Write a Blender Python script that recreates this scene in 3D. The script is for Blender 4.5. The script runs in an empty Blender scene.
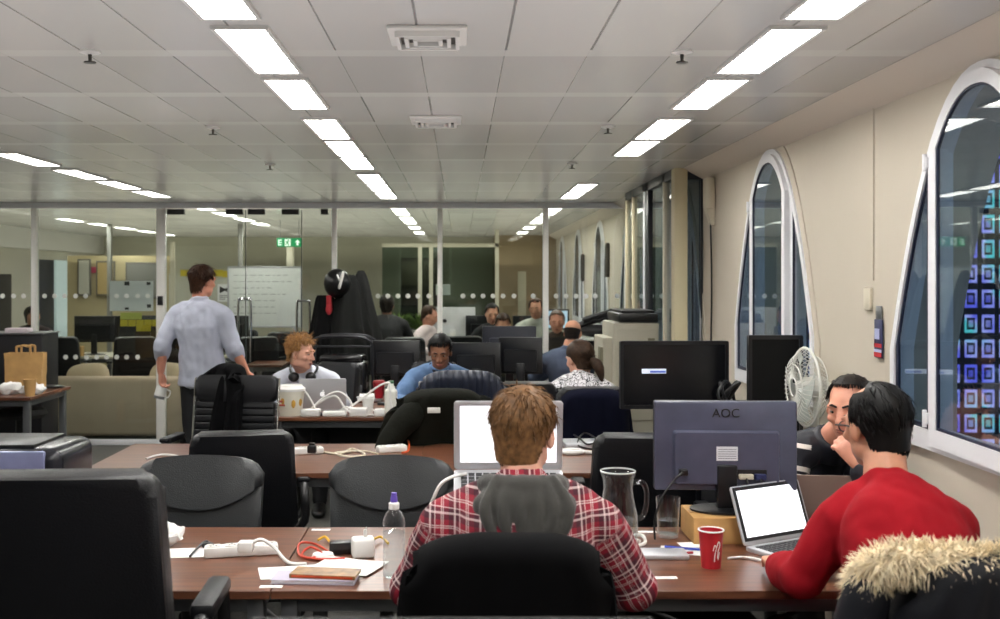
import bpy, bmesh, math, random
from mathutils import Vector, Matrix, noise
V = Vector
PI = math.pi
SC = bpy.context.scene
COL = SC.collection
F, CX, CY, H = 1065.0, 460.0, 279.0, 1.65      # focal length in pixels, principal point, eye height
def W(px, py, Y):
    return V(((px - CX) * Y / F, Y, H - (py - CY) * Y / F))
def onz(px, py, z=0.73):
    "the point at height z that is seen at px,py"
    Y = (H - z) * F / (py - CY)
    return V(((px - CX) * Y / F, Y, z))

# ------------------------------------------------------------------ materials
def lin(h):
    h = h.lstrip('#')
    r = []
    for i in (0, 2, 4):
        c = int(h[i:i+2], 16) / 255
        r.append(c / 12.92 if c <= 0.04045 else ((c + 0.055) / 1.055) ** 2.4)
    return (*r, 1)
_m = {}
def nn(nt, t, **kw):
    n = nt.nodes.new(t)
    for k, v in kw.items():
        setattr(n, k, v)
    return n
def mat(name, col, rough=0.5, metal=0.0, spec=0.5, var=0.0, vscale=8.0, bump=0.0, bscale=120.0, emit=0.0, sheen=0.0, coat=0.0, stretch=None):
    if name in _m:
        return _m[name]
    m = bpy.data.materials.new(name); m.use_nodes = True
    nt = m.node_tree; b = nt.nodes['Principled BSDF']
    c = lin(col)
    b.inputs['Base Color'].default_value = c
    b.inputs['Roughness'].default_value = rough
    b.inputs['Metallic'].default_value = metal
    b.inputs['Specular IOR Level'].default_value = spec
    b.inputs['Sheen Weight'].default_value = sheen
    b.inputs['Coat Weight'].default_value = coat
    if emit:
        b.inputs['Emission Color'].default_value = c
        b.inputs['Emission Strength'].default_value = emit
    if var or bump:
        tc = nn(nt, 'ShaderNodeTexCoord'); mp = nn(nt, 'ShaderNodeMapping')
        nt.links.new(tc.outputs['Object'], mp.inputs[0])
        if stretch: mp.inputs['Scale'].default_value = stretch
    if var:
        no = nn(nt, 'ShaderNodeTexNoise'); no.inputs['Scale'].default_value = vscale; no.inputs['Detail'].default_value = 5
        nt.links.new(mp.outputs[0], no.inputs['Vector'])
        rp = nn(nt, 'ShaderNodeValToRGB')
        rp.color_ramp.elements[0].position = 0.3; rp.color_ramp.elements[1].position = 0.7
        rp.color_ramp.elements[0].color = (c[0]*(1-var), c[1]*(1-var), c[2]*(1-var), 1)
        rp.color_ramp.elements[1].color = (min(1, c[0]*(1+var)), min(1, c[1]*(1+var)), min(1, c[2]*(1+var)), 1)
        nt.links.new(no.outputs['Fac'], rp.inputs[0]); nt.links.new(rp.outputs[0], b.inputs['Base Color'])
    if bump:
        n2 = nn(nt, 'ShaderNodeTexNoise'); n2.inputs['Scale'].default_value = bscale; n2.inputs['Detail'].default_value = 4
        nt.links.new(mp.outputs[0], n2.inputs['Vector'])
        bp = nn(nt, 'ShaderNodeBump'); bp.inputs['Strength'].default_value = bump; bp.inputs['Distance'].default_value = 0.01
        nt.links.new(n2.outputs['Fac'], bp.inputs['Height']); nt.links.new(bp.outputs[0], b.inputs['Normal'])
    _m[name] = m
    return m
def M2(nt, op, a, b=None):
    n = nn(nt, 'ShaderNodeMath', operation=op)
    for i, x in enumerate((a, b)):
        if x is None: continue
        if isinstance(x, (int, float)): n.inputs[i].default_value = x
        else: nt.links.new(x, n.inputs[i])
    return n.outputs[0]
def mixc(nt, fac, a, b):
    n = nn(nt, 'ShaderNodeMix', data_type='RGBA')
    if isinstance(fac, (int, float)): n.inputs[0].default_value = fac
    else: nt.links.new(fac, n.inputs[0])
    for i, x in ((6, a), (7, b)):
        if isinstance(x, tuple): n.inputs[i].default_value = x
        else: nt.links.new(x, n.inputs[i])
    return n.outputs[2]
def glass(name, tint='#ffffff', ior=1.45, edge=0.0, edgecol='#ffffff', refl=1.0, epow=1.0):
    if name in _m: return _m[name]
    m = bpy.data.materials.new(name); m.use_nodes = True
    nt = m.node_tree; nt.nodes.clear()
    out = nn(nt, 'ShaderNodeOutputMaterial')
    tr = nn(nt, 'ShaderNodeBsdfTransparent'); tr.inputs[0].default_value = lin(tint)
    gl = nn(nt, 'ShaderNodeBsdfGlossy'); gl.inputs['Roughness'].default_value = 0.01
    gl.inputs[0].default_value = (refl, refl, refl, 1)
    fr = nn(nt, 'ShaderNodeFresnel'); geo = nn(nt, 'ShaderNodeNewGeometry')
    nt.links.new(M2(nt, 'ADD', M2(nt, 'MULTIPLY', geo.outputs['Backfacing'], 1/ior - ior), ior), fr.inputs[0])
    mx = nn(nt, 'ShaderNodeMixShader')
    nt.links.new(fr.outputs[0], mx.inputs[0]); nt.links.new(tr.outputs[0], mx.inputs[1]); nt.links.new(gl.outputs[0], mx.inputs[2])
    last = mx
    if edge:
        lw = nn(nt, 'ShaderNodeLayerWeight'); lw.inputs[0].default_value = 0.25
        df = nn(nt, 'ShaderNodeBsdfDiffuse'); df.inputs[0].default_value = lin(edgecol)
        m2 = nn(nt, 'ShaderNodeMixShader')
        f = M2(nt, 'MULTIPLY', M2(nt, 'POWER', lw.outputs['Facing'], epow), edge)
        nt.links.new(f, m2.inputs[0]); nt.links.new(mx.outputs[0], m2.inputs[1]); nt.links.new(df.outputs[0], m2.inputs[2])
        last = m2
    nt.links.new(last.outputs[0], out.inputs[0])
    _m[name] = m
    return m
def realglass(name, ior=1.45, col='#ffffff'):
    if name in _m: return _m[name]
    m = bpy.data.materials.new(name); m.use_nodes = True
    b = m.node_tree.nodes['Principled BSDF']; b.inputs['Base Color'].default_value = lin(col)
    b.inputs['Transmission Weight'].default_value = 1.0; b.inputs['Roughness'].default_value = 0.0; b.inputs['IOR'].default_value = ior
    _m[name] = m
    return m
def wood(name, c1, c2, rough=0.3, scale=1.0):
    if name in _m: return _m[name]
    m = bpy.data.materials.new(name); m.use_nodes = True
    nt = m.node_tree; b = nt.nodes['Principled BSDF']
    tc = nn(nt, 'ShaderNodeTexCoord'); mp = nn(nt, 'ShaderNodeMapping')
    mp.inputs['Scale'].default_value = (1.2*scale, 18*scale, 18*scale)
    nt.links.new(tc.outputs['Object'], mp.inputs[0])
    no = nn(nt, 'ShaderNodeTexNoise'); no.inputs['Scale'].default_value = 2.0; no.inputs['Detail'].default_value = 8; no.inputs['Distortion'].default_value = 0.6
    nt.links.new(mp.outputs[0], no.inputs['Vector'])
    rp = nn(nt, 'ShaderNodeValToRGB')
    rp.color_ramp.elements[0].position = 0.35; rp.color_ramp.elements[0].color = lin(c1)
    rp.color_ramp.elements[1].position = 0.68; rp.color_ramp.elements[1].color = lin(c2)
    nt.links.new(no.outputs['Fac'], rp.inputs[0]); nt.links.new(rp.outputs[0], b.inputs['Base Color'])
    b.inputs['Roughness'].default_value = rough
    _m[name] = m
    return m

# ------------------------------------------------------------------ mesh building
def bm_(): return bmesh.new()
def box(bm, c, s, bev=0.0, M=None, seg=2):
    "box centred on c with full sizes s"
    r = bmesh.ops.create_cube(bm, size=1.0)
    vs = r['verts']
    for v in vs: v.co = V((v.co.x*s[0], v.co.y*s[1], v.co.z*s[2])) + V(c)
    if M is not None: bmesh.ops.transform(bm, matrix=M, verts=vs)
    if bev:
        es = list({e for v in vs for e in v.link_edges})
        bmesh.ops.bevel(bm, geom=es, offset=bev, segments=seg, affect='EDGES', profile=0.5, clamp_overlap=True)
    return bm
def bx(bm, x0, x1, y0, y1, z0, z1, bev=0.0):
    return box(bm, ((x0+x1)/2, (y0+y1)/2, (z0+z1)/2), (abs(x1-x0), abs(y1-y0), abs(z1-z0)), bev)
def frame_of(t, side=None):
    t = t.normalized()
    if side is None: side = V((1, 0, 0)) if abs(t.x) < 0.8 else V((0, 1, 0))
    s = side - t * t.dot(side)
    if s.length < 1e-5:
        side = V((0, 1, 0)) if abs(t.y) < 0.8 else V((0, 0, 1))
        s = side - t * t.dot(side)
    s.normalize()
    return s, t.cross(s)
def tube(bm, pts, rad, n=10, side=None, cap=True, rnd=False, closed=False):
    pts = [V(p) for p in pts]
    if not isinstance(rad, (list, tuple)): rad = [rad]*len(pts)
    rad = [(r, r) if not isinstance(r, (list, tuple)) else r for r in rad]
    k = len(pts); rings = []
    ref = side
    if rnd:
        t0 = (pts[0]-pts[1]).normalized(); t1 = (pts[-1]-pts[-2]).normalized()
        r0, r1 = rad[0], rad[-1]
        def ex(p, t, r):
            m = min(r)
            return [(p + t*m*0.5, (r[0]*0.86, r[1]*0.86)), (p + t*m*0.87, (r[0]*0.5, r[1]*0.5)), (p + t*m, (r[0]*0.12, r[1]*0.12))]
        a = ex(pts[0], t0, r0)[::-1]; b = ex(pts[-1], t1, r1)
        pts = [q[0] for q in a] + pts + [q[0] for q in b]
        rad = [q[1] for q in a] + rad + [q[1] for q in b]
        k = len(pts)
    for i, p in enumerate(pts):
        if closed: t = pts[(i+1) % k] - pts[i-1]
        elif i == 0: t = pts[1]-pts[0]
        elif i == k-1: t = pts[-1]-pts[-2]
        else: t = (pts[i+1]-p).normalized() + (p-pts[i-1]).normalized()
        if t.length < 1e-7: t = pts[min(i+1, k-1)] - pts[max(i-1, 0)] + V((1e-5, 0, 0))
        s, b = frame_of(t, ref)
        if side is None: ref = s
        rings.append([bm.verts.new(p + s*math.cos(2*PI*j/n)*rad[i][0] + b*math.sin(2*PI*j/n)*rad[i][1]) for j in range(n)])
    rr = range(k) if closed else range(k-1)
    for i in rr:
        a, b = rings[i], rings[(i+1) % k]
        for j in range(n):
            bm.faces.new((a[j], a[(j+1) % n], b[(j+1) % n], b[j]))
    if cap and not closed:
        bm.faces.new(rings[0][::-1]); bm.faces.new(rings[-1])
    return bm
def cyl(bm, p0, p1, r0, r1=None, n=16): return tube(bm, [p0, p1], [r0, r0 if r1 is None else r1], n)
def smoothpts(pts, sub=6):
    "Catmull-Rom through pts"
    P = [V(p) for p in pts]; out = []
    for i in range(len(P)-1):
        p0 = P[max(i-1, 0)]; p1 = P[i]; p2 = P[i+1]; p3 = P[min(i+2, len(P)-1)]
        for k in range(sub):
            t = k/sub
            out.append(0.5*((2*p1) + (p2-p0)*t + (2*p0-5*p1+4*p2-p3)*t*t + (3*p1-p0-3*p2+p3)*t**3))
    out.append(P[-1]); return out
def lathe(bm, prof, c=(0, 0, 0), n=24, M=None, sx=1.0, sy=1.0):
    "prof: (r, z) pairs; r=0 closes"
    rings = []; c = V(c); new = []
    for r, z in prof:
        if r < 1e-6:
            v = bm.verts.new(c + V((0, 0, z))); rings.append([v]); new.append(v)
        else:
            ring = [bm.verts.new(c + V((r*sx*math.cos(2*PI*j/n), r*sy*math.sin(2*PI*j/n), z))) for j in range(n)]
            rings.append(ring); new += ring
    for a, b in zip(rings, rings[1:]):
        for j in range(n):
            q = [a[j % len(a)], a[(j+1) % len(a)], b[(j+1) % len(b)], b[j % len(b)]]
            u = []
            for v in q:
                if v not in u: u.append(v)
            if len(u) > 2: bm.faces.new(u)
    if M is not None: bmesh.ops.transform(bm, matrix=M, verts=new)
    return bm
def ell(bm, c, r, R=None, u=16, v=10):
    m = Matrix.Translation(V(c)) @ (R.to_4x4() if R is not None else Matrix.Identity(4)) @ Matrix.Diagonal((r[0], r[1], r[2], 1))
    bmesh.ops.create_uvsphere(bm, u_segments=u, v_segments=v, radius=1.0, matrix=m)
    return bm
def prism(bm, poly, d, M=None):
    "poly: 2-D outline in x,z extruded along y by d"
    a = [bm.verts.new(V((p[0], 0, p[1]))) for p in poly]; b = [bm.verts.new(V((p[0], d, p[1]))) for p in poly]
    n = len(poly)
    bm.faces.new(a); bm.faces.new(b[::-1])
    for i in range(n): bm.faces.new((a[(i+1) % n], a[i], b[i], b[(i+1) % n]))
    if M is not None: bmesh.ops.transform(bm, matrix=M, verts=a+b)
    return bm
def rrect(w, h, r, n=5, z0=0):
    "rounded rectangle outline centred in x, from z0 up"
    pts = []
    for cx, cz, a0 in ((w/2-r, z0+r, -90), (w/2-r, z0+h-r, 0), (-w/2+r, z0+h-r, 90), (-w/2+r, z0+r, 180)):
        for k in range(n+1):
            a = math.radians(a0 + 90*k/n); pts.append((cx + r*math.cos(a), cz + r*math.sin(a)))
    return pts
def sheet(bm, f, nu, nv, thick=0.0, closed=False):
    "grid surface from f(u,v) in 0..1, optionally made solid"
    g = [[bm.verts.new(f(i/nu, j/nv)) for j in range(nv+1)] for i in range(nu+1)]
    fs = [bm.faces.new((g[i][j], g[i+1][j], g[i+1][j+1], g[i][j+1])) for i in range(nu) for j in range(nv)]
    if thick:
        bm.normal_update()
        h = [[bm.verts.new(v.co - v.normal*thick) for v in row] for row in g]
        for i in range(nu):
            for j in range(nv): bm.faces.new((h[i][j], h[i][j+1], h[i+1][j+1], h[i+1][j]))
        rim = [(i, 0) for i in range(nu)] + [(nu, j) for j in range(nv)] + [(i, nv) for i in range(nu, 0, -1)] + [(0, j) for j in range(nv, 0, -1)]
        for a, d in zip(rim, rim[1:]+rim[:1]):
            bm.faces.new((g[a[0]][a[1]], h[a[0]][a[1]], h[d[0]][d[1]], g[d[0]][d[1]]))
    return bm

def obj(name, bm, m, parent=None, smooth=True, ang=40, loc=None, fix=True):
    me = bpy.data.meshes.new(name)
    if fix: bmesh.ops.recalc_face_normals(bm, faces=bm.faces[:])
    bm.to_mesh(me); bm.free()
    for x in (m if isinstance(m, (list, tuple)) else [m]): me.materials.append(x)
    if smooth:
        me.shade_smooth(); me.set_sharp_from_angle(angle=math.radians(ang))
    o = bpy.data.objects.new(name, me); COL.objects.link(o)
    if parent is not None: o.parent = parent
    if loc is not None: o.location = loc
    return o
def tag(o, label=None, cat=None, group=None, kind=None):
    if label: o['label'] = label
    if cat: o['category'] = cat
    if group: o['group'] = group
    if kind: o['kind'] = kind
    return o
def thing(name, label, cat, loc=(0, 0, 0), rz=0.0, group=None, kind=None):
    o = bpy.data.objects.new(name, None); COL.objects.link(o)
    o.empty_display_size = 0.05
    o.location = loc; o.rotation_euler = (0, 0, rz)
    return tag(o, label, cat, group, kind)
def dup(root, loc=None, rz=None, label=None, parent=None):
    c = root.copy(); COL.objects.link(c)
    if parent is not None: c.parent = parent
    if loc is not None: c.location = loc
    if rz is not None: c.rotation_euler = (0, 0, rz)
    if label: c['label'] = label
    for ch in list(root.children): dup(ch, parent=c)
    return c
def one(name, bm, m, label, cat, loc=(0, 0, 0), rz=0.0, group=None, **kw):
    o = obj(name, bm, m, None, loc=loc, **kw); o.rotation_euler = (0, 0, rz)
    return tag(o, label, cat, group)
def blob(bm, vox, it=4, fac=0.5, amp=0.0, freq=12.0, adapt=0.0):
    "fuse overlapping closed shapes into one continuous skin"
    me = bpy.data.meshes.new('tmp'); bmesh.ops.recalc_face_normals(bm, faces=bm.faces[:]); bm.to_mesh(me); bm.free()
    o = bpy.data.objects.new('tmp', me); COL.objects.link(o)
    r = o.modifiers.new('r', 'REMESH'); r.mode = 'VOXEL'; r.voxel_size = vox
    if it:
        s = o.modifiers.new('s', 'SMOOTH'); s.factor = fac; s.iterations = it
    dg = bpy.context.evaluated_depsgraph_get()
    m2 = bpy.data.meshes.new_from_object(o.evaluated_get(dg))
    bpy.data.objects.remove(o); bpy.data.meshes.remove(me)
    if amp:
        nrm = [v.normal.copy() for v in m2.vertices]
        for v, n_ in zip(m2.vertices, nrm):
            p = v.co
            q = V((p.x*freq, p.y*freq, p.z*freq*0.75))
            w = noise.noise(q) + 0.5*noise.noise(q*2.1)
            v.co = p + n_ * (w*amp)
    m2.shade_smooth()
    return m2
def meobj(name, me, m, parent=None):
    me.name = name; me.materials.clear(); me.materials.append(m)
    o = bpy.data.objects.new(name, me); COL.objects.link(o)
    if parent is not None: o.parent = parent
    return o
def txt(name, s, size, m, parent=None, loc=(0, 0, 0), rot=(PI/2, 0, 0), ext=0.0005, align='CENTER'):
    cu = bpy.data.curves.new(name, 'FONT'); cu.body = s; cu.size = size; cu.extrude = ext; cu.align_x = align; cu.align_y = 'CENTER'
    o = bpy.data.objects.new(name, cu); COL.objects.link(o)
    dg = bpy.context.evaluated_depsgraph_get()
    me = bpy.data.meshes.new_from_object(o.evaluated_get(dg)); bpy.data.objects.remove(o); bpy.data.curves.remove(cu)
    o = meobj(name, me, m, parent); o.location = loc; o.rotation_euler = rot
    return o
ORD = ['first', 'second', 'third', 'fourth', 'fifth', 'sixth', 'seventh', 'eighth', 'ninth', 'tenth', 'eleventh', 'twelfth', 'thirteenth', 'fourteenth', 'fifteenth', 'sixteenth', 'seventeenth', 'eighteenth']
# ------------------------------------------------------------------ common materials
white_paint = mat('white_paint', '#d9d8d4', 0.4)
white_frame = mat('white_frame', '#e6e7ea', 0.35)
cream_wall = mat('cream_wall', '#c2b9a9', 0.75, var=0.04, vscale=1.5)
blackp = mat('black_plastic', '#0d0d0f', 0.38, var=0.15, vscale=30)
blackm = mat('black_matt', '#09090a', 0.7, bump=0.1, bscale=300)
greym = mat('grey_metal', '#8b8d90', 0.35, 0.8)
chrome = mat('chrome', '#d4d6d8', 0.15, 1.0)
leather = mat('black_leather', '#090a0f', 0.38, spec=0.38, bump=0.25, bscale=260)
leather_grey = mat('charcoal_leather', '#2b2e30', 0.42, spec=0.6, bump=0.22, bscale=220, var=0.1, vscale=5)
whitep = mat('white_plastic', '#e8e7e3', 0.35)
paper = mat('white_paper', '#f3f2f0', 0.8)
alu = mat('aluminium', '#c3c4c8', 0.35, 0.4)
wal = wood('walnut', '#553325', '#764a33', 0.3)
pane = glass('window_glass', '#d6e0e6', 1.7)
clear = glass('partition_glass', '#eef2ef', 1.5, edge=0.03, edgecol='#c8d0c8')
navy = mat('navy_gasket', '#131a35', 0.5)
ZC = 2.406
# floor
fl = bm_(); bx(fl, -6.5, 1.95, -3.2, 19.2, -0.1, 0)
carpet = mat('grey_carpet', '#5b5a56', 0.95, var=0.2, vscale=60, bump=0.4, bscale=400)
tag(obj('floor', fl, carpet), kind='structure')
# ceiling: metal planks with dark joints along the room and pale cross joints
cm = bpy.data.materials.new('ceiling_planks'); cm.use_nodes = True
nt = cm.node_tree; b = nt.nodes['Principled BSDF']
tc = nn(nt, 'ShaderNodeTexCoord'); sp = nn(nt, 'ShaderNodeSeparateXYZ'); nt.links.new(tc.outputs['Object'], sp.inputs[0])
xs = M2(nt, 'DIVIDE', M2(nt, 'ADD', sp.outputs[0], 10 - 0.037 + 0.005 + 0.281*0), 0.281)
ys = M2(nt, 'DIVIDE', M2(nt, 'ADD', sp.outputs[1], 10.0 - 3.92), 0.8)
fx = M2(nt, 'FRACT', xs); fy = M2(nt, 'FRACT', ys)
cb = nn(nt, 'ShaderNodeCombineXYZ'); nt.links.new(M2(nt, 'FLOOR', xs), cb.inputs[0]); nt.links.new(M2(nt, 'FLOOR', ys), cb.inputs[1])
wn = nn(nt, 'ShaderNodeTexWhiteNoise', noise_dimensions='2D'); nt.links.new(cb.outputs[0], wn.inputs['Vector'])
jw = M2(nt, 'MULTIPLY', wn.outputs['Value'], 0.022)
jx = M2(nt, 'LESS_THAN', fx, M2(nt, 'ADD', jw, 0.007))
jy = M2(nt, 'LESS_THAN', fy, 0.12)
inner = M2(nt, 'SUBTRACT', 1.0, jy)
jx2 = M2(nt, 'MULTIPLY', jx, M2(nt, 'ADD', M2(nt, 'MULTIPLY', inner, 0.75), 0.1))
tone = nn(nt, 'ShaderNodeValToRGB'); nt.links.new(wn.outputs['Value'], tone.inputs[0])
tone.color_ramp.elements[0].color = lin('#b0aeab'); tone.color_ramp.elements[1].color = lin('#c4c2bf')
c0 = mixc(nt, M2(nt, 'MULTIPLY', jy, 0.5), tone.outputs[0], lin('#d2d0cd'))
c1 = mixc(nt, jx2, c0, lin('#3a3936'))
nt.links.new(c1, b.inputs['Base Color'])
b.inputs['Roughness'].default_value = 0.24; b.inputs['Specular IOR Level'].default_value = 1.25
bp = nn(nt, 'ShaderNodeBump'); bp.inputs['Strength'].default_value = 0.25; bp.inputs['Distance'].default_value = 0.01
hh = M2(nt, 'ADD', M2(nt, 'MULTIPLY', jx, -0.6), M2(nt, 'MULTIPLY', jy, 0.35))
nt.links.new(hh, bp.inputs['Height']); nt.links.new(bp.outputs[0], b.inputs['Normal'])
ce = bm_(); bx(ce, -6.5, 1.95, -3.2, 19.2, ZC, ZC + 0.12)
tag(obj('ceiling', ce, cm), kind='structure')
# right-hand wall with arched openings
XW, XO = 1.66, 1.9
SILL, TOP, HW = 1.05, 2.34, 0.70
def archz(y, hw=HW, top=TOP): return top - 1.02 * (min(abs(y)/0.72, 1.2))**2.2
WIN = [3.37, 5.67, 7.97, 10.27, 12.57, 14.87, 17.17]
wb = bm_()
def q(*p): wb.faces.new([wb.verts.new(V(a)) for a in p])
ZT = ZC + 0.05
y0 = -3.2
for c in WIN:
    for X in (XW, XO):
        q((X, y0, 0), (X, c-HW, 0), (X, c-HW, ZT), (X, y0, ZT))
        q((X, c-HW, 0), (X, c+HW, 0), (X, c+HW, SILL), (X, c-HW, SILL))
    N = 28
    for k in range(N):
        a = -HW + 2*HW*k/N; d = -HW + 2*HW*(k+1)/N
        for X in (XW, XO): q((X, c+a, archz(a)), (X, c+d, archz(d)), (X, c+d, ZT), (X, c+a, ZT))
        q((XW, c+a, archz(a)), (XW, c+d, archz(d)), (XO, c+d, archz(d)), (XO, c+a, archz(a)))
    q((XW, c-HW, SILL), (XO, c-HW, SILL), (XO, c+HW, SILL), (XW, c+HW, SILL))
    for s in (-1, 1): q((XW, c+s*HW, SILL), (XO, c+s*HW, SILL), (XO, c+s*HW, archz(HW)), (XW, c+s*HW, archz(HW)))
    y0 = c+HW
for X in (XW, XO): q((X, y0, 0), (X, 19.2, 0), (X, 19.2, ZT), (X, y0, ZT))
bmesh.ops.remove_doubles(wb, verts=wb.verts[:], dist=1e-4)
tag(obj('wall_right', wb, cream_wall, smooth=False), kind='structure')
# sloping cove between ceiling and wall
cv = bm_(); prism(cv, [(1.52, ZC-0.001), (XW, ZC-0.001), (XW, ZC-0.075), (1.63, ZC-0.06)], 19.0+3.0, Matrix.Translation((0, -3.0, 0)))
tag(obj('trim_1', cv, mat('cove_paint', '#cdc4b7', 0.7), smooth=False), kind='structure')
# windows
def outline(y0, y1, zb, ins, n=24):
    "arch-topped outline between y0 and y1, inset from the arch by ins"
    pts = [(y0, zb)]
    for k in range(n+1):
        y = y0 + (y1-y0)*k/n
        sl = 1.02*2.2/0.72*(min(abs(y)/0.72, 1.2))**1.2
        pts.append((y, max(zb+0.02, archz(y) - ins*math.sqrt(1+min(sl, 4)**2)*0.9)))
    pts.append((y1, zb)); return pts
def ring(bm, O, I, x0, x1):
    n = len(O)
    vs = [[bm.verts.new((x, p[0], p[1])) for p in P] for P in (O, I) for x in (x0, x1)]
    o0, o1, i0, i1 = vs
    for k in range(n):
        j = (k+1) % n
        bm.faces.new((o0[k], o0[j], i0[j], i0[k])); bm.faces.new((o1[k], o1[j], i1[j], i1[k]))
        bm.faces.new((o0[k], o0[j], o1[j], o1[k])); bm.faces.new((i0[k], i0[j], i1[j], i1[k]))
def slab(bm, P, x0, x1):
    a = [bm.verts.new((x0, p[0], p[1])) for p in P]; d = [bm.verts.new((x1, p[0], p[1])) for p in P]
    bm.faces.new(a); bm.faces.new(d)
    for k in range(len(P)):
        j = (k+1) % len(P); bm.faces.new((a[k], a[j], d[j], d[k]))
for wi, c in enumerate(WIN):
    t = thing('window_%d' % (wi+1), None, None, (0, c, 0)); tag(t, kind='structure')
    f = bm_(); ring(f, outline(-HW, HW, SILL, 0), outline(-0.665, 0.665, SILL+0.07, 0.035), 1.642, 1.72)
    obj('window_frame', f, white_frame, t, ang=30)
    m_ = bm_(); ring(m_, outline(-0.77, 0.77, SILL-0.012, -0.06), outline(-HW, HW, SILL, 0), 1.653, 1.662)
    obj('architrave', m_, cream_wall, t, ang=30)
    for s in (-1, 1):
        mu = bm_(); bx(mu, 1.648, 1.72, s*0.362-0.022, s*0.362+0.022, SILL+0.05, archz(0.36)-0.03, 0.004)
        obj('mullion', mu, white_frame, t)
        a, d = sorted((s*0.384, s*0.663)); zb = SILL+0.07
        if s < 0: O = outline(a, d, zb, 0.035); I = outline(a+0.020, d-0.010, zb+0.016, 0.047)
        else: O = outline(a, d, zb, 0.035); I = outline(a+0.010, d-0.020, zb+0.016, 0.047)
        g = bm_(); ring(g, O, I, 1.650, 1.660); obj('gasket', g, navy, t, ang=30)
        g = bm_(); slab(g, I, 1.654, 1.658); obj('side_pane', g, pane, t, smooth=False)
    sa = thing('sash', None, None); sa.parent = t; 
    if wi == 0: sa.location = (1.65, 0.335, 0); sa.rotation_euler = (0, 0, math.radians(-2.0))
    else: sa.location = (1.65, 0.335, 0); sa.rotation_euler = (0, 0, math.radians(-1.0))
    f = bm_(); ring(f, outline(-0.345, 0.345, SILL+0.02, 0.03), outline(-0.29, 0.29, SILL+0.08, 0.08), -0.016, 0.03)
    bmesh.ops.translate(f, vec=(0, -0.335, 0), verts=f.verts); obj('sash_frame', f, white_frame, sa, ang=30)
    f = bm_(); ring(f, outline(-0.291, 0.291, SILL+0.079, 0.079), outline(-0.281, 0.281, SILL+0.089, 0.089), -0.012, -0.002)
    bmesh.ops.translate(f, vec=(0, -0.335, 0), verts=f.verts); obj('sash_gasket', f, navy, sa, ang=30)
    f = bm_(); slab(f, outline(-0.283, 0.283, SILL+0.087, 0.088), -0.009, -0.005)
    bmesh.ops.translate(f, vec=(0, -0.335, 0), verts=f.verts); obj('sash_pane', f, pane, sa, smooth=False)
    for z in (1.16, archz(0.36)-0.06):
        h = bm_(); cyl(h, (1.632, 0.372, z-0.03), (1.632, 0.372, z+0.03), 0.008, n=10); bx(h, 1.632, 1.65, 0.36, 0.395, z-0.02, z+0.02, 0.003)
        obj('hinge', h, white_frame, t)
# other walls
def wall(name, x0, x1, y0, y1, m, z0=0, z1=ZC+0.05):
    w = bm_(); bx(w, x0, x1, y0, y1, z0, z1); return tag(obj(name, w, m, smooth=False), kind='structure')
far_wall = mat('far_wall', '#c6c3b0', 0.8, var=0.08, vscale=1.0)
wall('wall_left', -6.7, -6.5, -3.2, 19.2, mat('left_wall', '#cbc7b8', 0.8, var=0.05, vscale=1))
wall('wall_front', -6.7, 1.95, -3.3, -3.2, cream_wall)
wall('wall_back', -6.7, 1.95, 19.2, 19.4, far_wall)
wall('wall_brown', 0.6, XW, 18.4, 19.2, mat('brown_wall', '#8f7d60', 0.7, var=0.1, vscale=2))
d = bm_(); bx(d, 1.0, 1.14, 18.36, 18.4, 0.2, 1.78, 0.004); tag(obj('door_3', d, mat('pale_door', '#b8b199', 0.6)), kind='structure')
# bulkhead and openings on the left wall
bk = bm_(); bx(bk, -6.5, -6.42, 10.7, 19.2, 2.1, ZC, 0.0); tag(obj('trim_2', bk, white_paint, smooth=False), kind='structure')
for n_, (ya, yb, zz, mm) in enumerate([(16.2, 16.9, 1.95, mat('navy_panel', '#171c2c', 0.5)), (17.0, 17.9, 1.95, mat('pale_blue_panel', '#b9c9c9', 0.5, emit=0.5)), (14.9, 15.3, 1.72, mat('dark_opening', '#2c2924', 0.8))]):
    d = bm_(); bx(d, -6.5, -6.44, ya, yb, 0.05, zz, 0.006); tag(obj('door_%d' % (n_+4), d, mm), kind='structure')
# beige pinboard partition and the frosted screen in the far room
beige = mat('beige_screen', '#bfb18a', 0.8, var=0.06, vscale=2)
wall('wall_beige', -5.9, -4.32, 16.0, 16.08, beige, 0, 2.0)
wall('wall_frosted', -4.1, -3.05, 15.0, 15.05, mat('frosted_screen', '#cdccbd', 0.45), 0, 1.72)
for nme, px in (('trim_3', 109), ('trim_4', 172), ('trim_5', 290), ('trim_6', 240), ('trim_7', 420), ('trim_8', 431), ('trim_9', 497)):
    Y = 16.4 if px in (420, 431, 497) else 14.6
    x = (px-CX)*Y/F; w = 0.06 if px != 290 else 0.09
    p = bm_(); bx(p, x-w/2, x+w/2, Y, Y+w, 0, ZC if px in (109, 240, 497) else 2.16, 0.004)
    tag(obj(nme, p, mat('post_cream', '#d8d2bd', 0.5) if px not in (109, 240) else mat('post_grey', '#8d8c86', 0.5)), kind='structure')
# second glazed screen deep in the far room
g2 = bm_(); bx(g2, -1.2, 0.6, 16.42, 16.44, 0.05, 2.16); tag(obj('wall_glazed_far', g2, glass('grey_glass', '#c3cfc9', 1.5, edge=0.25, edgecol='#9aa39a'), smooth=False), kind='structure')
tb = bm_(); bx(tb, -1.2, 0.6, 16.40, 16.46, 2.14, 2.2, 0.004); tag(obj('trim_10', tb, mat('post_cream', '#d8d2bd')), kind='structure')

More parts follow.
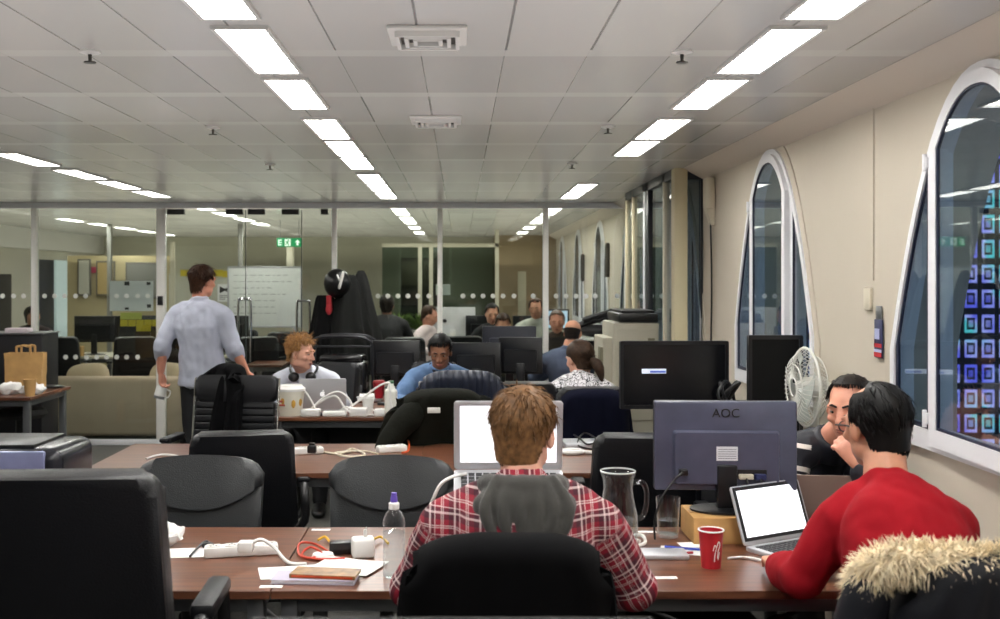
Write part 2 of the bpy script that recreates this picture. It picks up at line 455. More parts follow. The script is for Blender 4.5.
# ------------------------------------------------------------------ the glazed partition at Y = 10.6
YP = 10.6
part = tag(thing('wall_partition', None, None, (0, YP, 0)), kind='structure')
def ppx(px): return (px-CX)*YP/F
hd = bm_(); bx(hd, -6.5, XW, -0.04, 0.04, 2.352, ZC, 0.004); obj('header_rail', hd, white_frame, part)
for a, d in ((-6.5, ppx(162)), (ppx(334), XW)):
    r = bm_(); bx(r, a, d, -0.03, 0.03, 0, 0.055, 0.004); obj('bottom_rail', r, white_frame, part)
for px, w in ((35, 0.055), (161.5, 0.088), (334.5, 0.05), (440, 0.05), (545.5, 0.055), (-95, 0.055)):
    p = bm_(); bx(p, ppx(px)-w/2, ppx(px)+w/2, -0.035, 0.035, 0.055, 2.352, 0.005); obj('post', p, mat('post_white', '#f1efe9', 0.4), part)
st = bm_(); bx(st, ppx(421)-0.0, ppx(436), 0, 0, 0, 0) if False else st.free()
edges = [-6.45, ppx(-98), ppx(-92), ppx(32), ppx(38), ppx(157), ppx(337), ppx(437.5), ppx(442.5), ppx(543), ppx(548), XW-0.01]
dotm = mat('etched_dots', '#e4e6df', 0.9)
def dots(pxs, py, parent, y=-0.012):
    b_ = bm_()
    for px in pxs:
        z = H-(py-CY)*YP/F
        cyl(b_, (ppx(px), y, z), (ppx(px), y+0.002, z), 0.024, n=16)
    return obj('etched_dots', b_, dotm, parent)
dsets = {1: ([3, 14, 24], []), 2: ([45, 55, 65, 76, 86, 117, 127, 138, 148], [56, 66, 76, 87, 97, 107, 117, 127, 138]), 3: ([378, 388, 398, 408, 418, 429], []), 4: ([463, 473, 483, 493, 503, 514, 533], []), 5: ([556, 566, 576, 586, 595, 617], [])}
for i in range(6):
    a, d = edges[2*i], edges[2*i+1]
    g = bm_(); bx(g, a, d, -0.006, 0.006, 0.05, 2.354); go = obj('glass_pane', g, clear, part, smooth=False)
    if i in dsets:
        dots(dsets[i][0], 296, go)
        if dsets[i][1]: dots(dsets[i][1], 357, go)
lk = bm_(); bx(lk, ppx(159), ppx(164), -0.06, -0.03, 1.39, 1.48, 0.004); obj('access_reader', lk, blackp, part)
def dhandle(bm, x, z0, z1, y):
    w = 0.062
    tube(bm, smoothpts([(x-w, y, z0), (x-w, y-0.0, z1-0.05), (x-w+0.03, y, z1), (x+w-0.03, y, z1), (x+w, y, z1-0.05), (x+w, y, z0)], 5), 0.012, 8)
for nme, a, d, hx in (('door_1', 166.5, 246, 245.5), ('door_2', 247, 302, 304)):
    dr = tag(thing(nme, None, None, (0, YP, 0)), kind='structure')
    g = bm_(); bx(g, ppx(a), ppx(d), -0.006, 0.006, 0.02, 2.335); obj('door_glass', g, clear, dr, smooth=False)
    e_ = bm_(); bx(e_, ppx(d)-0.006, ppx(d)+0.002, -0.008, 0.008, 0.02, 2.335); obj('door_edge', e_, mat('glass_edge', '#39463f', 0.3), dr)
    for p0 in (a+1, d-20):
        f = bm_(); bx(f, ppx(p0), ppx(p0+17), -0.025, 0.025, 2.29, 2.345, 0.004); obj('patch_fitting', f, blackp, dr)
    h = bm_(); dhandle(h, ppx(hx), 0.83, 1.45 if nme == 'door_1' else 1.43, -0.05); 
    for z in (0.9, 1.36): cyl(h, (ppx(hx)-0.062, -0.05, z), (ppx(hx)-0.062, 0.0, z), 0.008, n=8)
    obj('door_handle', h, chrome, dr)
g = bm_(); bx(g, ppx(303), ppx(332), -0.006, 0.006, 0.02, 2.352); obj('side_light', g, clear, part, smooth=False)
f = bm_(); bx(f, ppx(321), ppx(328), -0.03, 0.03, 2.29, 2.345, 0.004); obj('closer', f, blackp, part)

# ------------------------------------------------------------------ glazed casing along the right wall before the partition
cs = tag(thing('wall_casing', None, None, (0, 0, 0)), kind='structure')
XC = 1.46
creamp = mat('cream_post', '#d5cba9', 0.6)
def cpost(y0, y1, m, x0=XC, x1=XC+0.06, z1=ZC):
    p = bm_(); bx(p, x0, x1, y0, y1, 0, z1, 0.004); obj('casing_post', p, m, cs)
cpost(7.25, 7.36, creamp, XC, 1.55)
cpost(7.62, 7.68, mat('post_cream', '#d8d2bd')); cpost(8.28, 8.4, mat('dark_post', '#23252b', 0.4)); cpost(8.42, 8.5, white_frame); cpost(9.0, 9.06, creamp); cpost(9.36, 9.42, creamp)
for a, d in ((7.36, 7.62), (7.68, 8.28), (8.5, 9.0), (9.06, 9.36)):
    g = bm_(); bx(g, XC+0.02, XC+0.03, a, d, 0.05, 2.34); obj('casing_glass', g, pane, cs, smooth=False)
tr_ = bm_(); bx(tr_, XC, XC+0.06, 7.36, 9.42, 2.34, ZC, 0.003); obj('casing_head', tr_, mat('dark_post', '#23252b'), cs)
sl = bm_(); bx(sl, 1.55, 1.645, 7.29, 7.30, 0.05, 2.33); obj('slot_glass', sl, pane, cs, smooth=False)
sl = bm_(); bx(sl, 1.55, 1.66, 7.27, 7.33, 2.33, ZC); bx(sl, 1.645, 1.66, 7.27, 7.33, 0, 2.33); obj('slot_frame', sl, mat('dark_post', '#23252b'), cs)
sn = thing('wall_unit', 'small cream wall unit with a hanging cable high beside the glazed casing', 'wall unit', (1.655, 6.95, 2.12))
b_ = bm_(); box(b_, (-0.03, 0, 0.09), (0.06, 0.1, 0.2), 0.012); prism(b_, [(-0.06, 0.0), (0, 0.0), (0, -0.12), (-0.02, -0.12)], 0.07, Matrix.Translation((0, -0.035, 0))); obj('housing', b_, mat('cream_plastic', '#cfc7b2', 0.5), sn)
b_ = bm_(); tube(b_, smoothpts([(-0.02, 0, -0.1), (-0.015, -0.01, -0.5), (-0.012, 0.03, -1.0), (-0.012, 0.06, -1.36)], 5), 0.006, 6); obj('cable', b_, blackp, sn)

# ------------------------------------------------------------------ ceiling lights
lampm = bpy.data.materials.new('lamp_diffuser'); lampm.use_nodes = True
nt = lampm.node_tree; b = nt.nodes['Principled BSDF']; b.inputs['Base Color'].default_value = (0.8, 0.8, 0.78, 1)
tc = nn(nt, 'ShaderNodeTexCoord'); mp = nn(nt, 'ShaderNodeMapping'); mp.inputs['Scale'].default_value = (6, 30, 1); nt.links.new(tc.outputs['Object'], mp.inputs[0])
no = nn(nt, 'ShaderNodeTexNoise'); no.inputs['Scale'].default_value = 1.6; no.inputs['Detail'].default_value = 3; nt.links.new(mp.outputs[0], no.inputs['Vector'])
mr = nn(nt, 'ShaderNodeMapRange'); mr.inputs[1].default_value = 0.35; mr.inputs[2].default_value = 0.65; mr.inputs[3].default_value = 0.8; mr.inputs[4].default_value = 1.1
nt.links.new(no.outputs['Fac'], mr.inputs[0])
b.inputs['Emission Color'].default_value = (1.0, 0.985, 0.95, 1)
LAMP = 38.0
nt.links.new(M2(nt, 'MULTIPLY', mr.outputs[0], LAMP), b.inputs['Emission Strength'])
lampframe = mat('lamp_frame', '#c9c8c5', 0.35)
louvre = mat('lamp_louvre', '#e0dfd8', 0.3, 0.3)
proto = {}
UP1, UP2, UP3 = 58, 18, 130
def light(x, ya, yb, label, group, w=0.15):
    L = round(yb-ya, 2)
    y = (ya+yb)/2
    if (L, w) in proto:
        return dup(proto[(L, w)], (x, y, ZC), label=label)
    t = thing('ceiling_light', label, 'ceiling light', (x, y, ZC), group=group)
    f = bm_()
    for s in (-1, 1):
        box(f, (s*(w/2+0.006), 0, -0.004), (0.012, L, 0.012)); box(f, (0, s*(L/2-0.006), -0.004), (w, 0.012, 0.012))
    obj('light_frame', f, lampframe, t)
    d = bm_(); box(d, (0, 0, -0.001), (w, L-0.02, 0.003)); obj('diffuser', d, lampm, t)
    l = bm_(); n_ = int(L/0.045)
    for k in range(1, n_): box(l, (0, -L/2+L*k/n_, -0.005), (w-0.004, 0.003, 0.006))
    box(l, (0, 0, -0.005), (0.003, L-0.02, 0.006))
    obj('louvre', l, louvre, t)
    proto[(L, w)] = t
    return t
gl = [(0.05, 0.75), (0.85, 1.55), (1.6, 2.3), (2.37, 3.07), (3.18, 3.88), (3.99, 4.69), (4.99, 5.69), (5.77, 6.47), (6.55, 7.25), (7.61, 8.31), (8.39, 9.09), (9.2, 9.9), (11.0, 11.7), (11.8, 12.5), (12.9, 13.6), (13.7, 14.4), (15.2, 15.9), (16.9, 17.6)]
for i, (a, d) in enumerate(gl):
    light(-0.66, a, d, 'light strip %s from the camera in the row over the middle desks' % ORD[i], 'lights in the middle row')
gr = [g_ for i, g_ in enumerate(gl) if i not in (8, 9)]
for i, (a, d) in enumerate(gr):
    light(1.01, a, d, 'light strip %s from the camera in the row by the arched windows' % ORD[i], 'lights in the row by the windows')
for i, (a, d) in enumerate([(3.2, 3.9), (4.6, 5.3), (5.4, 6.1), (6.35, 7.05), (7.3, 8.0), (8.15, 8.85), (9.05, 9.75), (10.9, 11.6), (12.0, 12.7), (13.1, 13.8), (14.2, 14.9)]):
    light(-2.72, a, d, 'light strip %s from the camera in the row over the brown paper bag' % ORD[i], 'lights in the row over the sofa side')
for i, (a, d) in enumerate([(8.6, 9.3), (9.5, 10.2), (13.2, 13.9), (14.3, 15.0), (15.4, 16.1), (16.5, 17.2), (17.6, 18.3)]):
    light(-4.95, a, d, 'light strip %s from the glass partition, beside the white bulkhead' % ORD[i], 'lights in the outermost row')
# added unseen area lights, from no fitting, that brighten the metal ceiling
def ceiling_fill(x, y, sx, sy, pw, col):
    l = bpy.data.lights.new('ceiling_fill', 'AREA'); l.shape = 'RECTANGLE'; l.size = sx; l.size_y = sy; l.energy = pw; l.color = col
    o = bpy.data.objects.new('ceiling_fill', l); COL.objects.link(o); o.location = (x, y, 1.9); o.rotation_euler = (PI, 0, 0)
ceiling_fill(-1.8, 2.6, 6.4, 5.0, UP1, (1.0, 0.97, 0.96))
ceiling_fill(-1.8, 7.6, 6.4, 5.0, UP2, (1.0, 0.97, 0.88))
ceiling_fill(-2.4, 14.8, 7.6, 8.0, UP3, (1.0, 0.95, 0.8))
# vents and sprinklers
def vent(px, py, w, l, label):
    p = onz(px, py, ZC); t = thing('ceiling_vent', label, 'vent', (p.x, p.y, ZC))
    f = bm_(); box(f, (0, 0, -0.006), (w, l, 0.012), 0.004); obj('vent_rim', f, mat('vent_white', '#dddcd9', 0.4), t)
    f = bm_(); 
    for k in (0.38, 0.27, 0.16): 
        for s in (-1, 1): box(f, (s*w*k, 0, -0.02), (0.012, l*k*2, 0.02)); box(f, (0, s*l*k, -0.02), (w*k*2, 0.012, 0.02))
    obj('louvre', f, mat('vent_white', '#dddcd9'), t)
    f = bm_(); box(f, (0, 0, -0.013), (w*0.7, l*0.7, 0.002)); obj('vent_core', f, mat('vent_core', '#4d4a46', 0.7), t)
vent(428, 34, 0.24, 0.24, 'square white ceiling vent near the middle light row, the nearer one')
vent(436, 119, 0.24, 0.24, 'flat white ceiling vent near the middle light row, the farther one')
spr = None
for px, py, lb in ((90, 51, 'round sprinkler head on the ceiling, largest on the bag side'), (213, 127, 'small sprinkler head on the ceiling between two light rows'), (682, 51, 'round sprinkler head on the ceiling beside the window-row lights'), (608, 126, 'sprinkler head on the ceiling next to the sixth window-row light'), (572, 163, 'tiny sprinkler head on the ceiling deep towards the glass partition'), (270, 164, 'tiny sprinkler head on the ceiling above the glass door')):
    p = onz(px, py, ZC)
    if spr is None:
        spr = thing('sprinkler_head', lb, 'sprinkler', (p.x, p.y, ZC), group='ceiling sprinklers')
        f = bm_(); lathe(f, [(0, 0), (0.034, 0), (0.034, -0.006), (0.014, -0.012), (0, -0.012)], n=20); obj('rosette', f, mat('vent_white', '#dddcd9'), spr)
        f = bm_(); lathe(f, [(0, -0.01), (0.007, -0.01), (0.005, -0.035), (0.02, -0.036), (0.02, -0.04), (0, -0.04)], n=12); obj('nozzle', f, mat('sprinkler_metal', '#4a4844', 0.4, 0.7), spr)
    else: dup(spr, (p.x, p.y, ZC), label=lb)

# ------------------------------------------------------------------ dusk outside: a dark building with coloured lit arches
fb = bm_(); bx(fb, 3.0, 60, 31, 33, -12, 40); tag(obj('exterior_building', fb, mat('dark_facade', '#8b959e', 0.8, var=0.2, vscale=0.6), smooth=False), 'dark grey building across the street beyond the arched windows', 'building')
led = bpy.data.materials.new('led_windows'); led.use_nodes = True
nt = led.node_tree; b = nt.nodes['Principled BSDF']; b.inputs['Base Color'].default_value = (0.01, 0.01, 0.02, 1)
tc = nn(nt, 'ShaderNodeTexCoord'); sp = nn(nt, 'ShaderNodeSeparateXYZ'); nt.links.new(tc.outputs['Object'], sp.inputs[0])
u = M2(nt, 'FRACT', M2(nt, 'DIVIDE', sp.outputs[0], 0.5)); v = M2(nt, 'FRACT', M2(nt, 'DIVIDE', sp.outputs[2], 0.72))
du = M2(nt, 'ABSOLUTE', M2(nt, 'SUBTRACT', u, 0.5)); dv = M2(nt, 'ABSOLUTE', M2(nt, 'SUBTRACT', v, 0.5))
dd = M2(nt, 'MAXIMUM', du, dv)
rg = M2(nt, 'MULTIPLY', M2(nt, 'GREATER_THAN', dd, 0.24), M2(nt, 'LESS_THAN', dd, 0.36))
core = M2(nt, 'LESS_THAN', dd, 0.14)
no = nn(nt, 'ShaderNodeTexNoise'); no.inputs['Scale'].default_value = 0.9; no.inputs['Detail'].default_value = 3; nt.links.new(tc.outputs['Object'], no.inputs['Vector'])
rp = nn(nt, 'ShaderNodeValToRGB'); nt.links.new(no.outputs['Fac'], rp.inputs[0])
rp.color_ramp.elements[0].position = 0.38; rp.color_ramp.elements[0].color = lin('#6a6cf0')
rp.color_ramp.elements[1].position = 0.62; rp.color_ramp.elements[1].color = lin('#5fd8d8')
e = rp.color_ramp.elements.new(0.5); e.color = lin('#b9b8ff')
nt.links.new(rp.outputs[0], b.inputs['Emission Color'])
nt.links.new(M2(nt, 'MULTIPLY', M2(nt, 'ADD', rg, M2(nt, 'MULTIPLY', core, 0.6)), 1.6), b.inputs['Emission Strength'])
for cx_, hw_, zt_, zb_, lb in ((7.0, 1.0, 4.0, -5, 'narrow lit arch of coloured windows seen through the tall slot'), (10.6, 1.1, 2.6, -5, 'lit arch of coloured windows behind the second arched window'), (16.5, 2.4, 6.2, -3.6, 'big lit arch of blue and violet squares behind the nearest arched window')):
    P = [(cx_-hw_, zb_)] + [(cx_-hw_+2*hw_*k/20, zt_-(zt_-zb_)*0.75*abs(k/10-1)**2.0) for k in range(21)] + [(cx_+hw_, zb_)]
    f = bm_(); prism(f, P, 0.25, Matrix.Translation((0, 30.75, 0))); one('lit_arch', f, led, lb, 'lit arch', smooth=False)
pv = bm_(); bx(pv, 1.95, 60, -3, 31, -12.3, -12); tag(obj('exterior_ground', pv, mat('street', '#33353a', 0.8), smooth=False), kind='structure')
# world and camera
w = bpy.data.worlds.new('World'); SC.world = w; w.use_nodes = True
w.node_tree.nodes['Background'].inputs[0].default_value = lin('#8fa0b8'); w.node_tree.nodes['Background'].inputs[1].default_value = 1.25
cam = bpy.data.cameras.new('camera'); co = bpy.data.objects.new('camera', cam); COL.objects.link(co); SC.camera = co
co.location = (0, 0, H); co.rotation_euler = (PI/2, 0, 0)
cam.sensor_width = 36; cam.lens = F*36/1000
cam.shift_x = (500-CX)/1000; cam.shift_y = -(309.5-CY)/1000
cam.clip_start = 0.05; cam.clip_end = 200
cam.dof.use_dof = True; cam.dof.focus_distance = 4.6; cam.dof.aperture_fstop = 4.0
SC.view_settings.view_transform = 'Standard'; SC.view_settings.look = 'None'; SC.view_settings.gamma = 1; SC.view_settings.exposure = 0.0
SC.view_settings.use_curve_mapping = False
try: SC.cycles.use_denoising = True
except Exception: pass
SC.cycles.max_bounces = 8; SC.cycles.transparent_max_bounces = 24; SC.cycles.diffuse_bounces = 4
SC.cycles.sample_clamp_indirect = 6
# ------------------------------------------------------------------ chairs
def puff(bm, poly, d, bev, M=None, seg=3):
    n0 = set(bm.verts)
    prism(bm, poly, d)
    vs = [v for v in bm.verts if v not in n0]
    es = [e for e in {e for v in vs for e in v.link_edges} if abs(e.verts[0].co.y - e.verts[1].co.y) < 1e-6]
    bmesh.ops.bevel(bm, geom=es, offset=bev, segments=seg, affect='EDGES', profile=0.5, clamp_overlap=True)
    vs = [v for v in bm.verts if v not in n0]
    if M is not None: bmesh.ops.transform(bm, matrix=M, verts=vs)
    return vs
def bend(vs, k, y0=0.0):
    for v in vs: v.co.y += k*v.co.x*v.co.x
def chair(label, loc, rz, style='plain', top=1.0, w=0.5, m=leather, group=None, low=0.50, lean=9, arms=True, frame=None, seat_z=0.46, armz=0.0):
    t = thing('office_chair', label, 'office chair', (loc[0], loc[1], 0), rz, group)
    frame = frame or blackp
    b_ = bm_(); box(b_, (0, 0.02, seat_z), (w, 0.5, 0.09), 0.035, seg=3); obj('seat', b_, m, t, ang=60)
    R = Matrix.Translation((0, -0.2, low)) @ Matrix.Rotation(math.radians(lean), 4, 'X')
    h = (top-low)/math.cos(math.radians(lean))
    b_ = bm_()
    if style == 'leather':
        vs = puff(b_, rrect(w, h-0.03, 0.07), 0.07, 0.028)
        for v in vs: v.co.x *= 0.94 + 0.06*math.sin(min(1, v.co.z/h)*PI*0.75)
        bend(vs, 0.35); bmesh.ops.transform(b_, matrix=R @ Matrix.Translation((0, -0.07, 0)), verts=vs)
        obj('backrest', b_, m, t, ang=60)
        # head pad with a curved lower seam
        b_ = bm_(); P = []
        N = 18
        for k in range(N+1):
            x = (-0.5 + k/N)*w*1.0; P.append((x, h*0.60 - 0.10*(1-(2*x/w)**2) + 0.04))
        for k in range(N+1):
            a = k/N; x = (0.5-a)*w*1.02; e = abs(2*a-1)
            P.append((x, h + 0.004 - 0.03*e**2 - 0.05*e**10))
        vs = puff(b_, P, 0.13, 0.04, seg=4); bend(vs, 0.35); bmesh.ops.transform(b_, matrix=R @ Matrix.Translation((0, -0.085, 0)), verts=vs)
        obj('head_pad', b_, m, t, ang=60)
    elif style == 'ribbed':
        vs = puff(b_, rrect(w, h*0.30, 0.035, z0=h*0.70), 0.07, 0.025); bmesh.ops.transform(b_, matrix=R @ Matrix.Translation((0, -0.07, 0)), verts=vs)
        obj('head_pad', b_, m, t, ang=60); b_ = bm_()
        n_ = 9
        for k in range(n_):
            z = h*0.70*k/n_
            vs = puff(b_, rrect(w*0.97, h*0.70/n_+0.003, 0.01, 3, z0=z), 0.055, 0.012, seg=2); bmesh.ops.transform(b_, matrix=R @ Matrix.Translation((0, -0.06, 0)), verts=vs)
        obj('backrest', b_, m, t, ang=60)
        for s in (-1, 1):
            b_ = bm_(); tube(b_, [R @ V((s*(w/2+0.008), -0.03, z)) for z in (0, h*0.3, h*0.65, h*0.97)], 0.009, 8); obj('back_rail', b_, chrome, t)
    elif style == 'mesh':
        vs = puff(b_, rrect(w, h, 0.09), 0.02, 0.008); bend(vs, 0.4); bmesh.ops.transform(b_, matrix=R, verts=vs); obj('backrest', b_, m, t, ang=60)
        b_ = bm_(); pts = [R @ V((p[0], 0.4*p[0]**2, p[1])) for p in rrect(w, h, 0.09)]; tube(b_, pts, 0.014, 8, closed=True); obj('back_frame', b_, frame, t)
    else:
        vs = puff(b_, rrect(w, h, 0.05), 0.085, 0.03)
        for v in vs: v.co.x *= 1.0 - 0.10*max(0, (v.co.z/h-0.1))
        bend(vs, 0.25); bmesh.ops.transform(b_, matrix=R @ Matrix.Translation((0, -0.085, 0)), verts=vs); obj('backrest', b_, m, t, ang=60)
    if arms:
        for s in (-1, 1):
            b_ = bm_(); x = s*(w/2+0.035)
            tube(b_, smoothpts([(s*w*0.42, -0.16, 0.46), (x, -0.17, 0.52), (x, -0.15, 0.66+armz), (x, -0.05, 0.685+armz), (x, 0.14, 0.68+armz), (x, 0.2, 0.63+armz), (x, 0.16, 0.5), (s*w*0.42, 0.12, 0.45)], 4), [(0.016, 0.02)]*29, 8)
            a = obj('armrest', b_, frame, t)
            b_ = bm_(); box(b_, (x, 0.02, 0.70+armz), (0.065, 0.28, 0.045 if armz else 0.03), 0.014, seg=2); obj('arm_pad', b_, m, a)
    b_ = bm_(); cyl(b_, (0, 0, 0.1), (0, 0, 0.42), 0.028); box(b_, (0, 0, 0.405), (0.22, 0.24, 0.03), 0.008); obj('gas_column', b_, blackp, t)
    b_ = bm_()
    for k in range(5):
        a = 2*PI*k/5 + 0.3; d = V((math.cos(a), math.sin(a), 0))
        tube(b_, [d*0.03 + V((0, 0, 0.115)), d*0.16 + V((0, 0, 0.1)), d*0.29 + V((0, 0, 0.075))], [(0.03, 0.02), (0.024, 0.018), (0.016, 0.012)], 8, side=d.cross(V((0, 0, 1))))
    base = obj('star_base', b_, frame, t)
    for k in range(5):
        a = 2*PI*k/5 + 0.3; d = V((math.cos(a), math.sin(a), 0)); s = d.cross(V((0, 0, 1)))
        b_ = bm_(); c = d*0.28 + V((0, 0, 0.03))
        for g in (-1, 1): cyl(b_, c + s*g*0.006, c + s*g*0.024, 0.03, n=14)
        cyl(b_, c + V((0, 0, 0.005)), c + V((0, 0, 0.05)), 0.007, n=8); obj('caster', b_, blackp, base)
    return t

def drape(name, label, cat, loc, rz, w, zt, zb, m, thick=0.022, folds=7, amp=0.016, front=0.28, ytop=-0.335, flare=0.03, lean=0.15, seed=1, depth=0.15, wrap=0.15, parent=None, hemwave=0.03, bulge=0.0):
    "a coat hung over a chair back; local axes of the chair (back of the chair towards -y)"
    def f(u, v):
        s = 2*u-1
        L1 = zt-zb; Lt = depth; Ls = front; T = L1+Lt+Ls; p = v*T
        if p < L1: z = zb+p; y = ytop-depth/2 + (zt-z)*lean*0.9; k = (zt-z)/L1; side = -1
        elif p < L1+Lt:
            a = (p-L1)/Lt*PI; y = ytop - depth/2*math.cos(a); z = zt + math.sin(a)*depth*0.28; k = 0; side = -1
        else:
            z = zt-(p-L1-Lt); y = ytop+depth/2 + (zt-z)*lean; k = (zt-z)/max(Ls, .01); side = 1
        if side < 0: y -= (zt-z)*lean*0.0
        W2 = w/2 + flare*k - 0.035*max(0, 1-k/0.12)
        x = s*W2
        e = abs(s)**5
        y += (wrap*e if side < 0 else -wrap*0.2*e)*(0.4+0.6*min(1, k*3))
        z -= 0.05*abs(s)**4*max(0, 1-k/0.35)
        n_ = noise.noise(V((s*folds*0.5+seed*7.1, z*2.2, seed*3.0)))*1.0 + 0.6*math.sin(s*folds*2.2 + seed + 1.5*noise.noise(V((s*2, z*2, seed))))
        y += side*amp*n_*(0.25+0.9*k) - (bulge*math.sin(min(1, k)*PI) if side < 0 else 0)
        x += amp*0.5*noise.noise(V((z*5, seed*2.0, s)))
        z += (hemwave*noise.noise(V((s*3, seed, 0))) if v < 0.02 else 0)
        return V((x, y, z))
    b_ = bm_(); sheet(b_, f, 44, 44, thick)
    if parent is not None: return obj(name, b_, m, parent, ang=70)
    return one(name, b_, m, label, cat, (loc[0], loc[1], 0), rz, ang=70)

# ------------------------------------------------------------------ desks
edge_m = mat('walnut_edge', '#3a2218', 0.4)
def desk(label, x0, x1, y0, y1, z=0.73, group=None, top=None, frame=None, panel=False):
    t = thing('desk', label, 'desk', ((x0+x1)/2, (y0+y1)/2, 0), group=group)
    w, d = x1-x0, y1-y0
    b_ = bm_(); box(b_, (0, 0, z-0.0125), (w-0.003, d, 0.025), 0.002, seg=1); obj('tabletop', b_, top or wal, t)
    fm = frame or mat('desk_steel', '#6d6f72', 0.4, 0.6)
    for sx in (-1, 1):
        for sy in (-1, 1):
            b_ = bm_(); box(b_, (sx*(w/2-0.05), sy*(d/2-0.06), (z-0.025)/2), (0.05, 0.05, z-0.025), 0.004); obj('leg', b_, fm, t)
    b_ = bm_()
    for sy in (-1, 1): box(b_, (0, sy*(d/2-0.06), z-0.05), (w-0.14, 0.03, 0.05), 0.003)
    for sx in (-1, 1): box(b_, (sx*(w/2-0.05), 0, z-0.05), (0.04, d-0.16, 0.05), 0.003)
    obj('rail', b_, fm, t)
    if panel:
        b_ = bm_(); box(b_, (0, 0.1, 0.45), (w-0.16, 0.018, 0.4), 0.002); obj('modesty_panel', b_, mat('dark_panel', '#19191b', 0.6), t)
    return t
A0, A1 = 3.14, 3.95
desk('walnut desk holding the water bottle and the exercise book', -2.56, -0.56, A0, A1)
desk('walnut desk where the men in plaid and red work', -0.56, 1.44, A0, A1)
desk('walnut desk with the black charger plug and long power strip', -1.82, -0.2, 5.05, 5.95, group='second row')
desk('walnut desk under the dark monitor and portrait screen', -0.2, 1.64, 5.05, 5.95, group='second row')
desk('walnut desk with the silver laptop and tangle of white cables', -1.27, -0.02, 7.08, 7.9, panel=True)
desk('walnut desk in front of the woman in the patterned top', 0.0, 1.12, 7.08, 7.9)
desk('dark desk carrying the row of black monitors before the partition', -0.75, 1.1, 8.75, 9.5, panel=True)
desk('walnut desk carrying the nearest monitor', -0.6, 0.9, 1.0, 1.75)
desk('walnut side table with steel legs holding the brown paper bag', -4.5, -3.34, 8.28, 9.15, top=wood('walnut', '', ''))

# ------------------------------------------------------------------ chairs in place
chair('black leather chair seen from behind at the lower left edge, the largest chair', onz(70, 600, 0.6)[:2] and (-0.99, 2.86), 0.05, 'plain', top=1.19, w=0.56, lean=8, armz=0.085)
c1 = chair('charcoal leather chair with curved head pad facing the exercise book', (-1.075, 4.22), PI+0.06, 'leather', top=0.905, w=0.52, m=leather_grey, lean=10, arms=False)
dup(c1, (-0.29, 4.22, 0), PI-0.02, 'charcoal leather chair with curved head pad behind the water bottle')
c3 = chair('black leather chair turned away behind the charcoal chair, at the second row', (-1.04, 5.09), 0.2, 'plain', top=0.965, w=0.50, lean=10)
dup(c3, (0.84, 5.02, 0), -0.06, 'black leather chair seen from behind beside the dark monitor')
c5 = chair('black chair with ribbed back and chrome side rails below the standing man', (-1.43, 6.38), PI-0.1, 'ribbed', top=1.05, w=0.52)
c6 = chair('black chair covered by the navy quilted coat', (0.01, 6.62), 0.0, 'plain', top=1.0, w=0.46)
dup(c6, (0.78, 6.72, 0), 0.05, 'black chair the woman in the patterned top sits on')
c8 = chair('empty black chair just left of the woman in the patterned top', (0.42, 7.05), 0.02, 'plain', top=1.0, w=0.40, seat_z=0.47, low=0.52)
dup(c8, (-0.2, 8.12, 0), PI, 'black chair the man in the blue sweater sits on')
dup(c8, (-1.1, 8.1, 0), PI-0.5, 'black chair the man with curly ginger hair sits on')
dup(c6, (0.115, 2.86, -0.02), 0, 'black chair the man in the plaid shirt sits on')
dup(c6, (1.13, 2.72, 0), 0.1, 'black chair the man in the red jumper sits on')
dup(c6, (1.29, 4.42, 0), PI+0.1, 'black chair the man in the striped track jacket sits on')
dup(c8, (1.02, 9.95, 0), 0.2, 'black chair the bald man in the grey jumper sits on')
c9 = chair('black chair with chrome frame holding the dark green jacket', (-0.13, 5.98+0.3), 0.1, 'mesh', top=0.93, w=0.44, frame=chrome)

# coats over chairs
navyq = bpy.data.materials.new('quilted_navy'); navyq.use_nodes = True
nt = navyq.node_tree; b = nt.nodes['Principled BSDF']; b.inputs['Base Color'].default_value = lin('#1b2233'); b.inputs['Roughness'].default_value = 0.5
tc = nn(nt, 'ShaderNodeTexCoord'); sp = nn(nt, 'ShaderNodeSeparateXYZ'); nt.links.new(tc.outputs['Object'], sp.inputs[0])
wv = M2(nt, 'ABSOLUTE', M2(nt, 'SINE', M2(nt, 'MULTIPLY', sp.outputs[0], 75.0)))
bp = nn(nt, 'ShaderNodeBump'); bp.inputs['Strength'].default_value = 0.9; bp.inputs['Distance'].default_value = 0.012; nt.links.new(wv, bp.inputs['Height']); nt.links.new(bp.outputs[0], b.inputs['Normal'])
blackcloth = mat('black_cloth', '#08080a', 0.9, bump=0.2, bscale=500, spec=0.1)
navycloth = mat('navy_cloth', '#0e1020', 0.9, bump=0.2, bscale=500, spec=0.1)
greencloth = mat('dark_green_cloth', '#11120c', 0.85, spec=0.15, bump=0.3, bscale=40)
parka = mat('parka_navy', '#0c0e16', 0.65, spec=0.3, bump=0.15, bscale=300, var=0.2, vscale=6)
drape('jacket', 'plain black jacket hung over the plaid man\'s chair', 'jacket', (0.115, 2.86), 0, 0.50, 1.005, 0.45, blackcloth, amp=0.012, seed=3, wrap=0.14)
drape('coat', 'navy quilted coat hung over the chair facing the blue-sweater man', 'coat', (0.01, 6.62), 0, 0.53, 1.07, 0.55, navyq, amp=0.01, seed=5, wrap=0.16, flare=0.03)
drape('coat', 'plain navy coat hung over the patterned-top woman\'s chair', 'coat', (0.78, 6.70), 0.05, 0.46, 0.955, 0.5, navycloth, amp=0.012, seed=8, wrap=0.13)
j = drape('jacket', 'crumpled dark green jacket with white tab lying over the chrome-framed chair', 'jacket', (-0.13, 6.28), 0.1, 0.50, 0.99, 0.72, greencloth, thick=0.05, amp=0.05, folds=4, seed=11, wrap=0.1, depth=0.18, flare=0.14)
b_ = bm_(); box(b_, (-0.06, -0.475, 0.935), (0.07, 0.006, 0.03), 0.002, M=None); obj('tab', b_, white_paint, j)
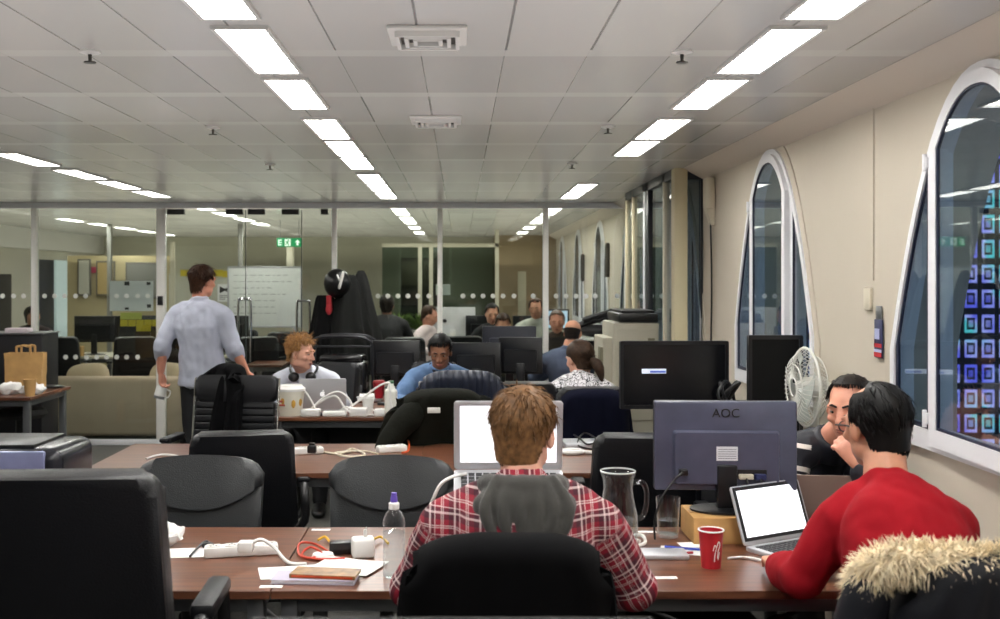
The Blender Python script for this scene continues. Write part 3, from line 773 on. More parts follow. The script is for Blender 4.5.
b_ = bm_(); tube(b_, smoothpts([(-0.14, -0.36, 0.93), (-0.22, -0.40, 0.86), (-0.29, -0.43, 0.78), (-0.34, -0.45, 0.70)], 4), [0.07, 0.075, 0.078, 0.08, 0.078, 0.075, 0.07, 0.068, 0.066, 0.064, 0.06, 0.056, 0.05], 12, rnd=True); obj('sleeve', b_, greencloth, j)
b_ = bm_(); drape_j = j
jk = drape('jacket', 'black jacket slung over the ribbed chair beside the standing man', 'jacket', (-1.60, 6.52), PI-0.55, 0.30, 1.075, 0.60, blackcloth, amp=0.03, seed=14, thick=0.03, front=0.42, ytop=-0.27, folds=4)
# parka with fur collar
pk = thing('parka', 'navy parka with cream fur trim hung over the red-jumper man\'s chair', 'parka', (1.175, 2.70, 0.012), 0.06)
drape('shell', '', '', None, 0, 0.47, 1.0, 0.42, parka, thick=0.04, amp=0.02, seed=21, wrap=0.15, flare=0.05, depth=0.19, parent=pk, bulge=0.02)
b_ = bm_(); b2 = bm_(); random.seed(4)
furpts = smoothpts([(-0.27, -0.25, 0.93), (-0.25, -0.31, 1.005), (-0.13, -0.36, 1.02), (0.02, -0.37, 1.01), (0.16, -0.355, 1.005), (0.27, -0.32, 1.02), (0.34, -0.26, 0.99)], 8)
tube(b2, furpts, [0.035]*len(furpts), 10, rnd=True); obj('fur_lining', b2, mat('fur_cream', '#e6d6b6', 0.9, var=0.25, vscale=40), pk)
for k in range(5200):
    i = random.randrange(len(furpts)-1); t_ = random.random(); p = furpts[i].lerp(furpts[i+1], t_); tg = (furpts[i+1]-furpts[i]).normalized()
    s, u_ = frame_of(tg); a = random.random()*2*PI; nr = s*math.cos(a) + u_*math.sin(a)
    L = random.uniform(0.018, 0.04); dr = (nr + tg*random.uniform(-0.6, 0.6) + V((0, 0, -0.25)) + V((random.gauss(0, .25), random.gauss(0, .25), random.gauss(0, .25)))).normalized()
    r0 = p + nr*0.033; sd = dr.cross(V((0.3, 0.5, 0.8))).normalized()*random.uniform(0.0012, 0.0024)
    m1 = r0 + dr*L*0.55 + V((0, 0, -0.002)); e1 = r0 + dr*L + V((0, 0, -0.007))
    up = sd.cross(dr)
    vs = [b_.verts.new(x) for x in (r0+sd, r0-sd*0.5+up*0.8, r0-sd*0.5-up*0.8, m1+sd*0.8, m1-sd*0.4+up*0.6, m1-sd*0.4-up*0.6, e1)]
    for q_ in ((0, 1, 4, 3), (1, 2, 5, 4), (2, 0, 3, 5), (3, 4, 6), (4, 5, 6), (5, 3, 6)): b_.faces.new([vs[z_] for z_ in q_])
obj('fur_trim', b_, mat('fur_cream', '#e6d6b6'), pk, fix=False)
b_ = bm_(); cyl(b_, (-0.22, -0.385, 0.86), (-0.22, -0.40, 0.86), 0.012, n=14); cyl(b_, (-0.22, -0.385, 0.77), (-0.22, -0.40, 0.77), 0.012, n=14); obj('button', b_, chrome, pk)
b_ = bm_(); tube(b_, smoothpts([(0.25, -0.32, 0.93), (0.36, -0.30, 0.8), (0.38, -0.26, 0.62), (0.36, -0.22, 0.5)], 4), 0.07, 12, rnd=True); obj('sleeve', b_, parka, pk)
b_ = bm_(); tube(b_, smoothpts([(-0.27, -0.28, 0.93), (-0.30, -0.26, 0.8), (-0.31, -0.2, 0.62), (-0.3, -0.16, 0.5)], 4), 0.055, 12, rnd=True); obj('sleeve', b_, parka, pk)

# ------------------------------------------------------------------ monitors and computers
mback = mat('monitor_back', '#474a5e', 0.4, spec=0.6, var=0.15, vscale=9)
mdark = mat('monitor_dark', '#101115', 0.35)
mscreen = mat('dark_screen', '#0d0e12', 0.22, spec=0.6)
def monitor(label, loc, rz, w, h, zb, back=mback, stand=True, frame=mdark, screen=mscreen, group=None, bulge=True, base_z=0.73, name='monitor'):
    "screen faces -y locally; zb: height of the lower edge above the floor"
    t = thing(name, label, 'monitor', (loc[0], loc[1], base_z), rz, group); z = zb-base_z
    b_ = bm_(); vs = puff(b_, rrect(w, h, 0.008, 3, z0=z), 0.028, 0.006, seg=2); obj('housing', b_, back, t)
    b_ = bm_(); ro = rrect(w, h, 0.008, 3, z0=z); ri = rrect(w-0.036, h-0.04, 0.003, 3, z0=z+0.02)
    vs = [[b_.verts.new((p[0], y, p[1])) for p in P] for P in (ro, ri) for y in (-0.012, 0.002)]
    for k in range(len(ro)):
        j = (k+1) % len(ro)
        for a, d in ((0, 1), (0, 2), (2, 3)): b_.faces.new((vs[a][k], vs[a][j], vs[d][j], vs[d][k]))
    obj('bezel', b_, frame, t)
    b_ = bm_(); box(b_, (0, -0.003, z+h/2), (w-0.034, 0.006, h-0.038)); obj('screen', b_, screen, t, smooth=False)
    if bulge:
        b_ = bm_(); P = rrect(w*0.76, h*0.62, 0.01, 3, z0=z+h*0.06); prism(b_, P, 0.03, Matrix.Translation((0, 0.02, 0)))
        for v in b_.verts:
            if v.co.y > 0.04: v.co.x *= 0.95; v.co.z = z+h*0.37 + (v.co.z-z-h*0.37)*0.92
        obj('rear_housing', b_, back, t, ang=25)
    if stand:
        b_ = bm_(); bx(b_, -0.035, 0.035, 0.03, 0.06, 0.012, z+h*0.3, 0.006); obj('stand_neck', b_, frame, t)
        b_ = bm_(); lathe(b_, [(0, 0), (0.115, 0), (0.115, 0.006), (0.06, 0.014), (0, 0.016)], (0, 0.02, 0), 28, sx=1.1, sy=0.8); obj('stand_base', b_, frame, t)
    return t
# monitor with the letters on its back, on the cardboard box
BZ = 0.825
cb_ = thing('cardboard_box', 'low tan cardboard box under the monitor with three letters', 'box', (0.92, 3.80, 0.73))
b_ = bm_(); box(b_, (0, 0, 0.046), (0.22, 0.22, 0.092), 0.003); obj('carton', b_, mat('cardboard', '#b98f57', 0.8, var=0.12, vscale=12), cb_)
b_ = bm_(); box(b_, (0, 0, 0.0925), (0.21, 0.05, 0.002)); obj('packing_tape', b_, mat('packing_tape', '#a77d45', 0.35), cb_)
ma = monitor('large monitor seen from behind with three embossed letters, on the cardboard box', (0.95, 3.83), PI-0.04, 0.505, 0.318, 0.895, base_z=BZ)
# (its rear faces the camera: local +y side is seen)
txt('logo_lettering', 'AOC', 0.045, mdark, ma, (0.0, 0.0295, BZ*0+0.895-BZ+0.275), (PI/2, 0, PI), 0.0015)
b_ = bm_(); box(b_, (0.0, 0.0505, 0.07+0.135), (0.075, 0.001, 0.05)); o_ = obj('rating_label', b_, mat('label_grey', '#d9dae0', 0.6), ma)
b_ = bm_()
for k in range(5): box(b_, (0.0, 0.0512, 0.07+0.118+k*0.008), (0.065, 0.0005, 0.0016))
obj('print', b_, mat('print_grey', '#5b5c66', 0.6), o_)
b_ = bm_(); box(b_, (-0.06, 0.0495, 0.07+0.062), (0.16, 0.004, 0.034), 0.002); o_ = obj('port_bay', b_, blackp, ma)
b_ = bm_(); box(b_, (-0.065, 0.058, 0.07+0.055), (0.05, 0.022, 0.018), 0.003); obj('plug', b_, mat('plug_cream', '#c9c3b0', 0.5), o_)
b_ = bm_(); box(b_, (-0.115, 0.058, 0.07+0.055), (0.04, 0.022, 0.02), 0.003); obj('plug', b_, mat('plug_blue', '#222a55', 0.5), o_)
b_ = bm_(); tube(b_, smoothpts([(-0.065, 0.066, 0.12), (-0.068, 0.085, 0.08), (-0.07, 0.09, 0.02), (-0.09, 0.1, -0.04), (-0.12, 0.11, -0.085)], 5), 0.004, 6); tube(b_, smoothpts([(-0.115, 0.066, 0.12), (-0.12, 0.085, 0.08), (-0.14, 0.09, 0.01), (-0.17, 0.11, -0.06), (-0.17, 0.12, -0.09)], 5), 0.0035, 6); obj('signal_cable', b_, blackp, ma)
b_ = bm_(); box(b_, (0.155, 0.06, 0.07+0.07), (0.03, 0.026, 0.022), 0.004); tube(b_, smoothpts([(0.16, 0.07, 0.14), (0.19, 0.09, 0.12), (0.235, 0.1, 0.06), (0.262, 0.1, -0.02), (0.262, 0.1, -0.09)], 6), 0.004, 6); obj('power_cable', b_, blackp, ma)

# nearest monitor, only its top edge in view
monitor('wide dark monitor seen from behind along the bottom edge, nearest to the camera', (-0.01, 1.42), PI, 0.545, 0.34, 0.855, back=blackm, frame=blackm, bulge=True)
ms = monitor('dark monitor with a small light box on its screen, second row', (1.09, 5.42), 0.03, 0.555, 0.345, 0.99, back=mdark)
osd = mat('screen_box', '#c8cede', 0.4, emit=0.7); b_ = bm_(); box(b_, (-0.105, -0.0075, 0.452), (0.125, 0.001, 0.024)); ob_ = obj('message_box', b_, osd, ms)
b_ = bm_(); box(b_, (-0.085, -0.0085, 0.449), (0.08, 0.001, 0.010)); obj('message_bar', b_, mat('screen_box_blue', '#4b63b4', 0.4, emit=0.5), ob_)
monitor('tall monitor turned upright behind the white fan', (1.63-0.06, 5.3), 0.0, 0.0, 0.0, 0.0) if False else None
pm = monitor('tall black monitor turned upright between the cable heap and fan', (1.515, 5.12), 0.0, 0.262, 0.50, 0.88, back=mdark, screen=mat('black_screen', '#060607', 0.6, spec=0.2))
# row of monitors before the partition
md = monitor('black monitor seen from behind, leftmost on the dark desk', (-0.55, 9.05), PI, 0.42, 0.30, 0.83, back=mdark)
dup(md, (0.13, 8.72, 0.73), PI, 'black monitor seen from behind, just right of the blue-sweater man').scale = (0.98, 1, 1.0)
mm = monitor('grey-backed monitor rising above the others near the partition post', (0.43, 9.3), PI+0.02, 0.47, 0.31, 0.93, back=mat('monitor_grey', '#2b2e38', 0.4))
m4 = monitor('black monitor with raised rear panel left of the bald man', (0.50, 8.78), PI-0.12, 0.36, 0.30, 0.87, back=mdark)
monitor('black monitor standing behind the paper bag table', (-3.95, 9.62), 0, 0.66, 0.42, 0.72, back=mdark, base_z=0.0, name='display_board') if False else None

# ------------------------------------------------------------------ laptops
lit = mat('lit_screen', '#f4f6fb', 0.3, emit=1.0)
keys = mat('black_keys', '#1b1b1d', 0.5)
def laptop(label, loc, rz, w, d, tilt, body=alu, screen=lit, logo=False, z=0.0, pitch=0.0):
    t = thing('laptop', label, 'laptop', loc, rz)
    t.rotation_euler = (math.radians(pitch), 0, rz)
    b_ = bm_(); b3 = rrect(w, d, 0.012, 4, z0=-d); vs = puff(b_, b3, 0.016, 0.004, seg=2)
    bmesh.ops.transform(b_, matrix=Matrix(((1, 0, 0, 0), (0, 0, 1, 0), (0, 1, 0, 0), (0, 0, 0, 1))), verts=b_.verts[:]); dk = obj('deck', b_, body, t)
    b_ = bm_(); rows = 5
    for r in range(rows):
        n_ = 13
        for k in range(n_):
            if r == 4 and 3 < k < 9:
                if k == 6: box(b_, (0, -0.035-r*0.0215*d/0.23, 0.0165), (w*0.36, 0.0165*d/0.23, 0.003), 0.001, seg=1)
                continue
            box(b_, ((k-(n_-1)/2)*w*0.88/n_, -0.035-r*0.0215*d/0.23, 0.0165), (w*0.88/n_*0.82, 0.0165*d/0.23, 0.003))
    obj('keys', b_, keys, dk)
    b_ = bm_(); box(b_, (0, -d*0.77, 0.0163), (w*0.3, d*0.3, 0.001)); obj('trackpad', b_, mat('trackpad', '#9fa0a5', 0.3, 0.5), dk)
    R = Matrix.Translation((0, 0, 0.016)) @ Matrix.Rotation(math.radians(-tilt), 4, 'X'); h = d*0.98
    b_ = bm_(); vs = puff(b_, rrect(w, h, 0.012, 4), 0.007, 0.002, seg=2); bmesh.ops.transform(b_, matrix=R, verts=vs); ld = obj('lid', b_, body, t)
    b_ = bm_(); box(b_, (0, -0.0006, h/2+0.004), (w-0.016, 0.0012, h-0.018)); bmesh.ops.transform(b_, matrix=R, verts=b_.verts[:]); obj('bezel', b_, body if screen is lit and tilt < 17 else keys, ld)
    b_ = bm_(); box(b_, (0, -0.0018, h/2+0.004), (w-0.042, 0.0012, h-0.042)); bmesh.ops.transform(b_, matrix=R, verts=b_.verts[:]); obj('screen', b_, screen, ld, smooth=False)
    if logo:
        b_ = bm_(); P = []
        for k in range(28):
            a = 2*PI*k/28; r = 0.017*(1 - 0.16*math.exp(-((a-PI/2)/0.35)**2) - 0.08*math.exp(-((a-3*PI/2)/0.3)**2)); x = r*math.cos(a); zz = r*math.sin(a)
            if x < -0.010 and abs(zz-0.002) < 0.008: x = -0.010 + 0.003
            P.append((x, zz))
        prism(b_, P, 0.0006); 
        prism(b_, [(0.0, 0.019), (-0.005, 0.023), (-0.006, 0.030), (-0.001, 0.026)], 0.0006)
        bmesh.ops.transform(b_, matrix=R @ Matrix.Translation((0, 0.007, h/2)), verts=b_.verts[:]); obj('lid_logo', b_, mat('logo_white', '#ffffff', 0.4, emit=0.8), ld, smooth=False)
    return t
# raised laptop of the plaid man
p0 = W(508, 471, 3.66)
laptop('silver laptop with blank white screen raised in front of the plaid man', (p0.x, p0.y, p0.z-0.008), 0.0, 0.372, 0.245, 13, pitch=21)
ls = thing('laptop_stand', 'white stand lifting the plaid man\'s laptop above the desk', 'laptop stand', (p0.x, 3.56, 0.73))
b_ = bm_(); 
zt_ = p0.z-0.73
tube(b_, smoothpts([(0, 0.10, 0.006), (0, 0.09, zt_*0.5), (0, 0.05, zt_-0.05)], 5), [(0.06, 0.006)]*11, 10, side=V((1, 0, 0))); obj('upright', b_, white_paint, ls)
b_ = bm_(); box(b_, (0, 0.03, 0.005), (0.2, 0.2, 0.01), 0.004); obj('foot', b_, white_paint, ls)
b_ = bm_(); box(b_, (0, 0, 0), (0.22, 0.2, 0.006), 0.002, M=Matrix.Translation((0, -0.01, zt_-0.062)) @ Matrix.Rotation(math.radians(21), 4, 'X')); obj('cradle', b_, white_paint, ls)
b_ = bm_(); tube(b_, smoothpts([W(466, 474, 3.62), W(452, 477, 3.58), W(441, 484, 3.56), W(434, 497, 3.56), W(428, 515, 3.58), onz(426, 548), onz(432, 552)], 6), 0.006, 8); one('cable', b_, whitep, 'thick white cable arching from the raised laptop', 'cable')
# red man's laptop
hl, hr = onz(752, 553), onz(826, 540)
mid = (hl+hr)/2 
lr = laptop('silver laptop with lit white screen under the red-jumper man\'s hand', (mid.x-0.03, mid.y+0.02, 0.73), math.atan2(hr.y-hl.y, hr.x-hl.x), 0.33, 0.205, 20)
lg = laptop('open silver laptop with a white fruit mark on its lid, before the ginger-haired man', (-0.955, 7.42, 0.73), PI+0.08, 0.325, 0.227, 14, logo=True, screen=mscreen)
laptop('open pale laptop in front of the blue-sweater man', (-0.12, 7.36, 0.73), PI, 0.33, 0.22, 18, screen=mscreen)
laptop('taupe laptop seen from behind at the striped-jacket man', (1.33, 3.86, 0.73), PI-0.1, 0.30, 0.21, 12, screen=mscreen, body=mat('taupe_metal', '#8d7b72', 0.4, 0.5))
# ------------------------------------------------------------------ people
skinm = {}
def skin(name, col):
    m = mat(name, col, 0.5, var=0.08, vscale=14, bump=0.08, bscale=300)
    m.node_tree.nodes['Principled BSDF'].inputs['Subsurface Weight'].default_value = 0.08
    m.node_tree.nodes['Principled BSDF'].inputs['Subsurface Radius'].default_value = (0.02, 0.008, 0.004)
    return m
def basis(fwd, up=V((0, 0, 1))):
    "columns: right, forward, up"
    f = V(fwd).normalized(); r = f.cross(V(up)).normalized(); u = r.cross(f).normalized()
    return Matrix((r, f, u)).transposed()
def add_head(bm, c, R, s, lod=1):
    def e(p, r, rot=None):
        RR = R if rot is None else R @ rot
        ell(bm, c + R @ (V(p)*s), [x*s for x in r], RR)
    e((0, -0.018, 0.036), (0.074, 0.093, 0.080)); e((0, 0.022, 0.0), (0.066, 0.070, 0.095)); e((0, 0.03, -0.055), (0.054, 0.056, 0.058))
    e((0, 0.058, -0.088), (0.030, 0.026, 0.024))
    for x in (-1, 1):
        e((x*0.045, 0.0, -0.062), (0.018, 0.05, 0.03)); e((x*0.040, 0.062, -0.022), (0.022, 0.022, 0.018))
        e((x*0.031, 0.079, 0.026), (0.027, 0.013, 0.009))
        e((x*0.077, -0.010, -0.012), (0.009, 0.020, 0.032), Matrix.Rotation(x*-0.35, 3, 'Z'))
        e((x*0.011, 0.098, -0.030), (0.009, 0.011, 0.009))
    tube(bm, [c + R @ (V(p)*s) for p in ((0, 0.084, 0.018), (0, 0.097, -0.008), (0, 0.108, -0.026))], [0.009*s, 0.011*s, 0.012*s], 10, rnd=True)
    e((0, 0.083, -0.058), (0.024, 0.012, 0.007)); e((0, 0.080, -0.069), (0.020, 0.012, 0.008))
def add_hand(bm, w, d, pn, side, s=1.0, curl=0.5, spread=1.0, thumb=0.6):
    "w wrist, d direction of the fingers, pn palm normal, side: direction of the thumb"
    d = V(d).normalized(); pn = V(pn); pn = (pn - d*pn.dot(d)).normalized(); t = V(side); t = (t - d*t.dot(d) - pn*t.dot(pn)).normalized()
    R = Matrix((t, d, pn)).transposed()
    c = V(w) + d*0.052*s
    tube(bm, [V(w)-d*0.01, V(w)+d*0.03*s, V(w)+d*0.075*s, V(w)+d*0.092*s], [(0.026*s, 0.018*s), (0.035*s, 0.016*s), (0.041*s, 0.0145*s), (0.038*s, 0.011*s)], 12, side=t, rnd=True)
    for k, (o, L) in enumerate(((0.031, 0.072), (0.0105, 0.081), (-0.0105, 0.076), (-0.031, 0.060))):
        p = V(w) + d*(0.088 - abs(o)*0.15)*s + t*o*s*(1+0.05*spread)
        dd = (d + t*o*2.2*spread).normalized(); a = curl*0.9; pts = [p - dd*0.015*s, p]
        for f, seg in ((0.45, 1), (0.32, 1.15), (0.25, 0.8)):
            q_ = dd*math.cos(a) + pn*math.sin(a); p = p + q_*L*f*s; pts.append(p); a += curl*seg
        tube(bm, pts, [0.0092*s, 0.0092*s, 0.0086*s, 0.0080*s, 0.0068*s], 8, rnd=True)
    p = V(w) + d*0.022*s + t*0.024*s; q_ = (t*0.75 + d*0.65 + pn*0.25*thumb).normalized(); q2 = (d*0.95 + t*0.25*(1-thumb) + pn*0.45*thumb).normalized()
    tube(bm, [p - q_*0.012*s, p + q_*0.034*s, p + q_*0.034*s + q2*0.030*s, p + q_*0.034*s + q2*0.055*s], [0.014*s, 0.0115*s, 0.0100*s, 0.0078*s], 8, rnd=True)
def torso_rings(P, infl):
    sd = P['sd']; hip, wa, ch, shm, nb = P['hip'], P['waist'], P['chest'], P['shm'], P['neck']
    b = P.get('build', 1.0)
    pts = [hip - (wa-hip).normalized()*0.06, hip, wa, ch, shm, nb]
    rad = [(0.15, 0.115), (0.165, 0.125), (0.148, 0.108), (0.168, 0.118), (0.150, 0.085), (0.062, 0.058)]
    return smoothpts(pts, 3), [((r[0]*b+infl), (r[1]*b+infl)) for r in interp(rad, 3)], sd
def interp(rad, sub):
    out = []
    for i in range(len(rad)-1):
        for k in range(sub):
            t = k/sub; out.append(tuple(a+(b-a)*t for a, b in zip(rad[i], rad[i+1])))
    out.append(rad[-1]); return out
def add_torso(bm, P, infl=0.0):
    pts, rad, sd = torso_rings(P, infl)
    tube(bm, pts, rad, 20, side=sd, rnd=True)
    b = P.get('build', 1.0)
    for k, s in enumerate(P['sh']):
        m = P['neck'].lerp(s, 0.55) + V((0, 0, 0.006))
        tube(bm, [P['neck'].lerp(P['shm'], 0.1), m, s], [0.045+infl, 0.056*b+infl, 0.056*b+infl], 14, rnd=True)
        ell(bm, P['chest'].lerp(s, 0.5) - V((0, 0, 0.02)), (0.085*b+infl, 0.085*b+infl, 0.1*b+infl))
def add_arm(bm, s, e, w, infl=0.0, b=1.0, cut=1.0, elbow=0.0):
    pts = [V(s), V(s).lerp(V(e), 0.45), V(e), V(e).lerp(V(w), 0.4), V(e).lerp(V(w), cut)]
    r = [0.054*b, 0.049*b, 0.041*b, 0.042*b, 0.041*b + (0.027-0.041*b)*((cut-0.4)/0.6)]
    tube(bm, pts, [x+infl for x in r], 14, rnd=(cut == 1.0) or True)
    ell(bm, e, (0.041*b+infl+elbow,)*3)
def add_legs(bm, P, infl=0.0, cutfoot=True):
    sd = P['sd']
    for k, (kn, an) in enumerate(P['legs']):
        h = P['hip'] + sd*(0.085 if k else -0.085) - V((0, 0, 0.03))
        tube(bm, [h, h.lerp(kn, 0.5), kn, kn.lerp(an, 0.35), an], [0.088+infl, 0.074+infl, 0.056+infl, 0.054+infl, 0.038+infl*1.3], 14, rnd=True)
def add_feet(bm, P, infl=0.0, only=None):
    for k, (kn, an) in enumerate(P['legs']):
        if only is not None and k != only: continue
        f = P.get('foot', P['fw']); f = V((f.x, f.y, 0)).normalized()
        a = V((an.x, an.y, 0)); s = f.cross(V((0, 0, 1)))
        tube(bm, [a - f*0.05 + V((0, 0, 0.045)), a + f*0.04 + V((0, 0, 0.045)), a + f*0.13 + V((0, 0, 0.035)), a + f*0.18 + V((0, 0, 0.028))], [(0.036+infl, 0.042+infl*0.2), (0.042+infl, 0.042+infl*0.2), (0.045+infl, 0.032+infl*.2), (0.036+infl, 0.026+infl*.2)], 12, side=s, rnd=True)
        tube(bm, [an, a + V((0, 0, 0.05))], [0.035+infl*0.8, 0.037+infl*0.8], 10, rnd=True)
def skull_pt(c, R, s, th, ph, k=1.0):
    "point on the skull: th longitude from the back (0) to the face (pi), ph elevation"
    d = V((math.sin(th)*math.cos(ph), -math.cos(th)*math.cos(ph), math.sin(ph)))
    # ray from the centre of the cranium to a fused pair of ellipsoids
    acc = 0.0; nrm = V((0, 0, 0))
    for ce, r in (((0, -0.018, 0.036), (0.076, 0.095, 0.082)), ((0, 0.022, 0.0), (0.066, 0.070, 0.097)), ((0, -0.02, -0.01), (0.066, 0.078, 0.085)), ((0, -0.030, -0.055), (0.057, 0.058, 0.06))):
        o = V((0, -0.01, 0.02)) - V(ce); A = sum((d[i]/r[i])**2 for i in range(3)); B = sum(o[i]*d[i]/r[i]**2 for i in range(3)); C_ = sum((o[i]/r[i])**2 for i in range(3)) - 1
        D = B*B - A*C_
        if D > 0:
            t = (-B + math.sqrt(D))/A
            if t > 0: w = (t*10)**14; acc += w; nrm += V([(o[i]+d[i]*t)/r[i]**2 for i in range(3)]).normalized()*w
    best = acc**(1/14)/10; nrm.normalize()
    p = V((0, -0.01, 0.02)) + d*best*k
    return c + R @ (p*s), (R @ nrm).normalized()
def hair(parent, c, R, s, m, region, length, n, name='hair', lift=0.25, width=0.0035, crown=(0.0, 1.25), messy=0.25, flow=None, thick=0.010, seed=1, curl=0.0, lenf=None, inv=None):
    "a skull cap with many tapered locks lying along it"
    rnd_ = random.Random(seed); b_ = bm_()
    NT, NP = 48, 32; grid = {}
    for i in range(NT):
        for j in range(NP+1):
            th = 2*PI*i/NT; ph = -1.2 + (PI/2+1.2)*j/NP
            if region(th if th <= PI else 2*PI-th, ph, th): 
                p, nd = skull_pt(c, R, s, th, ph); grid[i, j] = (p + nd*thick*s, p - nd*0.004*s)
    vt = {}
    def gv(i, j, k):
        i %= NT
        if (i, j, k) not in vt: vt[i, j, k] = b_.verts.new(grid[i, j][k])
        return vt[i, j, k]
    for i in range(NT):
        for j in range(NP):
            ks = [(i, j), ((i+1) % NT, j), ((i+1) % NT, j+1), (i, j+1)]
            if all(k in grid for k in ks):
                b_.faces.new([gv(*k, 0) for k in ks])
    cth, cph = crown; cp, _ = skull_pt(c, R, s, cth, cph)
    k = 0; tries = 0
    while k < n and tries < n*8:
        tries += 1
        th = rnd_.random()*2*PI; z = rnd_.uniform(-0.93, 1); ph = math.asin(z)
        if not region(th if th <= PI else 2*PI-th, ph, th): continue
        k += 1
        p, nd = skull_pt(c, R, s, th, ph); p = p + nd*thick*0.6*s
        away = p - cp; away = away - nd*away.dot(nd)
        if away.length < 0.035*s: away = away*0.6 + R @ V((rnd_.uniform(-1, 1), rnd_.uniform(-1, 1), 0))*0.03*s
        dr = away.normalized()
        if flow is not None:
            f = R @ V(flow(th, ph)); f = f - nd*f.dot(nd)
            if f.length > 1e-3: dr = f.normalized()
        L = (length if lenf is None else lenf(th, ph))*s*rnd_.uniform(0.75, 1.25)
        dr = (dr + nd*lift + V((rnd_.gauss(0, messy), rnd_.gauss(0, messy), rnd_.gauss(0, messy)))*0.6).normalized()
        sd = dr.cross(nd).normalized()*width*s*rnd_.uniform(0.7, 1.3); up = nd*width*s*0.8
        rings = []
        q_ = p; d2 = dr
        cd = V((rnd_.gauss(0, 1), rnd_.gauss(0, 1), rnd_.gauss(0, 1)))*curl
        for t in range(4):
            f = (1.0, 0.9, 0.6, 0.0)[t]
            if t == 3: rings.append([b_.verts.new(q_)])
            else: rings.append([b_.verts.new(q_ + sd*f), b_.verts.new(q_ + up*f), b_.verts.new(q_ - sd*f)])
            d2 = (d2 - nd*(0.16 + lift*0.35) + V((0, 0, -0.08)) + cd).normalized(); q_ = q_ + d2*L/3
        for a, d in zip(rings, rings[1:]):
            for g in range(3):
                h = (g+1) % 3
                if len(d) == 3: b_.faces.new((a[g], a[h], d[h], d[g]))
                else: b_.faces.new((a[g], a[h], d[0]))
    return obj(name, b_, m, parent, fix=False, ang=180)
def eyes(parent, c, R, s, brow):
    b_ = bm_(); b2 = bm_(); b3 = bm_()
    for x in (-1, 1):
        ell(b_, c + R @ (V((x*0.031, 0.0775, 0.006))*s), (0.0125*s, 0.008*s, 0.0048*s), R, 12, 8)
        ell(b2, c + R @ (V((x*0.030, 0.084, 0.005))*s), (0.0056*s, 0.003*s, 0.0046*s), R, 10, 6)
        tube(b3, [c + R @ (V((x*q_[0], q_[1], q_[2]))*s) for q_ in ((0.013, 0.093, 0.028), (0.03, 0.091, 0.034), (0.048, 0.078, 0.027))], [0.004*s, 0.0045*s, 0.002*s], 6, rnd=True)
    obj('eye', b_, mat('eye_white', '#8d857e', 0.6), parent); obj('iris', b2, mat('iris_brown', '#1d130d', 0.2), parent); obj('eyebrow', b3, brow, parent)
    b_ = bm_(); ell(b_, c + R @ (V((0, 0.0885, -0.0585))*s), (0.022*s, 0.008*s, 0.0042*s), R, 12, 8); ell(b_, c + R @ (V((0, 0.0865, -0.0675))*s), (0.019*s, 0.008*s, 0.005*s), R, 12, 8)
    obj('lips', b_, mat('lips', '#9a5a50', 0.5), parent)
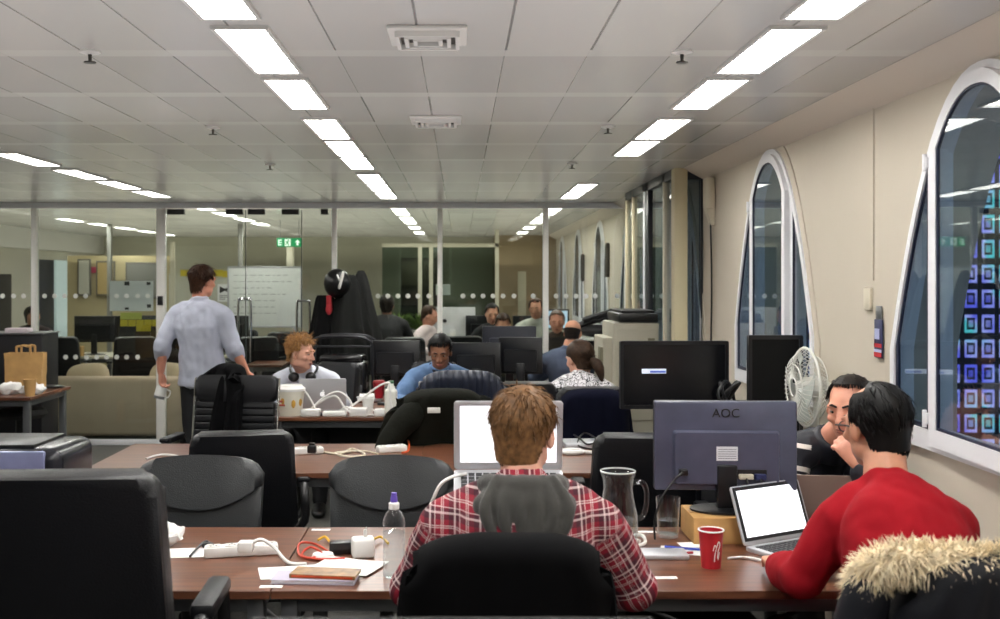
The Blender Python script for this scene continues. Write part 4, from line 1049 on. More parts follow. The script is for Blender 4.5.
def person(label, P, skm, vox=0.007, group=None, headscale=1.0, top=None, bottom=None, shoes=None, face=True, brow=None, hands=True, sleeve=1.0, infl=0.014, legs=True, top_name='jumper', amp=0.006, freq=16, topfn=None, sl_infl=None, feet=True, hem=0.0, nk=0.36, sm=9):
    """P: hip, neck, fw (body facing), head (centre), face (direction), up, sh offsets, arms [(elbow, wrist, hand dir, palm normal, thumb side, curl)]"""
    fw = V(P['fw']).normalized(); sd = fw.cross(V((0, 0, 1))).normalized(); P['fw'] = fw; P['sd'] = V(P.get('sd', sd)).normalized(); sd = P['sd']
    hip, neck = V(P['hip']), V(P['neck']); P['hip'], P['neck'] = hip, neck
    curve = V(P.get('curve', fw*-0.03))
    P['waist'] = hip.lerp(neck, 0.36) + curve*0.8; P['chest'] = hip.lerp(neck, 0.68) + curve; P['shm'] = hip.lerp(neck, 0.90) + curve*0.6
    sw = P.get('sw', 0.19)
    P['sh'] = [V(x) for x in P['sh']] if 'sh' in P else [P['shm'] - sd*sw - V((0, 0, 0.035)), P['shm'] + sd*sw - V((0, 0, 0.035))]
    P['legs'] = [(V(a), V(b)) for a, b in P['legs']] if P.get('legs') else []
    hc = V(P['head']); R = basis(P['face'], P.get('up', (0, 0, 1))); hs = headscale; P['R'] = R; P['hc'] = hc
    bb = P.get('build', 1.0)
    b_ = bm_()
    add_torso(b_, P)
    hn = hc + R @ (V((0, -0.028, -0.055))*hs)
    tube(b_, [neck - V((0, 0, 0.02)), neck.lerp(hn, 0.5), hn], [0.060*bb, 0.054*bb, 0.056*hs], 14, rnd=True)
    add_head(b_, hc, R, hs)
    for (a, s) in zip(P['arms'], P['sh']):
        e, w = V(a[0]), V(a[1])
        add_arm(b_, s, e, w, 0, bb)
        if hands: add_hand(b_, w, a[2], a[3], a[4], 1.0, a[5])
    if P['legs']: add_legs(b_, P); add_feet(b_, P)
    body = meobj('person', blob(b_, vox, 3, 0.5), skm)
    tag(body, label, 'person', group)
    if face: eyes(body, hc, R, hs, brow or blackp)
    if top is not None:
        b_ = bm_(); add_torso(b_, P, infl)
        for (a, s) in zip(P['arms'], P['sh']): add_arm(b_, s, V(a[0]), V(a[1]), (sl_infl or infl), bb, sleeve, 0.004)
        if hem:
            d = (hip-P['waist']).normalized(); tube(b_, [hip, hip + d*hem*0.5, hip + d*hem], [(0.165*bb+infl, 0.125*bb+infl), (0.178*bb+infl, 0.14*bb+infl), (0.182*bb+infl, 0.145*bb+infl)], 20, side=sd)
        tube(b_, [neck - V((0, 0, 0.03)), neck + (hn-neck)*nk], [0.078*bb, 0.068*bb], 16)
        me = blob(b_, vox, sm, 0.5, amp, freq)
        if topfn: topfn(me, P)
        meobj(top_name, me, top, body)
    if bottom is not None and P['legs']:
        b_ = bm_(); tube(b_, [hip + (P['waist']-hip)*0.5, hip, hip - V((0, 0, 0.08))], [(0.158*bb+0.008, 0.115*bb+.008), (0.168*bb+0.008, 0.13*bb+.008), (0.15*bb, 0.12*bb)], 18, side=sd, rnd=True); add_legs(b_, P, 0.012)
        meobj('trousers', blob(b_, max(vox, 0.008), 3, 0.5, 0.005, 14), bottom, body)
        for k in (0, 1): b_ = bm_(); add_feet(b_, P, 0.008, k); meobj('shoe', blob(b_, 0.008, 2, 0.5), shoes or mat('black_shoes', '#121212', 0.4), body)
    return body
def sit_legs(hip, fw, knee_z=0.5, gap=0.13, reach=0.44, shin=0.05):
    fw = V(fw).normalized(); sd = fw.cross(V((0, 0, 1))); h = V(hip); r = []
    for s in (-1, 1):
        k = V((h.x, h.y, 0)) + fw*reach + sd*s*gap + V((0, 0, knee_z)); r.append((k, V((k.x, k.y, 0.09)) + fw*shin))
    return r
jeans = mat('dark_jeans', '#1c2434', 0.8, bump=0.2, bscale=500); darktr = mat('black_trousers', '#131316', 0.8)
# ---- plaid shirt with position along the cloth kept per point
plaid = bpy.data.materials.new('plaid_shirt'); plaid.use_nodes = True
nt = plaid.node_tree; b = nt.nodes['Principled BSDF']; b.inputs['Roughness'].default_value = 0.85
at_ = nn(nt, 'ShaderNodeAttribute', attribute_name='cloth'); sp = nn(nt, 'ShaderNodeSeparateXYZ'); nt.links.new(at_.outputs['Vector'], sp.inputs[0])
PER = 0.066
def stripes(o):
    f = M2(nt, 'FRACT', M2(nt, 'DIVIDE', o, PER))
    def band(a, d): return M2(nt, 'MULTIPLY', M2(nt, 'GREATER_THAN', f, a), M2(nt, 'LESS_THAN', f, d))
    dark = M2(nt, 'ADD', band(0.02, 0.22), band(0.30, 0.42)); light_ = M2(nt, 'ADD', M2(nt, 'ADD', band(0.225, 0.30), band(0.70, 0.735)), M2(nt, 'ADD', band(0.775, 0.81), band(0.44, 0.475)))
    return dark, light_
dx, lx = stripes(sp.outputs[0]); dz, lz = stripes(sp.outputs[1])
c = mixc(nt, M2(nt, 'MULTIPLY', dx, 0.55), lin('#8a1028'), lin('#1d1422')); c = mixc(nt, M2(nt, 'MULTIPLY', dz, 0.6), c, lin('#1d1422'))
c = mixc(nt, M2(nt, 'MULTIPLY', lx, 0.48), c, lin('#e8dcd8')); c = mixc(nt, M2(nt, 'MULTIPLY', lz, 0.48), c, lin('#e8dcd8'))
nt.links.new(c, b.inputs['Base Color'])
def cloth_attr(me, P):
    at = me.attributes.new('cloth', 'FLOAT_VECTOR', 'POINT'); vals = []
    segs = []
    for (a, s) in zip(P['arms'], P['sh']):
        e, w = V(a[0]), V(a[1]); segs.append([(s, e, 0.0), (e, w, (e-s).length)])
    sd = P['sd']; ax = (P['neck']-P['hip']).normalized()
    for v in me.vertices:
        p = v.co; best = None
        for sg in segs:
            for a, d, off in sg:
                t = (p-a).dot(d-a)/(d-a).length_squared
                if t < (0.06 if off == 0 else 0): continue
                t = min(1, t); q_ = a.lerp(d, t); ds = (p-q_).length
                if ds < 0.085 and (best is None or ds < best[0]):
                    dirn = (d-a).normalized(); f_, g_ = frame_of(dirn, V((0, 1, 0))); r = p-q_
                    best = (ds, off + t*(d-a).length + 0.02, math.atan2(r.dot(g_), r.dot(f_))*0.055)
        if best: vals += [best[2], best[1], 0]
        else:
            r = p-P['chest']; vals += [r.dot(sd), r.dot(ax)+0.5, 0]
    at.data.foreach_set('vector', vals)
hm_brown = mat('brown_hair', '#775637', 0.5, var=0.45, vscale=60, spec=0.25)
hm_dark = mat('dark_hair', '#1c1613', 0.5, var=0.3, vscale=60, spec=0.2)
hm_ginger = mat('ginger_hair', '#a87a45', 0.5, var=0.4, vscale=70)
hm_black = mat('black_hair', '#0c0b0b', 0.5, spec=0.2)
sk_fair = skin('fair_skin', '#d9a48d'); sk_pink = skin('pink_skin', '#d6957c'); sk_brown = skin('brown_skin', '#8a5c43'); sk_tan = skin('tan_skin', '#c68e72')
TOPR = lambda a, ph, th: ph > (-0.98 if a < 0.8 else (-0.98 + (a-0.8)*1.5 if a < 1.45 else (0.22 if a < 2.0 else 0.62 + (a-2.0)*0.14)))
# 1 plaid shirt, back to the camera, facing the raised laptop
hc = V((0.178, 2.93, 1.228))
P = dict(hip=(0.165, 2.88, 0.56), neck=(0.168, 2.86, 1.085), fw=(0, 1, 0), head=hc, face=(0.36, 0.93, -0.12), sh=[(-0.035, 2.88, 0.985), (0.37, 2.88, 0.985)], build=1.08, curve=(0, -0.045, 0),
         arms=[((-0.128, 2.93, 0.80), (0.03, 3.19, 0.775), (0.5, 0.85, 0), (0, 0, -1), (1, 0, 0), 0.35), ((0.478, 2.93, 0.80), (0.36, 3.21, 0.775), (-0.35, 0.9, 0), (0, 0, -1), (-1, 0, 0), 0.35)], legs=sit_legs((0.165, 2.9, 0.56), (0, 1, 0), 0.56))
p1 = person('man in red plaid shirt and grey hood with his back to the camera', P, sk_fair, 0.0065, top=plaid, bottom=jeans, top_name='shirt', topfn=cloth_attr, brow=hm_brown, amp=0.007, freq=13, sleeve=0.96, sl_infl=0.019, nk=0.2)
R = P['R']
hair(p1, hc, R, 1.0, hm_brown, TOPR, 0.045, 4600, width=0.0028, crown=(0.25, 1.15), messy=0.42, lift=0.22, thick=0.012, lenf=lambda th, ph: 0.014 + 0.030*max(0, min(1, (ph+0.7)/1.3)), seed=5)
b_ = bm_()
nb = V(P['neck'])
tube(b_, smoothpts([nb + V((-0.075, 0.05, 0.0)), nb + V((-0.095, -0.01, 0.015)), nb + V((-0.075, -0.065, 0.022)), nb + V((0, -0.09, 0.025)), nb + V((0.075, -0.065, 0.022)), nb + V((0.095, -0.01, 0.015)), nb + V((0.075, 0.05, 0.0))], 3), 0.030, 12, rnd=True)
ell(b_, nb + V((0, -0.085, -0.025)), (0.140, 0.05, 0.065)); ell(b_, nb + V((0, -0.095, -0.075)), (0.118, 0.045, 0.075)); ell(b_, nb + V((0.01, -0.118, -0.12)), (0.10, 0.04, 0.075)); ell(b_, nb + V((0, -0.125, -0.16)), (0.08, 0.036, 0.06))
for k, x in enumerate((-0.10, -0.055, -0.012, 0.03, 0.07, 0.108)):
    tube(b_, smoothpts([nb + V((x*0.7, -0.085, 0.05)), nb + V((x*1.05, -0.128, -0.02)), nb + V((x*0.85, -0.138, -0.09)), nb + V((x*0.35, -0.125, -0.155))], 4), [0.008, 0.011, 0.013, 0.015, 0.016, 0.016, 0.015, 0.014, 0.013, 0.012, 0.011, 0.010, 0.008], 8, rnd=True)
meobj('hood', blob(b_, 0.006, 8, 0.5, 0.003, 18), mat('grey_hood', '#3c3b38', 0.9, bump=0.3, bscale=400, sheen=0.2), p1)
# 2 red jumper, turned towards the man beside him
hc = V((1.178, 3.02, 1.232))
P = dict(hip=(1.17, 2.80, 0.55), neck=(1.17, 2.92, 1.065), fw=(-0.28, 0.96, 0), head=hc, face=(-0.27, 0.95, -0.16), build=1.08, curve=(0.02, -0.085, 0),
         sh=[(1.06, 2.94, 0.985), (1.325, 2.88, 0.975)],
         arms=[((0.965, 3.0, 0.81), (0.955, 3.23, 0.778), (0.28, 0.95, 0.02), (0, 0, -1), (1, 0, 0), 0.4), ((1.375, 3.02, 0.79), (1.17, 3.24, 0.775), (-0.6, 0.7, 0), (0, 0, -1), (-0.7, -0.3, 0), 0.4)], legs=sit_legs((1.17, 2.85, 0.55), (-0.1, 1, 0), 0.56))
redm = mat('red_wool', '#8e0a18', 0.9, spec=0.2, bump=0.15, bscale=350, var=0.08, vscale=5)
p2 = person('man in red jumper with glasses turned towards the man in the striped jacket', P, sk_tan, 0.0065, top=redm, bottom=darktr, brow=hm_black, amp=0.008, freq=12, sleeve=0.72, sl_infl=0.017, nk=0.12, sm=22)
R = P['R']; hred = R
bald = lambda a, ph, th: (ph > (-0.92 if a < 0.9 else (-0.92 + (a-0.9)*1.7 if a < 1.5 else (0.1 if a < 1.8 else 0.9)))) and not (ph > 0.9 and a > 1.1)
hair(p2, hc, R, 1.0, hm_black, bald, 0.03, 3000, width=0.003, crown=(PI, 1.4), messy=0.3, lift=0.2, thick=0.009, lenf=lambda th, ph: 0.020 + 0.018*max(0, min(1, (ph+0.35)/0.7)), seed=7)
hair(p2, hc, R, 1.0, hm_black, lambda a, ph, th: ph > 0.7 and ph < 1.2, 0.04, 260, name='thin_hair', width=0.0014, crown=(PI, 0.9), messy=0.2, lift=0.05, thick=0.003, seed=8) if False else None
b_ = bm_()
for x in (-1, 1):
    tube(b_, [hc + R @ V((x*0.031 + 0.021*math.cos(t*PI/8), 0.096, 0.004 + 0.016*math.sin(t*PI/8))) for t in range(16)], 0.0022, 6, closed=True)
    tube(b_, [hc + R @ V(q_) for q_ in ((x*0.052, 0.096, 0.010), (x*0.070, 0.085, 0.010), (x*0.079, 0.02, 0.006), (x*0.081, -0.005, 0.0))], 0.0026, 6)
tube(b_, [hc + R @ V(q_) for q_ in ((-0.010, 0.096, 0.010), (0, 0.100, 0.012), (0.010, 0.096, 0.010))], 0.002, 6)
obj('glasses', b_, blackp, p2)
b_ = bm_(); w_ = V((0.955, 3.23, 0.778)); dd_ = V((-0.01, 0.27, 0)).normalized()
tube(b_, [w_ - dd_*0.035, w_ - dd_*0.012], 0.033, 16); ell(b_, w_ - dd_*0.023 + V((-0.012, 0, 0.030)), (0.017, 0.017, 0.006)); obj('wrist_watch', b_, mat('watch_metal', '#8c7b55', 0.3, 0.8), p2)
# 3 striped track jacket, chin on hand
trk = bpy.data.materials.new('track_jacket'); trk.use_nodes = True
nt = trk.node_tree; b = nt.nodes['Principled BSDF']; b.inputs['Roughness'].default_value = 0.6
at_ = nn(nt, 'ShaderNodeAttribute', attribute_name='cloth'); sp = nn(nt, 'ShaderNodeSeparateXYZ'); nt.links.new(at_.outputs['Vector'], sp.inputs[0])
f = M2(nt, 'FRACT', M2(nt, 'DIVIDE', sp.outputs[1], 0.115)); a_ = M2(nt, 'MULTIPLY', M2(nt, 'GREATER_THAN', f, 0.08), M2(nt, 'LESS_THAN', f, 0.24)); d_ = M2(nt, 'MULTIPLY', M2(nt, 'GREATER_THAN', f, 0.34), M2(nt, 'LESS_THAN', f, 0.50))
nt.links.new(mixc(nt, M2(nt, 'MULTIPLY', M2(nt, 'ADD', a_, d_), sp.outputs[2]), lin('#10131f'), lin('#e6ded6')), b.inputs['Base Color'])
def trk_attr(me, P):
    at = me.attributes.new('cloth', 'FLOAT_VECTOR', 'POINT'); vals = []
    s, e, w = P['sh'][1], V(P['arms'][1][0]), V(P['arms'][1][1])
    for v in me.vertices:
        t = (v.co-s).dot(e-s)/(e-s).length_squared
        ok = 1.0 if (v.co - s.lerp(e, max(-.3, min(1, t)))).length < 0.075 and t > -0.25 else 0.0
        vals += [0, t*(e-s).length + 0.20, ok]
    at.data.foreach_set('vector', vals)
hc = V((1.445, 3.95, 1.168))
P = dict(hip=(1.38, 4.36, 0.55), neck=(1.41, 4.13, 1.01), fw=(-0.12, -1, 0), head=hc, face=(-0.66, -0.75, -0.14), build=1.02, curve=(0.0, 0.06, 0),
         sh=[(1.54, 4.14, 0.945), (1.27, 4.07, 0.975)],
         arms=[((1.52, 3.86, 0.78), (1.425, 3.79, 0.985), (-0.55, 0.12, 0.8), (-0.2, 0.95, 0.2), (-0.3, -0.2, 1), 0.85), ((1.235, 4.03, 0.77), (1.42, 3.84, 0.775), (0.8, -0.5, 0), (0, 0, -1), (0, 1, 0), 0.4)], legs=sit_legs((1.38, 4.36, 0.55), (0, -1, 0), 0.56, gap=0.11))
p3 = person('man in navy track jacket with white stripes, chin on his hand', P, sk_pink, 0.0065, top=trk, bottom=darktr, top_name='track_jacket', topfn=trk_attr, brow=hm_dark, amp=0.006, sleeve=0.9)
SHORT = lambda a, ph, th: ph > (-0.95 if a < 0.9 else (-0.95 + (a-0.9)*1.6 if a < 1.55 else (0.3 if a < 2.0 else 0.95)))
hair(p3, hc, P['R'], 1.0, hm_dark, SHORT, 0.02, 2200, width=0.0028, crown=(0.2, 1.2), messy=0.4, lift=0.5, thick=0.008, seed=9)
# 4 woman in the patterned top
pat = bpy.data.materials.new('patterned_top'); pat.use_nodes = True
nt = pat.node_tree; b = nt.nodes['Principled BSDF']; b.inputs['Roughness'].default_value = 0.8
tc = nn(nt, 'ShaderNodeTexCoord'); no = nn(nt, 'ShaderNodeTexNoise'); no.inputs['Scale'].default_value = 26; no.inputs['Detail'].default_value = 1.5; no.inputs['Distortion'].default_value = 2.2
nt.links.new(tc.outputs['Object'], no.inputs['Vector'])
nt.links.new(mixc(nt, M2(nt, 'LESS_THAN', M2(nt, 'ABSOLUTE', M2(nt, 'SUBTRACT', no.outputs['Fac'], 0.47)), 0.045), lin('#e9e7ea'), lin('#0e0e16')), b.inputs['Base Color'])
hc = V((0.775, 6.92, 1.128))
P = dict(hip=(0.77, 6.80, 0.53), neck=(0.775, 6.86, 1.01), fw=(0, 1, 0), head=hc, face=(-0.45, 0.88, -0.2), sw=0.165, build=0.95, curve=(0, -0.05, 0),
         arms=[((0.52, 6.9, 0.75), (0.60, 7.14, 0.775), (0.3, 0.9, 0), (0, 0, -1), (1, 0, 0), 0.4), ((1.03, 6.9, 0.75), (0.93, 7.14, 0.775), (-0.3, 0.9, 0), (0, 0, -1), (-1, 0, 0), 0.4)], legs=sit_legs((0.77, 6.8, 0.53), (0, 1, 0), 0.54))
p4 = person('woman with brown ponytail in black and white patterned top, back turned', P, sk_fair, 0.009, top=pat, bottom=darktr, top_name='blouse', brow=hm_brown, sleeve=0.9, amp=0.004)
hm_pony = mat('chestnut_hair', '#38281d', 0.5, var=0.35, vscale=60, spec=0.2)
hair(p4, hc, P['R'], 1.0, hm_pony, lambda a, ph, th: ph > (-0.9 if a < 0.9 else (-0.9 + (a-0.9)*1.4 if a < 1.6 else (0.1 if a < 2.0 else 0.7))), 0.07, 1500, width=0.0035, messy=0.08, lift=0.02, thick=0.012, flow=lambda th, ph: (0.1, -1.0, -0.25), seed=12)
R = P['R']; q0 = hc + R @ V((0.02, -0.115, -0.02)); b_ = bm_()
tube(b_, smoothpts([q0 + R @ V((0, 0.03, 0.01)), q0, q0 + V((0.03, -0.035, -0.03)), q0 + V((0.05, -0.04, -0.085)), q0 + V((0.06, -0.03, -0.14))], 4), [0.02, 0.022, 0.022, 0.022, 0.022, 0.026, 0.03, 0.034, 0.036, 0.036, 0.034, 0.030, 0.026, 0.022, 0.016, 0.010, 0.006], 12, rnd=True); obj('ponytail', b_, hm_pony, p4)
b_ = bm_(); tube(b_, [q0 + V((0.022*math.cos(t*PI/6), 0, 0.022*math.sin(t*PI/6))) for t in range(12)], 0.006, 6, closed=True); obj('hair_tie', b_, blackp, p4)
# 5 blue jumper, reading downwards
hc = V((-0.143, 7.66, 1.125))
P = dict(hip=(-0.16, 7.98, 0.53), neck=(-0.15, 7.80, 0.995), fw=(0, -1, 0), head=hc, face=(-0.05, -0.92, -0.36), sw=0.195, build=1.05, curve=(0, 0.05, 0),
         arms=[((0.14, 7.72, 0.765), (-0.02, 7.5, 0.775), (-0.4, -0.9, 0), (0, 0, -1), (-1, 0, 0), 0.4), ((-0.46, 7.70, 0.765), (-0.30, 7.47, 0.775), (0.35, -0.9, 0), (0, 0, -1), (1, 0, 0), 0.4)], legs=sit_legs((-0.16, 7.98, 0.53), (0, -1, 0), 0.54))
bluem = mat('blue_wool', '#6482aa', 0.9, bump=0.12, bscale=350, var=0.08, vscale=6)
p5 = person('man in blue jumper with short black hair looking down at his laptop', P, sk_brown, 0.0075, top=bluem, bottom=darktr, brow=hm_black, amp=0.006)
hair(p5, hc, P['R'], 1.0, hm_black, lambda a, ph, th: ph > (-0.9 if a < 0.9 else (-0.9 + (a-0.9)*1.5 if a < 1.5 else (0.15 if a < 2.0 else 0.80))), 0.035, 1800, width=0.003, crown=(0.2, 1.1), messy=0.3, lift=0.3, thick=0.012, seed=15)
b_ = bm_(); nb = V(P['neck']); tube(b_, [nb + V((-0.062, -0.02, 0.03)), nb + V((-0.03, -0.078, -0.02)), nb + V((0, -0.098, -0.06)), nb + V((0.03, -0.078, -0.02)), nb + V((0.062, -0.02, 0.03))], 0.015, 8, rnd=True); obj('collar', b_, mat('navy_tee', '#161a2c', 0.9), p5)
# 6 ginger hair, looking over his shoulder
hc = V((-1.135, 7.62, 1.118))
P = dict(hip=(-1.12, 8.0, 0.53), neck=(-1.135, 7.76, 0.975), fw=(0.08, -1, 0), head=hc, face=(0.90, -0.42, -0.12), sw=0.195, build=1.02, curve=(0, 0.05, 0),
         arms=[((-0.85, 7.70, 0.76), (-0.93, 7.62, 0.775), (-0.2, -0.9, 0), (0, 0, -1), (-1, 0, 0), 0.4), ((-1.40, 7.66, 0.765), (-1.16, 7.56, 0.775), (0.6, -0.5, 0), (0, 0, -1), (0.4, -1, 0), 0.4)], legs=sit_legs((-1.12, 8.0, 0.53), (0, -1, 0), 0.54))
shirtw = mat('pale_blue_shirt', '#d6dae6', 0.85, bump=0.1, bscale=350, var=0.05, vscale=6)
p6 = person('man with curly ginger hair and headphones round his neck, looking sideways', P, sk_fair, 0.0075, top=shirtw, bottom=darktr, top_name='shirt', brow=hm_ginger, amp=0.006)
hair(p6, hc, P['R'], 1.0, hm_ginger, lambda a, ph, th: ph > (-0.8 if a < 0.9 else (-0.8 + (a-0.9)*1.5 if a < 1.5 else (0.2 if a < 1.9 else 0.82))), 0.05, 2200, width=0.004, messy=0.9, lift=0.7, thick=0.014, curl=0.35, seed=17, lenf=lambda th, ph: 0.018 + 0.04*max(0, min(1, (ph-0.1)/0.6)))
b_ = bm_(); nb = V(P['neck'])
tube(b_, smoothpts([nb + V((-0.085, -0.06, -0.005)), nb + V((-0.095, 0.0, 0.04)), nb + V((0, 0.085, 0.05)), nb + V((0.095, 0.0, 0.04)), nb + V((0.085, -0.06, -0.005))], 5), 0.009, 8, rnd=True)
for s in (-1, 1): ell(b_, nb + V((s*0.062, -0.095, -0.03)), (0.04, 0.03, 0.036))
hp = obj('headphones', b_, blackp, p6); 
# 7 standing man holding a white mug
hc = V((-1.935, 8.02, 1.632))
P = dict(hip=(-1.93, 8.0, 0.94), neck=(-1.955, 7.99, 1.455), fw=(0.22, 0.97, 0), head=hc, face=(0.58, 0.80, -0.10), sw=0.195, build=1.0, curve=(0, -0.03, 0), foot=V((0.15, 1, 0)),
         arms=[((-2.215, 7.93, 1.16), (-2.245, 7.99, 0.955), (0.0, 0.12, -1), (1, -0.1, 0), (0.1, 1, 0), 0.75), ((-1.70, 7.94, 1.16), (-1.615, 8.04, 0.955), (0.55, 0.5, -0.55), (-0.5, 0, -0.9), (-0.5, 0.9, 0), 0.3)],
         legs=[((-2.02, 8.03, 0.50), (-2.03, 7.99, 0.09)), ((-1.83, 8.04, 0.50), (-1.82, 8.0, 0.09))])
shirtb = mat('grey_blue_shirt', '#b6bac9', 0.85, bump=0.15, bscale=300, var=0.06, vscale=8)
p7 = person('standing man in grey-blue shirt with rolled sleeves holding a white mug', P, sk_pink, 0.0075, top=shirtb, bottom=darktr, top_name='shirt', brow=hm_brown, sleeve=0.12, amp=0.009, freq=12, infl=0.020, sl_infl=0.022, hem=0.07, nk=0.5)
hm_b2 = mat('dark_brown_hair', '#3a2417', 0.5, var=0.4, vscale=60, spec=0.2)
hair(p7, hc, P['R'], 1.0, hm_b2, TOPR, 0.04, 1600, width=0.0034, crown=(0.2, 1.1), messy=0.35, lift=0.35, thick=0.012, lenf=lambda th, ph: 0.022 + 0.03*max(0, min(1, (ph+0.2)/0.7)), seed=19)
mg = thing('mug', 'white mug held low by the standing man', 'mug', (-2.262, 8.0, 0.752)); mg.rotation_euler = (0, 0.25, 0.4)
b_ = bm_(); lathe(b_, [(0, 0.0), (0.038, 0), (0.041, 0.008), (0.041, 0.09), (0.037, 0.09), (0.036, 0.01), (0, 0.008)], n=24); obj('cup', b_, whitep, mg)
b_ = bm_(); tube(b_, smoothpts([(0.04, 0, 0.075), (0.066, 0, 0.07), (0.07, 0, 0.045), (0.062, 0, 0.022), (0.04, 0, 0.018)], 4), 0.006, 8); obj('handle', b_, whitep, mg)
b_ = bm_(); lathe(b_, [(0, 0.0), (0.039, 0), (0.041, 0.008), (0.0415, 0.02), (0.039, 0.02), (0, -0.001)], n=24); obj('base_band', b_, greym, mg)
# 8 bald man, 9.. far people
hc = W(573, 333, 9.75)
P = dict(hip=(hc.x-0.05, 9.7, 0.52), neck=(hc.x-0.06, 9.68, 0.985), fw=(0, 1, 0), head=hc, face=(0.35, 0.9, -0.25), sw=0.2, build=1.05, arms=[((hc.x-0.36, 9.74, 0.75), (hc.x-0.2, 10.0, 0.76), (0.4, 0.9, 0), (0, 0, -1), (1, 0, 0), 0.4), ((hc.x+0.24, 9.74, 0.75), (hc.x+0.1, 10.0, 0.76), (-0.4, 0.9, 0), (0, 0, -1), (-1, 0, 0), 0.4)], legs=sit_legs((hc.x-0.05, 9.7, 0.52), (0, 1, 0), 0.54))
p8 = person('bald man in blue-grey jumper seen from behind before the partition post', P, sk_tan, 0.010, top=mat('slate_wool', '#4a5468', 0.9), bottom=darktr, brow=hm_dark, amp=0.004)
hair(p8, hc, P['R'], 1.0, hm_dark, lambda a, ph, th: -0.9 < ph < 0.12 and a < 1.35, 0.012, 350, width=0.004, messy=0.2, lift=0.1, thick=0.004, seed=23)
def far_person(label, px, py, Y, fw, face, topm, hairm, skm, tn='jumper', sw=0.19, hairlen=0.03, group=None, lean=0.03):
    hc = W(px, py, Y); f_ = V(fw).normalized(); s_ = f_.cross(V((0, 0, 1)))
    nk_ = hc - V((0, 0, 0.15)) - f_*lean; hp_ = V((nk_.x, nk_.y, nk_.z-0.47)) - f_*0.1
    P = dict(hip=hp_, neck=nk_, fw=fw, head=hc, face=face, sw=sw, arms=[(nk_ - s_*0.28 + f_*0.05 - V((0, 0, 0.26)), nk_ - s_*0.14 + f_*0.3 - V((0, 0, 0.25)), f_, (0, 0, -1), s_, 0.4), (nk_ + s_*0.28 + f_*0.05 - V((0, 0, 0.26)), nk_ + s_*0.14 + f_*0.3 - V((0, 0, 0.25)), f_, (0, 0, -1), -s_, 0.4)], legs=sit_legs(hp_, f_, hp_.z))
    p = person(label, P, skm, 0.012, top=topm, bottom=darktr, brow=hairm, top_name=tn, amp=0.003, hands=True)
    hair(p, hc, P['R'], 1.0, hairm, SHORT, hairlen, 450, width=0.006, crown=(0.2, 1.1), messy=0.35, lift=0.3, thick=0.012, seed=int(px))
    return p
far_person('man with glasses in pale jumper facing the camera beyond the partition', 536, 309, 12.6, (0, -1, 0), (-0.25, -0.95, -0.15), mat('pale_grey_wool', '#b5b8ac', 0.9), hm_b2, sk_tan)
far_person('man in dark suit with white collar seen from behind beyond the coats', 387, 305, 12.4, (0, 1, 0), (0, 1, -0.05), mat('dark_suit', '#1c1b1d', 0.8), hm_dark, sk_brown, 'jacket')
far_person('person in white and pink shirt bending at the partition post', 430, 316, 12.8, (0.8, -0.5, 0), (0.9, -0.3, -0.4), mat('white_pink_shirt', '#e4d3d3', 0.8), hm_b2, sk_pink, 'shirt', 0.16)
far_person('man in dark maroon top behind the leftmost white post', 33, 316, 13.75, (0.4, -1, 0), (0.9, -0.4, 0), mat('maroon_top', '#2a1818', 0.8), hm_dark, sk_tan)
far_person('person with reddish brown hair just right of the last partition post', 557, 322, 11.6, (-0.2, -1, 0), (-0.1, -1, -0.2), mat('brown_top', '#3a3029', 0.9), mat('auburn_hair', '#4a2a1c', 0.5), sk_pink, sw=0.16)
far_person('dark-haired person behind the leftmost far black monitor', 492, 314, 12.9, (0, -1, 0), (0.1, -1, -0.3), mat('black_top', '#17171a', 0.9), hm_black, sk_tan, sw=0.16)
far_person('brown-haired person bent low behind the grey-backed monitor', 503, 325, 11.9, (0, -1, 0), (0, -1, -0.5), mat('olive_top', '#3c3a2c', 0.9), hm_b2, sk_tan, sw=0.16)
# ------------------------------------------------------------------ things on the front desk
def at(px, py, z=0.73): return onz(px, py, z)
plastic_clear = glass('bottle_plastic', '#fcfdfe', 1.4, edge=0.8, edgecol='#ffffff', epow=2.0)  # white edge colour mixed in to stand for highlights on clear plastic and glass
jug_glass = glass('jug_glass', '#fdfefe', 1.45, edge=0.75, edgecol='#ffffff', epow=2.6)
water = glass('water', '#f4f8f8', 1.25, edge=0.3, edgecol='#f0f6f6', epow=2.0)
bwater = glass('bottle_water', '#f4f8f8', 1.3, edge=0.25, edgecol='#ffffff', epow=1.8)
def bottle(label, p, s=1.0, capm=None, group=None):
    t = thing('water_bottle', label, 'bottle', p, group=group)
    b_ = bm_(); pr = [(0, 0.002), (0.028, 0.0), (0.034, 0.006)]
    for k in range(7):
        z = 0.02 + k*0.02; pr += [(0.0345, z), (0.0325, z+0.01)]
    pr += [(0.0345, 0.165), (0.033, 0.178), (0.024, 0.198), (0.016, 0.208), (0.0135, 0.214)]
    lathe(b_, [(r*s, z*s) for r, z in pr], n=28); obj('bottle_wall', b_, plastic_clear, t, ang=80)
    b_ = bm_(); lathe(b_, [(0, 0.004*s)] + [((r-0.002)*s, z*s) for r, z in pr[2:] if z < 0.15] + [(0, 0.15*s)], n=24); obj('water', b_, bwater, t, ang=80)
    b_ = bm_(); lathe(b_, [(0.0165*s, 0.21*s), (0.0165*s, 0.228*s), (0.012*s, 0.232*s), (0, 0.232*s)], n=20); obj('cap', b_, whitep, t)
    b_ = bm_(); lathe(b_, [(0.0115*s, 0.23*s), (0.0105*s, 0.245*s), (0.0085*s, 0.252*s), (0.0085*s, 0.26*s), (0, 0.262*s)], n=18); obj('spout', b_, capm or mat('purple_cap', '#6a55b8', 0.35), t)
    return t
bottle('clear ribbed water bottle with purple sports cap on the front desk', at(394, 577))
